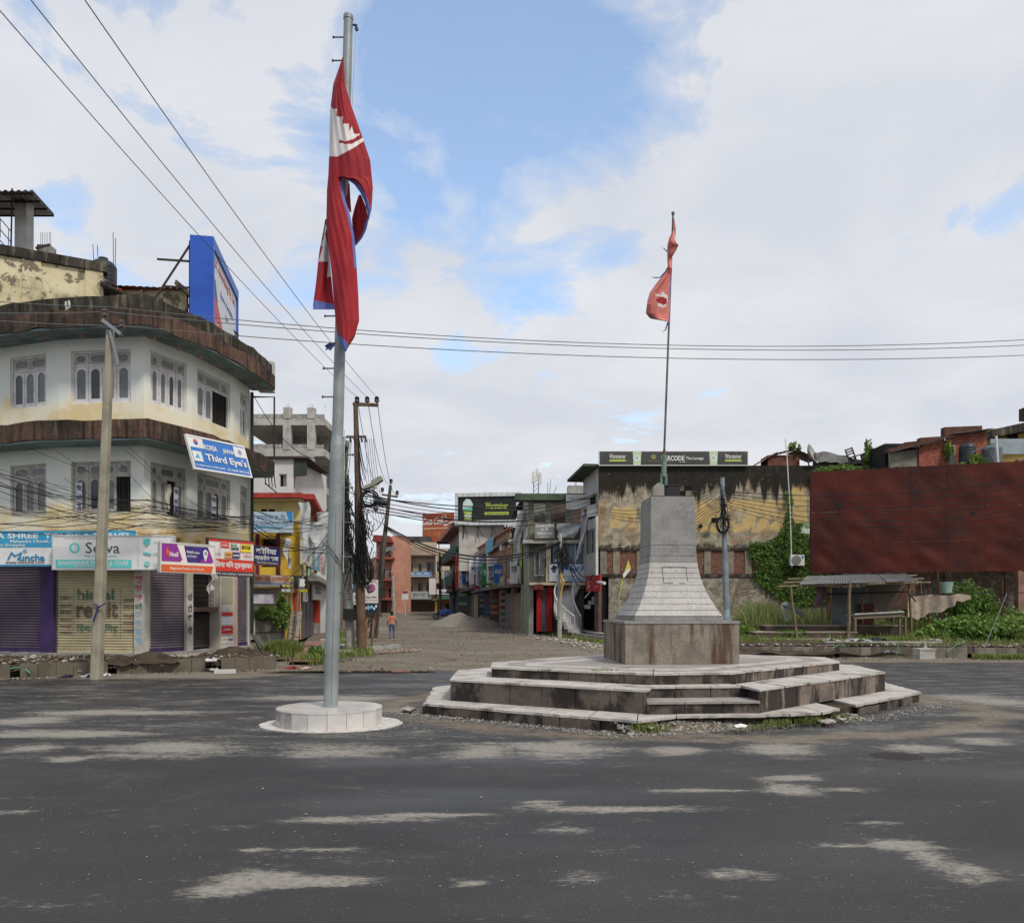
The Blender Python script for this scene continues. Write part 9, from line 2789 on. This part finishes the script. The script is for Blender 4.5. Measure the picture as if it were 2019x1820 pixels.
for i,(u,D,vt,lab) in enumerate(((1019,60,1135,'dark cable pole beside the lime shop'),(983,66,1075,'blackened pole before the orange house balustrade'),(895,90,1120,'dark pole under the green balconies'),(868,110,1090,'dark cable pole before the school board'))):
	P_ = thing('row_pole',lab,'utility pole',T(px(u,D),D,gz(D)))
	MB().tube([(px(u,D),D,gz(D) - .2),(px(u - 1,D),D,pz(vt,D))],[.18,.13],8).build('shaft',mat('dark_pole',(92,86,76)),P_,ID)
	b = MB()
	for k in range(16):
		v = rr.uniform(vt + 5,vt + 60)
		b.tube(catenary(pt(u + rr.gauss(0,3),v,D - .2),pt(u + rr.gauss(0,6),v + rr.uniform(10,40),D - .2),rr.uniform(.1,.6),6),.03,4,cap=False)
	b.build('cable_wrap',M_WIRE,P_,ID)
# ================================================================ PEOPLE, MOTORCYCLE
def skin_body(name,verts,edges,mats,face_mat,parent,mw,levels=2):
	me = bpy.data.meshes.new(name)
	me.from_pydata([v[0] for v in verts],edges,[])
	o = bpy.data.objects.new(name,me)
	COL.objects.link(o)
	sk = o.modifiers.new('skin','SKIN')
	sk.use_smooth_shade = True
	for i,v in enumerate(verts):
		r = v[1]
		me.skin_vertices[0].data[i].radius = r if isinstance(r,tuple) else (r,r)
	me.skin_vertices[0].data[0].use_root = True
	ss = o.modifiers.new('sub','SUBSURF')
	ss.levels = ss.render_levels = levels
	bpy.context.view_layer.update()
	nm = bpy.data.meshes.new_from_object(o.evaluated_get(bpy.context.evaluated_depsgraph_get()))
	bpy.data.objects.remove(o)
	nm.name = name
	nm.materials.clear()
	for m in mats:
		nm.materials.append(m)
	for p in nm.polygons:
		p.material_index = face_mat(p.center)
		p.use_smooth = True
	return link(bpy.data.objects.new(name,nm),parent,mw)
M_SKIN = mat('skin_brown',(112,76,58),rough=.6,bump=.02)
M_SHIRT = mat('salmon_shirt',(214,128,104),(196,112,92),ns=6,rough=.85,bump=.15)
M_JEAN = mat('blue_jeans',(84,100,132),(66,80,112),ns=7,rough=.9,bump=.15)
M_HAIR = mat('black_hair',(24,22,22),rough=.6,bump=.5)
M_SHOE = mat('dark_shoe',(36,34,36),rough=.6)
PD = 46.0
PX_ = px(772.5,PD)
PS = thing('person','person in a salmon shirt and blue jeans walking away up the dirt street','person',T(PX_,PD,.005))
S = 1.53 / 1.7
bv = [((0,0,.95),(.135,.11)),((0,.01,1.10),(.13,.10)),((0,.0,1.28),(.165,.11)),((0,.0,1.40),(.14,.09)),((0,.01,1.47),.055),((0,.02,1.53),.06),((0,.03,1.60),(.078,.09)),((0,.03,1.68),(.06,.07)),
	((-.10,.0,.88),.095),((-.11,.06,.50),.065),((-.11,-.08,.10),.042),((-.11,.02,.045),(.045,.04)),((-.11,.12,.035),(.04,.032)),
	((.10,.0,.88),.095),((.10,.14,.52),.065),((.10,.16,.12),.042),((.10,.22,.05),(.045,.04)),((.10,.32,.04),(.04,.032)),
	((-.20,0,1.39),.062),((-.27,-.03,1.14),.045),((-.27,.04,.92),.032),((-.27,.06,.85),(.035,.018)),((-.275,.075,.78),(.014,.012)),((-.255,.09,.79),(.012,.011)),((-.29,.065,.79),(.012,.011)),((-.24,.085,.83),(.013,.012)),((-.275,.05,.785),.011),
	((.20,0,1.39),.062),((.27,.03,1.14),.045),((.28,.07,.92),.032),((.28,.09,.85),(.035,.018)),((.285,.11,.78),(.014,.012)),((.265,.12,.79),(.012,.011)),((.30,.095,.79),(.012,.011)),((.25,.115,.83),(.013,.012)),((.285,.08,.785),.011)]
be = [(0,1),(1,2),(2,3),(3,4),(4,5),(5,6),(6,7),(0,8),(8,9),(9,10),(10,11),(11,12),(0,13),(13,14),(14,15),(15,16),(16,17),(3,18),(18,19),(19,20),(20,21),(21,22),(21,23),(21,24),(21,25),(21,26),(3,27),(27,28),(28,29),(29,30),(30,31),(30,32),(30,33),(30,34),(30,35)]
def pm(c):
	x,y,z = c
	if z > 1.475:
		return 0
	if abs(x) > .20 and z < 1.2:
		return 0
	if z > .97:
		return 1
	if z > .085:
		return 2
	return 3
sc = T(PX_,PD,.005) @ Matrix.Scale(S,4)
skin_body('body',bv,be,[M_SKIN,M_SHIRT,M_JEAN,M_SHOE],pm,PS,sc)
rr = random.Random(6)
b = MB()
b.grid(lambda s,t: ((.105 + .012 * math.sin(s * 40 + t * 20)) * math.cos(s * 6.2832) * math.sin(math.pi * (.02 + .66 * t)),.03 - .01 + (.115 + .012 * math.sin(s * 33 - t * 15)) * math.sin(s * 6.2832) * math.sin(math.pi * (.02 + .66 * t)) - .015,1.64 + .125 * math.cos(math.pi * (.02 + .66 * t)) + .01),28,12)
b.build('hair',M_HAIR,PS,sc,True)
for s in (-1,1):
	MB().rock((s * .088,.04,1.60),.024,rr).build('ear',M_SKIN,PS,sc)
D8 = 64.0
X8 = px(1046,D8) - 2.6 * 0
u8 = 725 + (1046 * .2873) / 1.1887 + (860 - 725 * 1.1887) / 1.1887
X8 = px((860 + 1046 * .2873) / 1.1887,D8)
SQ = thing('person','person in a dark blue jacket squatting before the shop row','person',T(X8,D8,gz(D8) + .15))
sv = [((0,.1,.32),(.16,.14)),((0,.02,.52),(.16,.13)),((0,-.10,.74),(.18,.12)),((0,-.14,.84),(.13,.09)),((0,-.18,.92),.055),((0,-.22,1.0),(.08,.09)),((0,-.22,1.1),(.06,.07)),
	((-.12,.0,.30),.1),((-.16,-.34,.50),.075),((-.15,-.22,.10),.05),((-.15,-.34,.04),(.045,.035)),((.12,.0,.30),.1),((.16,-.34,.50),.075),((.15,-.22,.10),.05),((.15,-.34,.04),(.045,.035)),
	((-.21,-.12,.80),.065),((-.27,-.30,.60),.05),((-.12,-.48,.55),.035),((-.06,-.52,.53),(.03,.02)),((.21,-.12,.80),.065),((.27,-.30,.60),.05),((.12,-.48,.55),.035),((.06,-.52,.53),(.03,.02))]
se = [(0,1),(1,2),(2,3),(3,4),(4,5),(5,6),(0,7),(7,8),(8,9),(9,10),(0,11),(11,12),(12,13),(13,14),(3,15),(15,16),(16,17),(17,18),(3,19),(19,20),(20,21),(21,22)]
mq2 = T(X8,D8,gz(D8) + .15) @ Rz(RAD(-60))
skin_body('body',sv,se,[M_SKIN,mat('navy_jacket',(40,54,104),rough=.85),mat('dark_trouser',(44,44,50),rough=.9)],lambda c: 0 if c.z > .93 or (c.y < -.42 and c.z > .4) else (1 if c.z > .52 and c.y > -.45 and not (abs(c.x) > .1 and c.y < -.3 and c.z < .56) else 2),SQ,mq2)
MB().grid(lambda s,t: (.09 * math.cos(s * 6.2832) * math.sin(math.pi * .62 * t + .05),-.20 + .10 * math.sin(s * 6.2832) * math.sin(math.pi * .62 * t + .05),1.04 + .11 * math.cos(math.pi * .62 * t + .05)),20,8).build('hair',M_HAIR,SQ,mq2,True)
D9 = 84.0
MX = px(872,D9)
MC = thing('motorcycle','parked motorcycle half covered by a blue sheet up the dirt street','motorcycle',T(MX,D9,gz(D9)) @ Rz(RAD(200)))
M_TYRE = mat('tyre_black',(30,30,30),rough=.8)
for x in (-.66,.66):
	w_ = MB().tube([(x + .29 * math.cos(6.2832 * k / 24),0,.31 + .29 * math.sin(6.2832 * k / 24)) for k in range(25)],.055,8,cap=False).build('wheel',M_TYRE,MC,None,True)
	MB().tube([(x,-.04,.31),(x,.04,.31)],.08,10).build('hub',M_STEEL,w_)
	q = MB()
	for k in range(6):
		a = k * math.pi / 3
		q.tube([(x,0,.31),(x + .26 * math.cos(a),0,.31 + .26 * math.sin(a))],.012,4)
	q.build('spokes',M_STEEL,w_)
MB().tube([(-.66,0,.31),(-.2,0,.45),(.1,0,.42),(.42,0,.85),(.52,0,.98)],.045,6).build('frame',M_TYRE,MC)
MB().tube([(.66,.07,.31),(.48,.06,1.02)],.03,6).build('fork',M_STEEL,MC)
MB().tube([(.66,-.07,.31),(.48,-.06,1.02)],.03,6).build('fork',M_STEEL,MC)
MB().grid(lambda s,t: (-.15 + .55 * t,.16 * math.cos(s * 6.2832) * math.sin(math.pi * (.1 + .8 * t)),.80 + .15 * math.sin(s * 6.2832) * math.sin(math.pi * (.1 + .8 * t))),14,10).build('tank',mat('bike_dark',(44,40,44),rough=.35),MC,None,True)
MB().box(-.8,-.12,-.13,.13,.74,.84).build('seat',M_TYRE,MC)
MB().box(-.15,.2,-.14,.14,.3,.6).build('engine',M_STEEL,MC)
MB().tube([(.42,-.36,1.05),(.48,-.1,1.06),(.48,.1,1.06),(.42,.36,1.05)],.018,6).build('handlebar',M_STEEL,MC)
MB().tube([(.5,0,.92),(.62,0,.92)],[.05,.1],12).build('headlight',mat('headlight',(190,190,186),rough=.2),MC)
o = MB().grid(lambda s,t: (-.95 + 1.35 * s,(-.5 + 1.0 * t) * 1.1,.98 - 1.5 * abs(t - .5) ** 1.6 + .12 * math.sin(s * 4) + .05 * math.sin(s * 17 + t * 13)),24,20).build('blue_sheet',mat('blue_sheet_cloth',(52,84,140),(40,66,118),ns=4,rough=.6),None,WM[MC.name],True)
tag(o,'crumpled blue sheet thrown over the parked motorcycle','sheet')
for i,(u,D,s,c,lab) in enumerate(((738,92,1.0,(92,70,54),'brown heap of sacks before the teal shutter up the street'),(730,92,.6,(46,44,46),'dark junk beside the brown sack heap'))):
	o = MB().grid(lambda a,t: (math.cos(a * 6.2832) * (1 - t) * s,math.sin(a * 6.2832) * (1 - t) * s * .7,s * 1.5 * (1 - (1 - t) ** 2) + .12 * noise.noise((math.cos(a * 6.28) * 2,math.sin(a * 6.28) * 2,t * 3 + i))),20,10).build('junk_heap',mat('junk_' + str(i),c,tuple(x * .7 for x in c),ns=3),None,T(px(u,D),D,gz(D)),True)
	tag(o,lab,'heap')
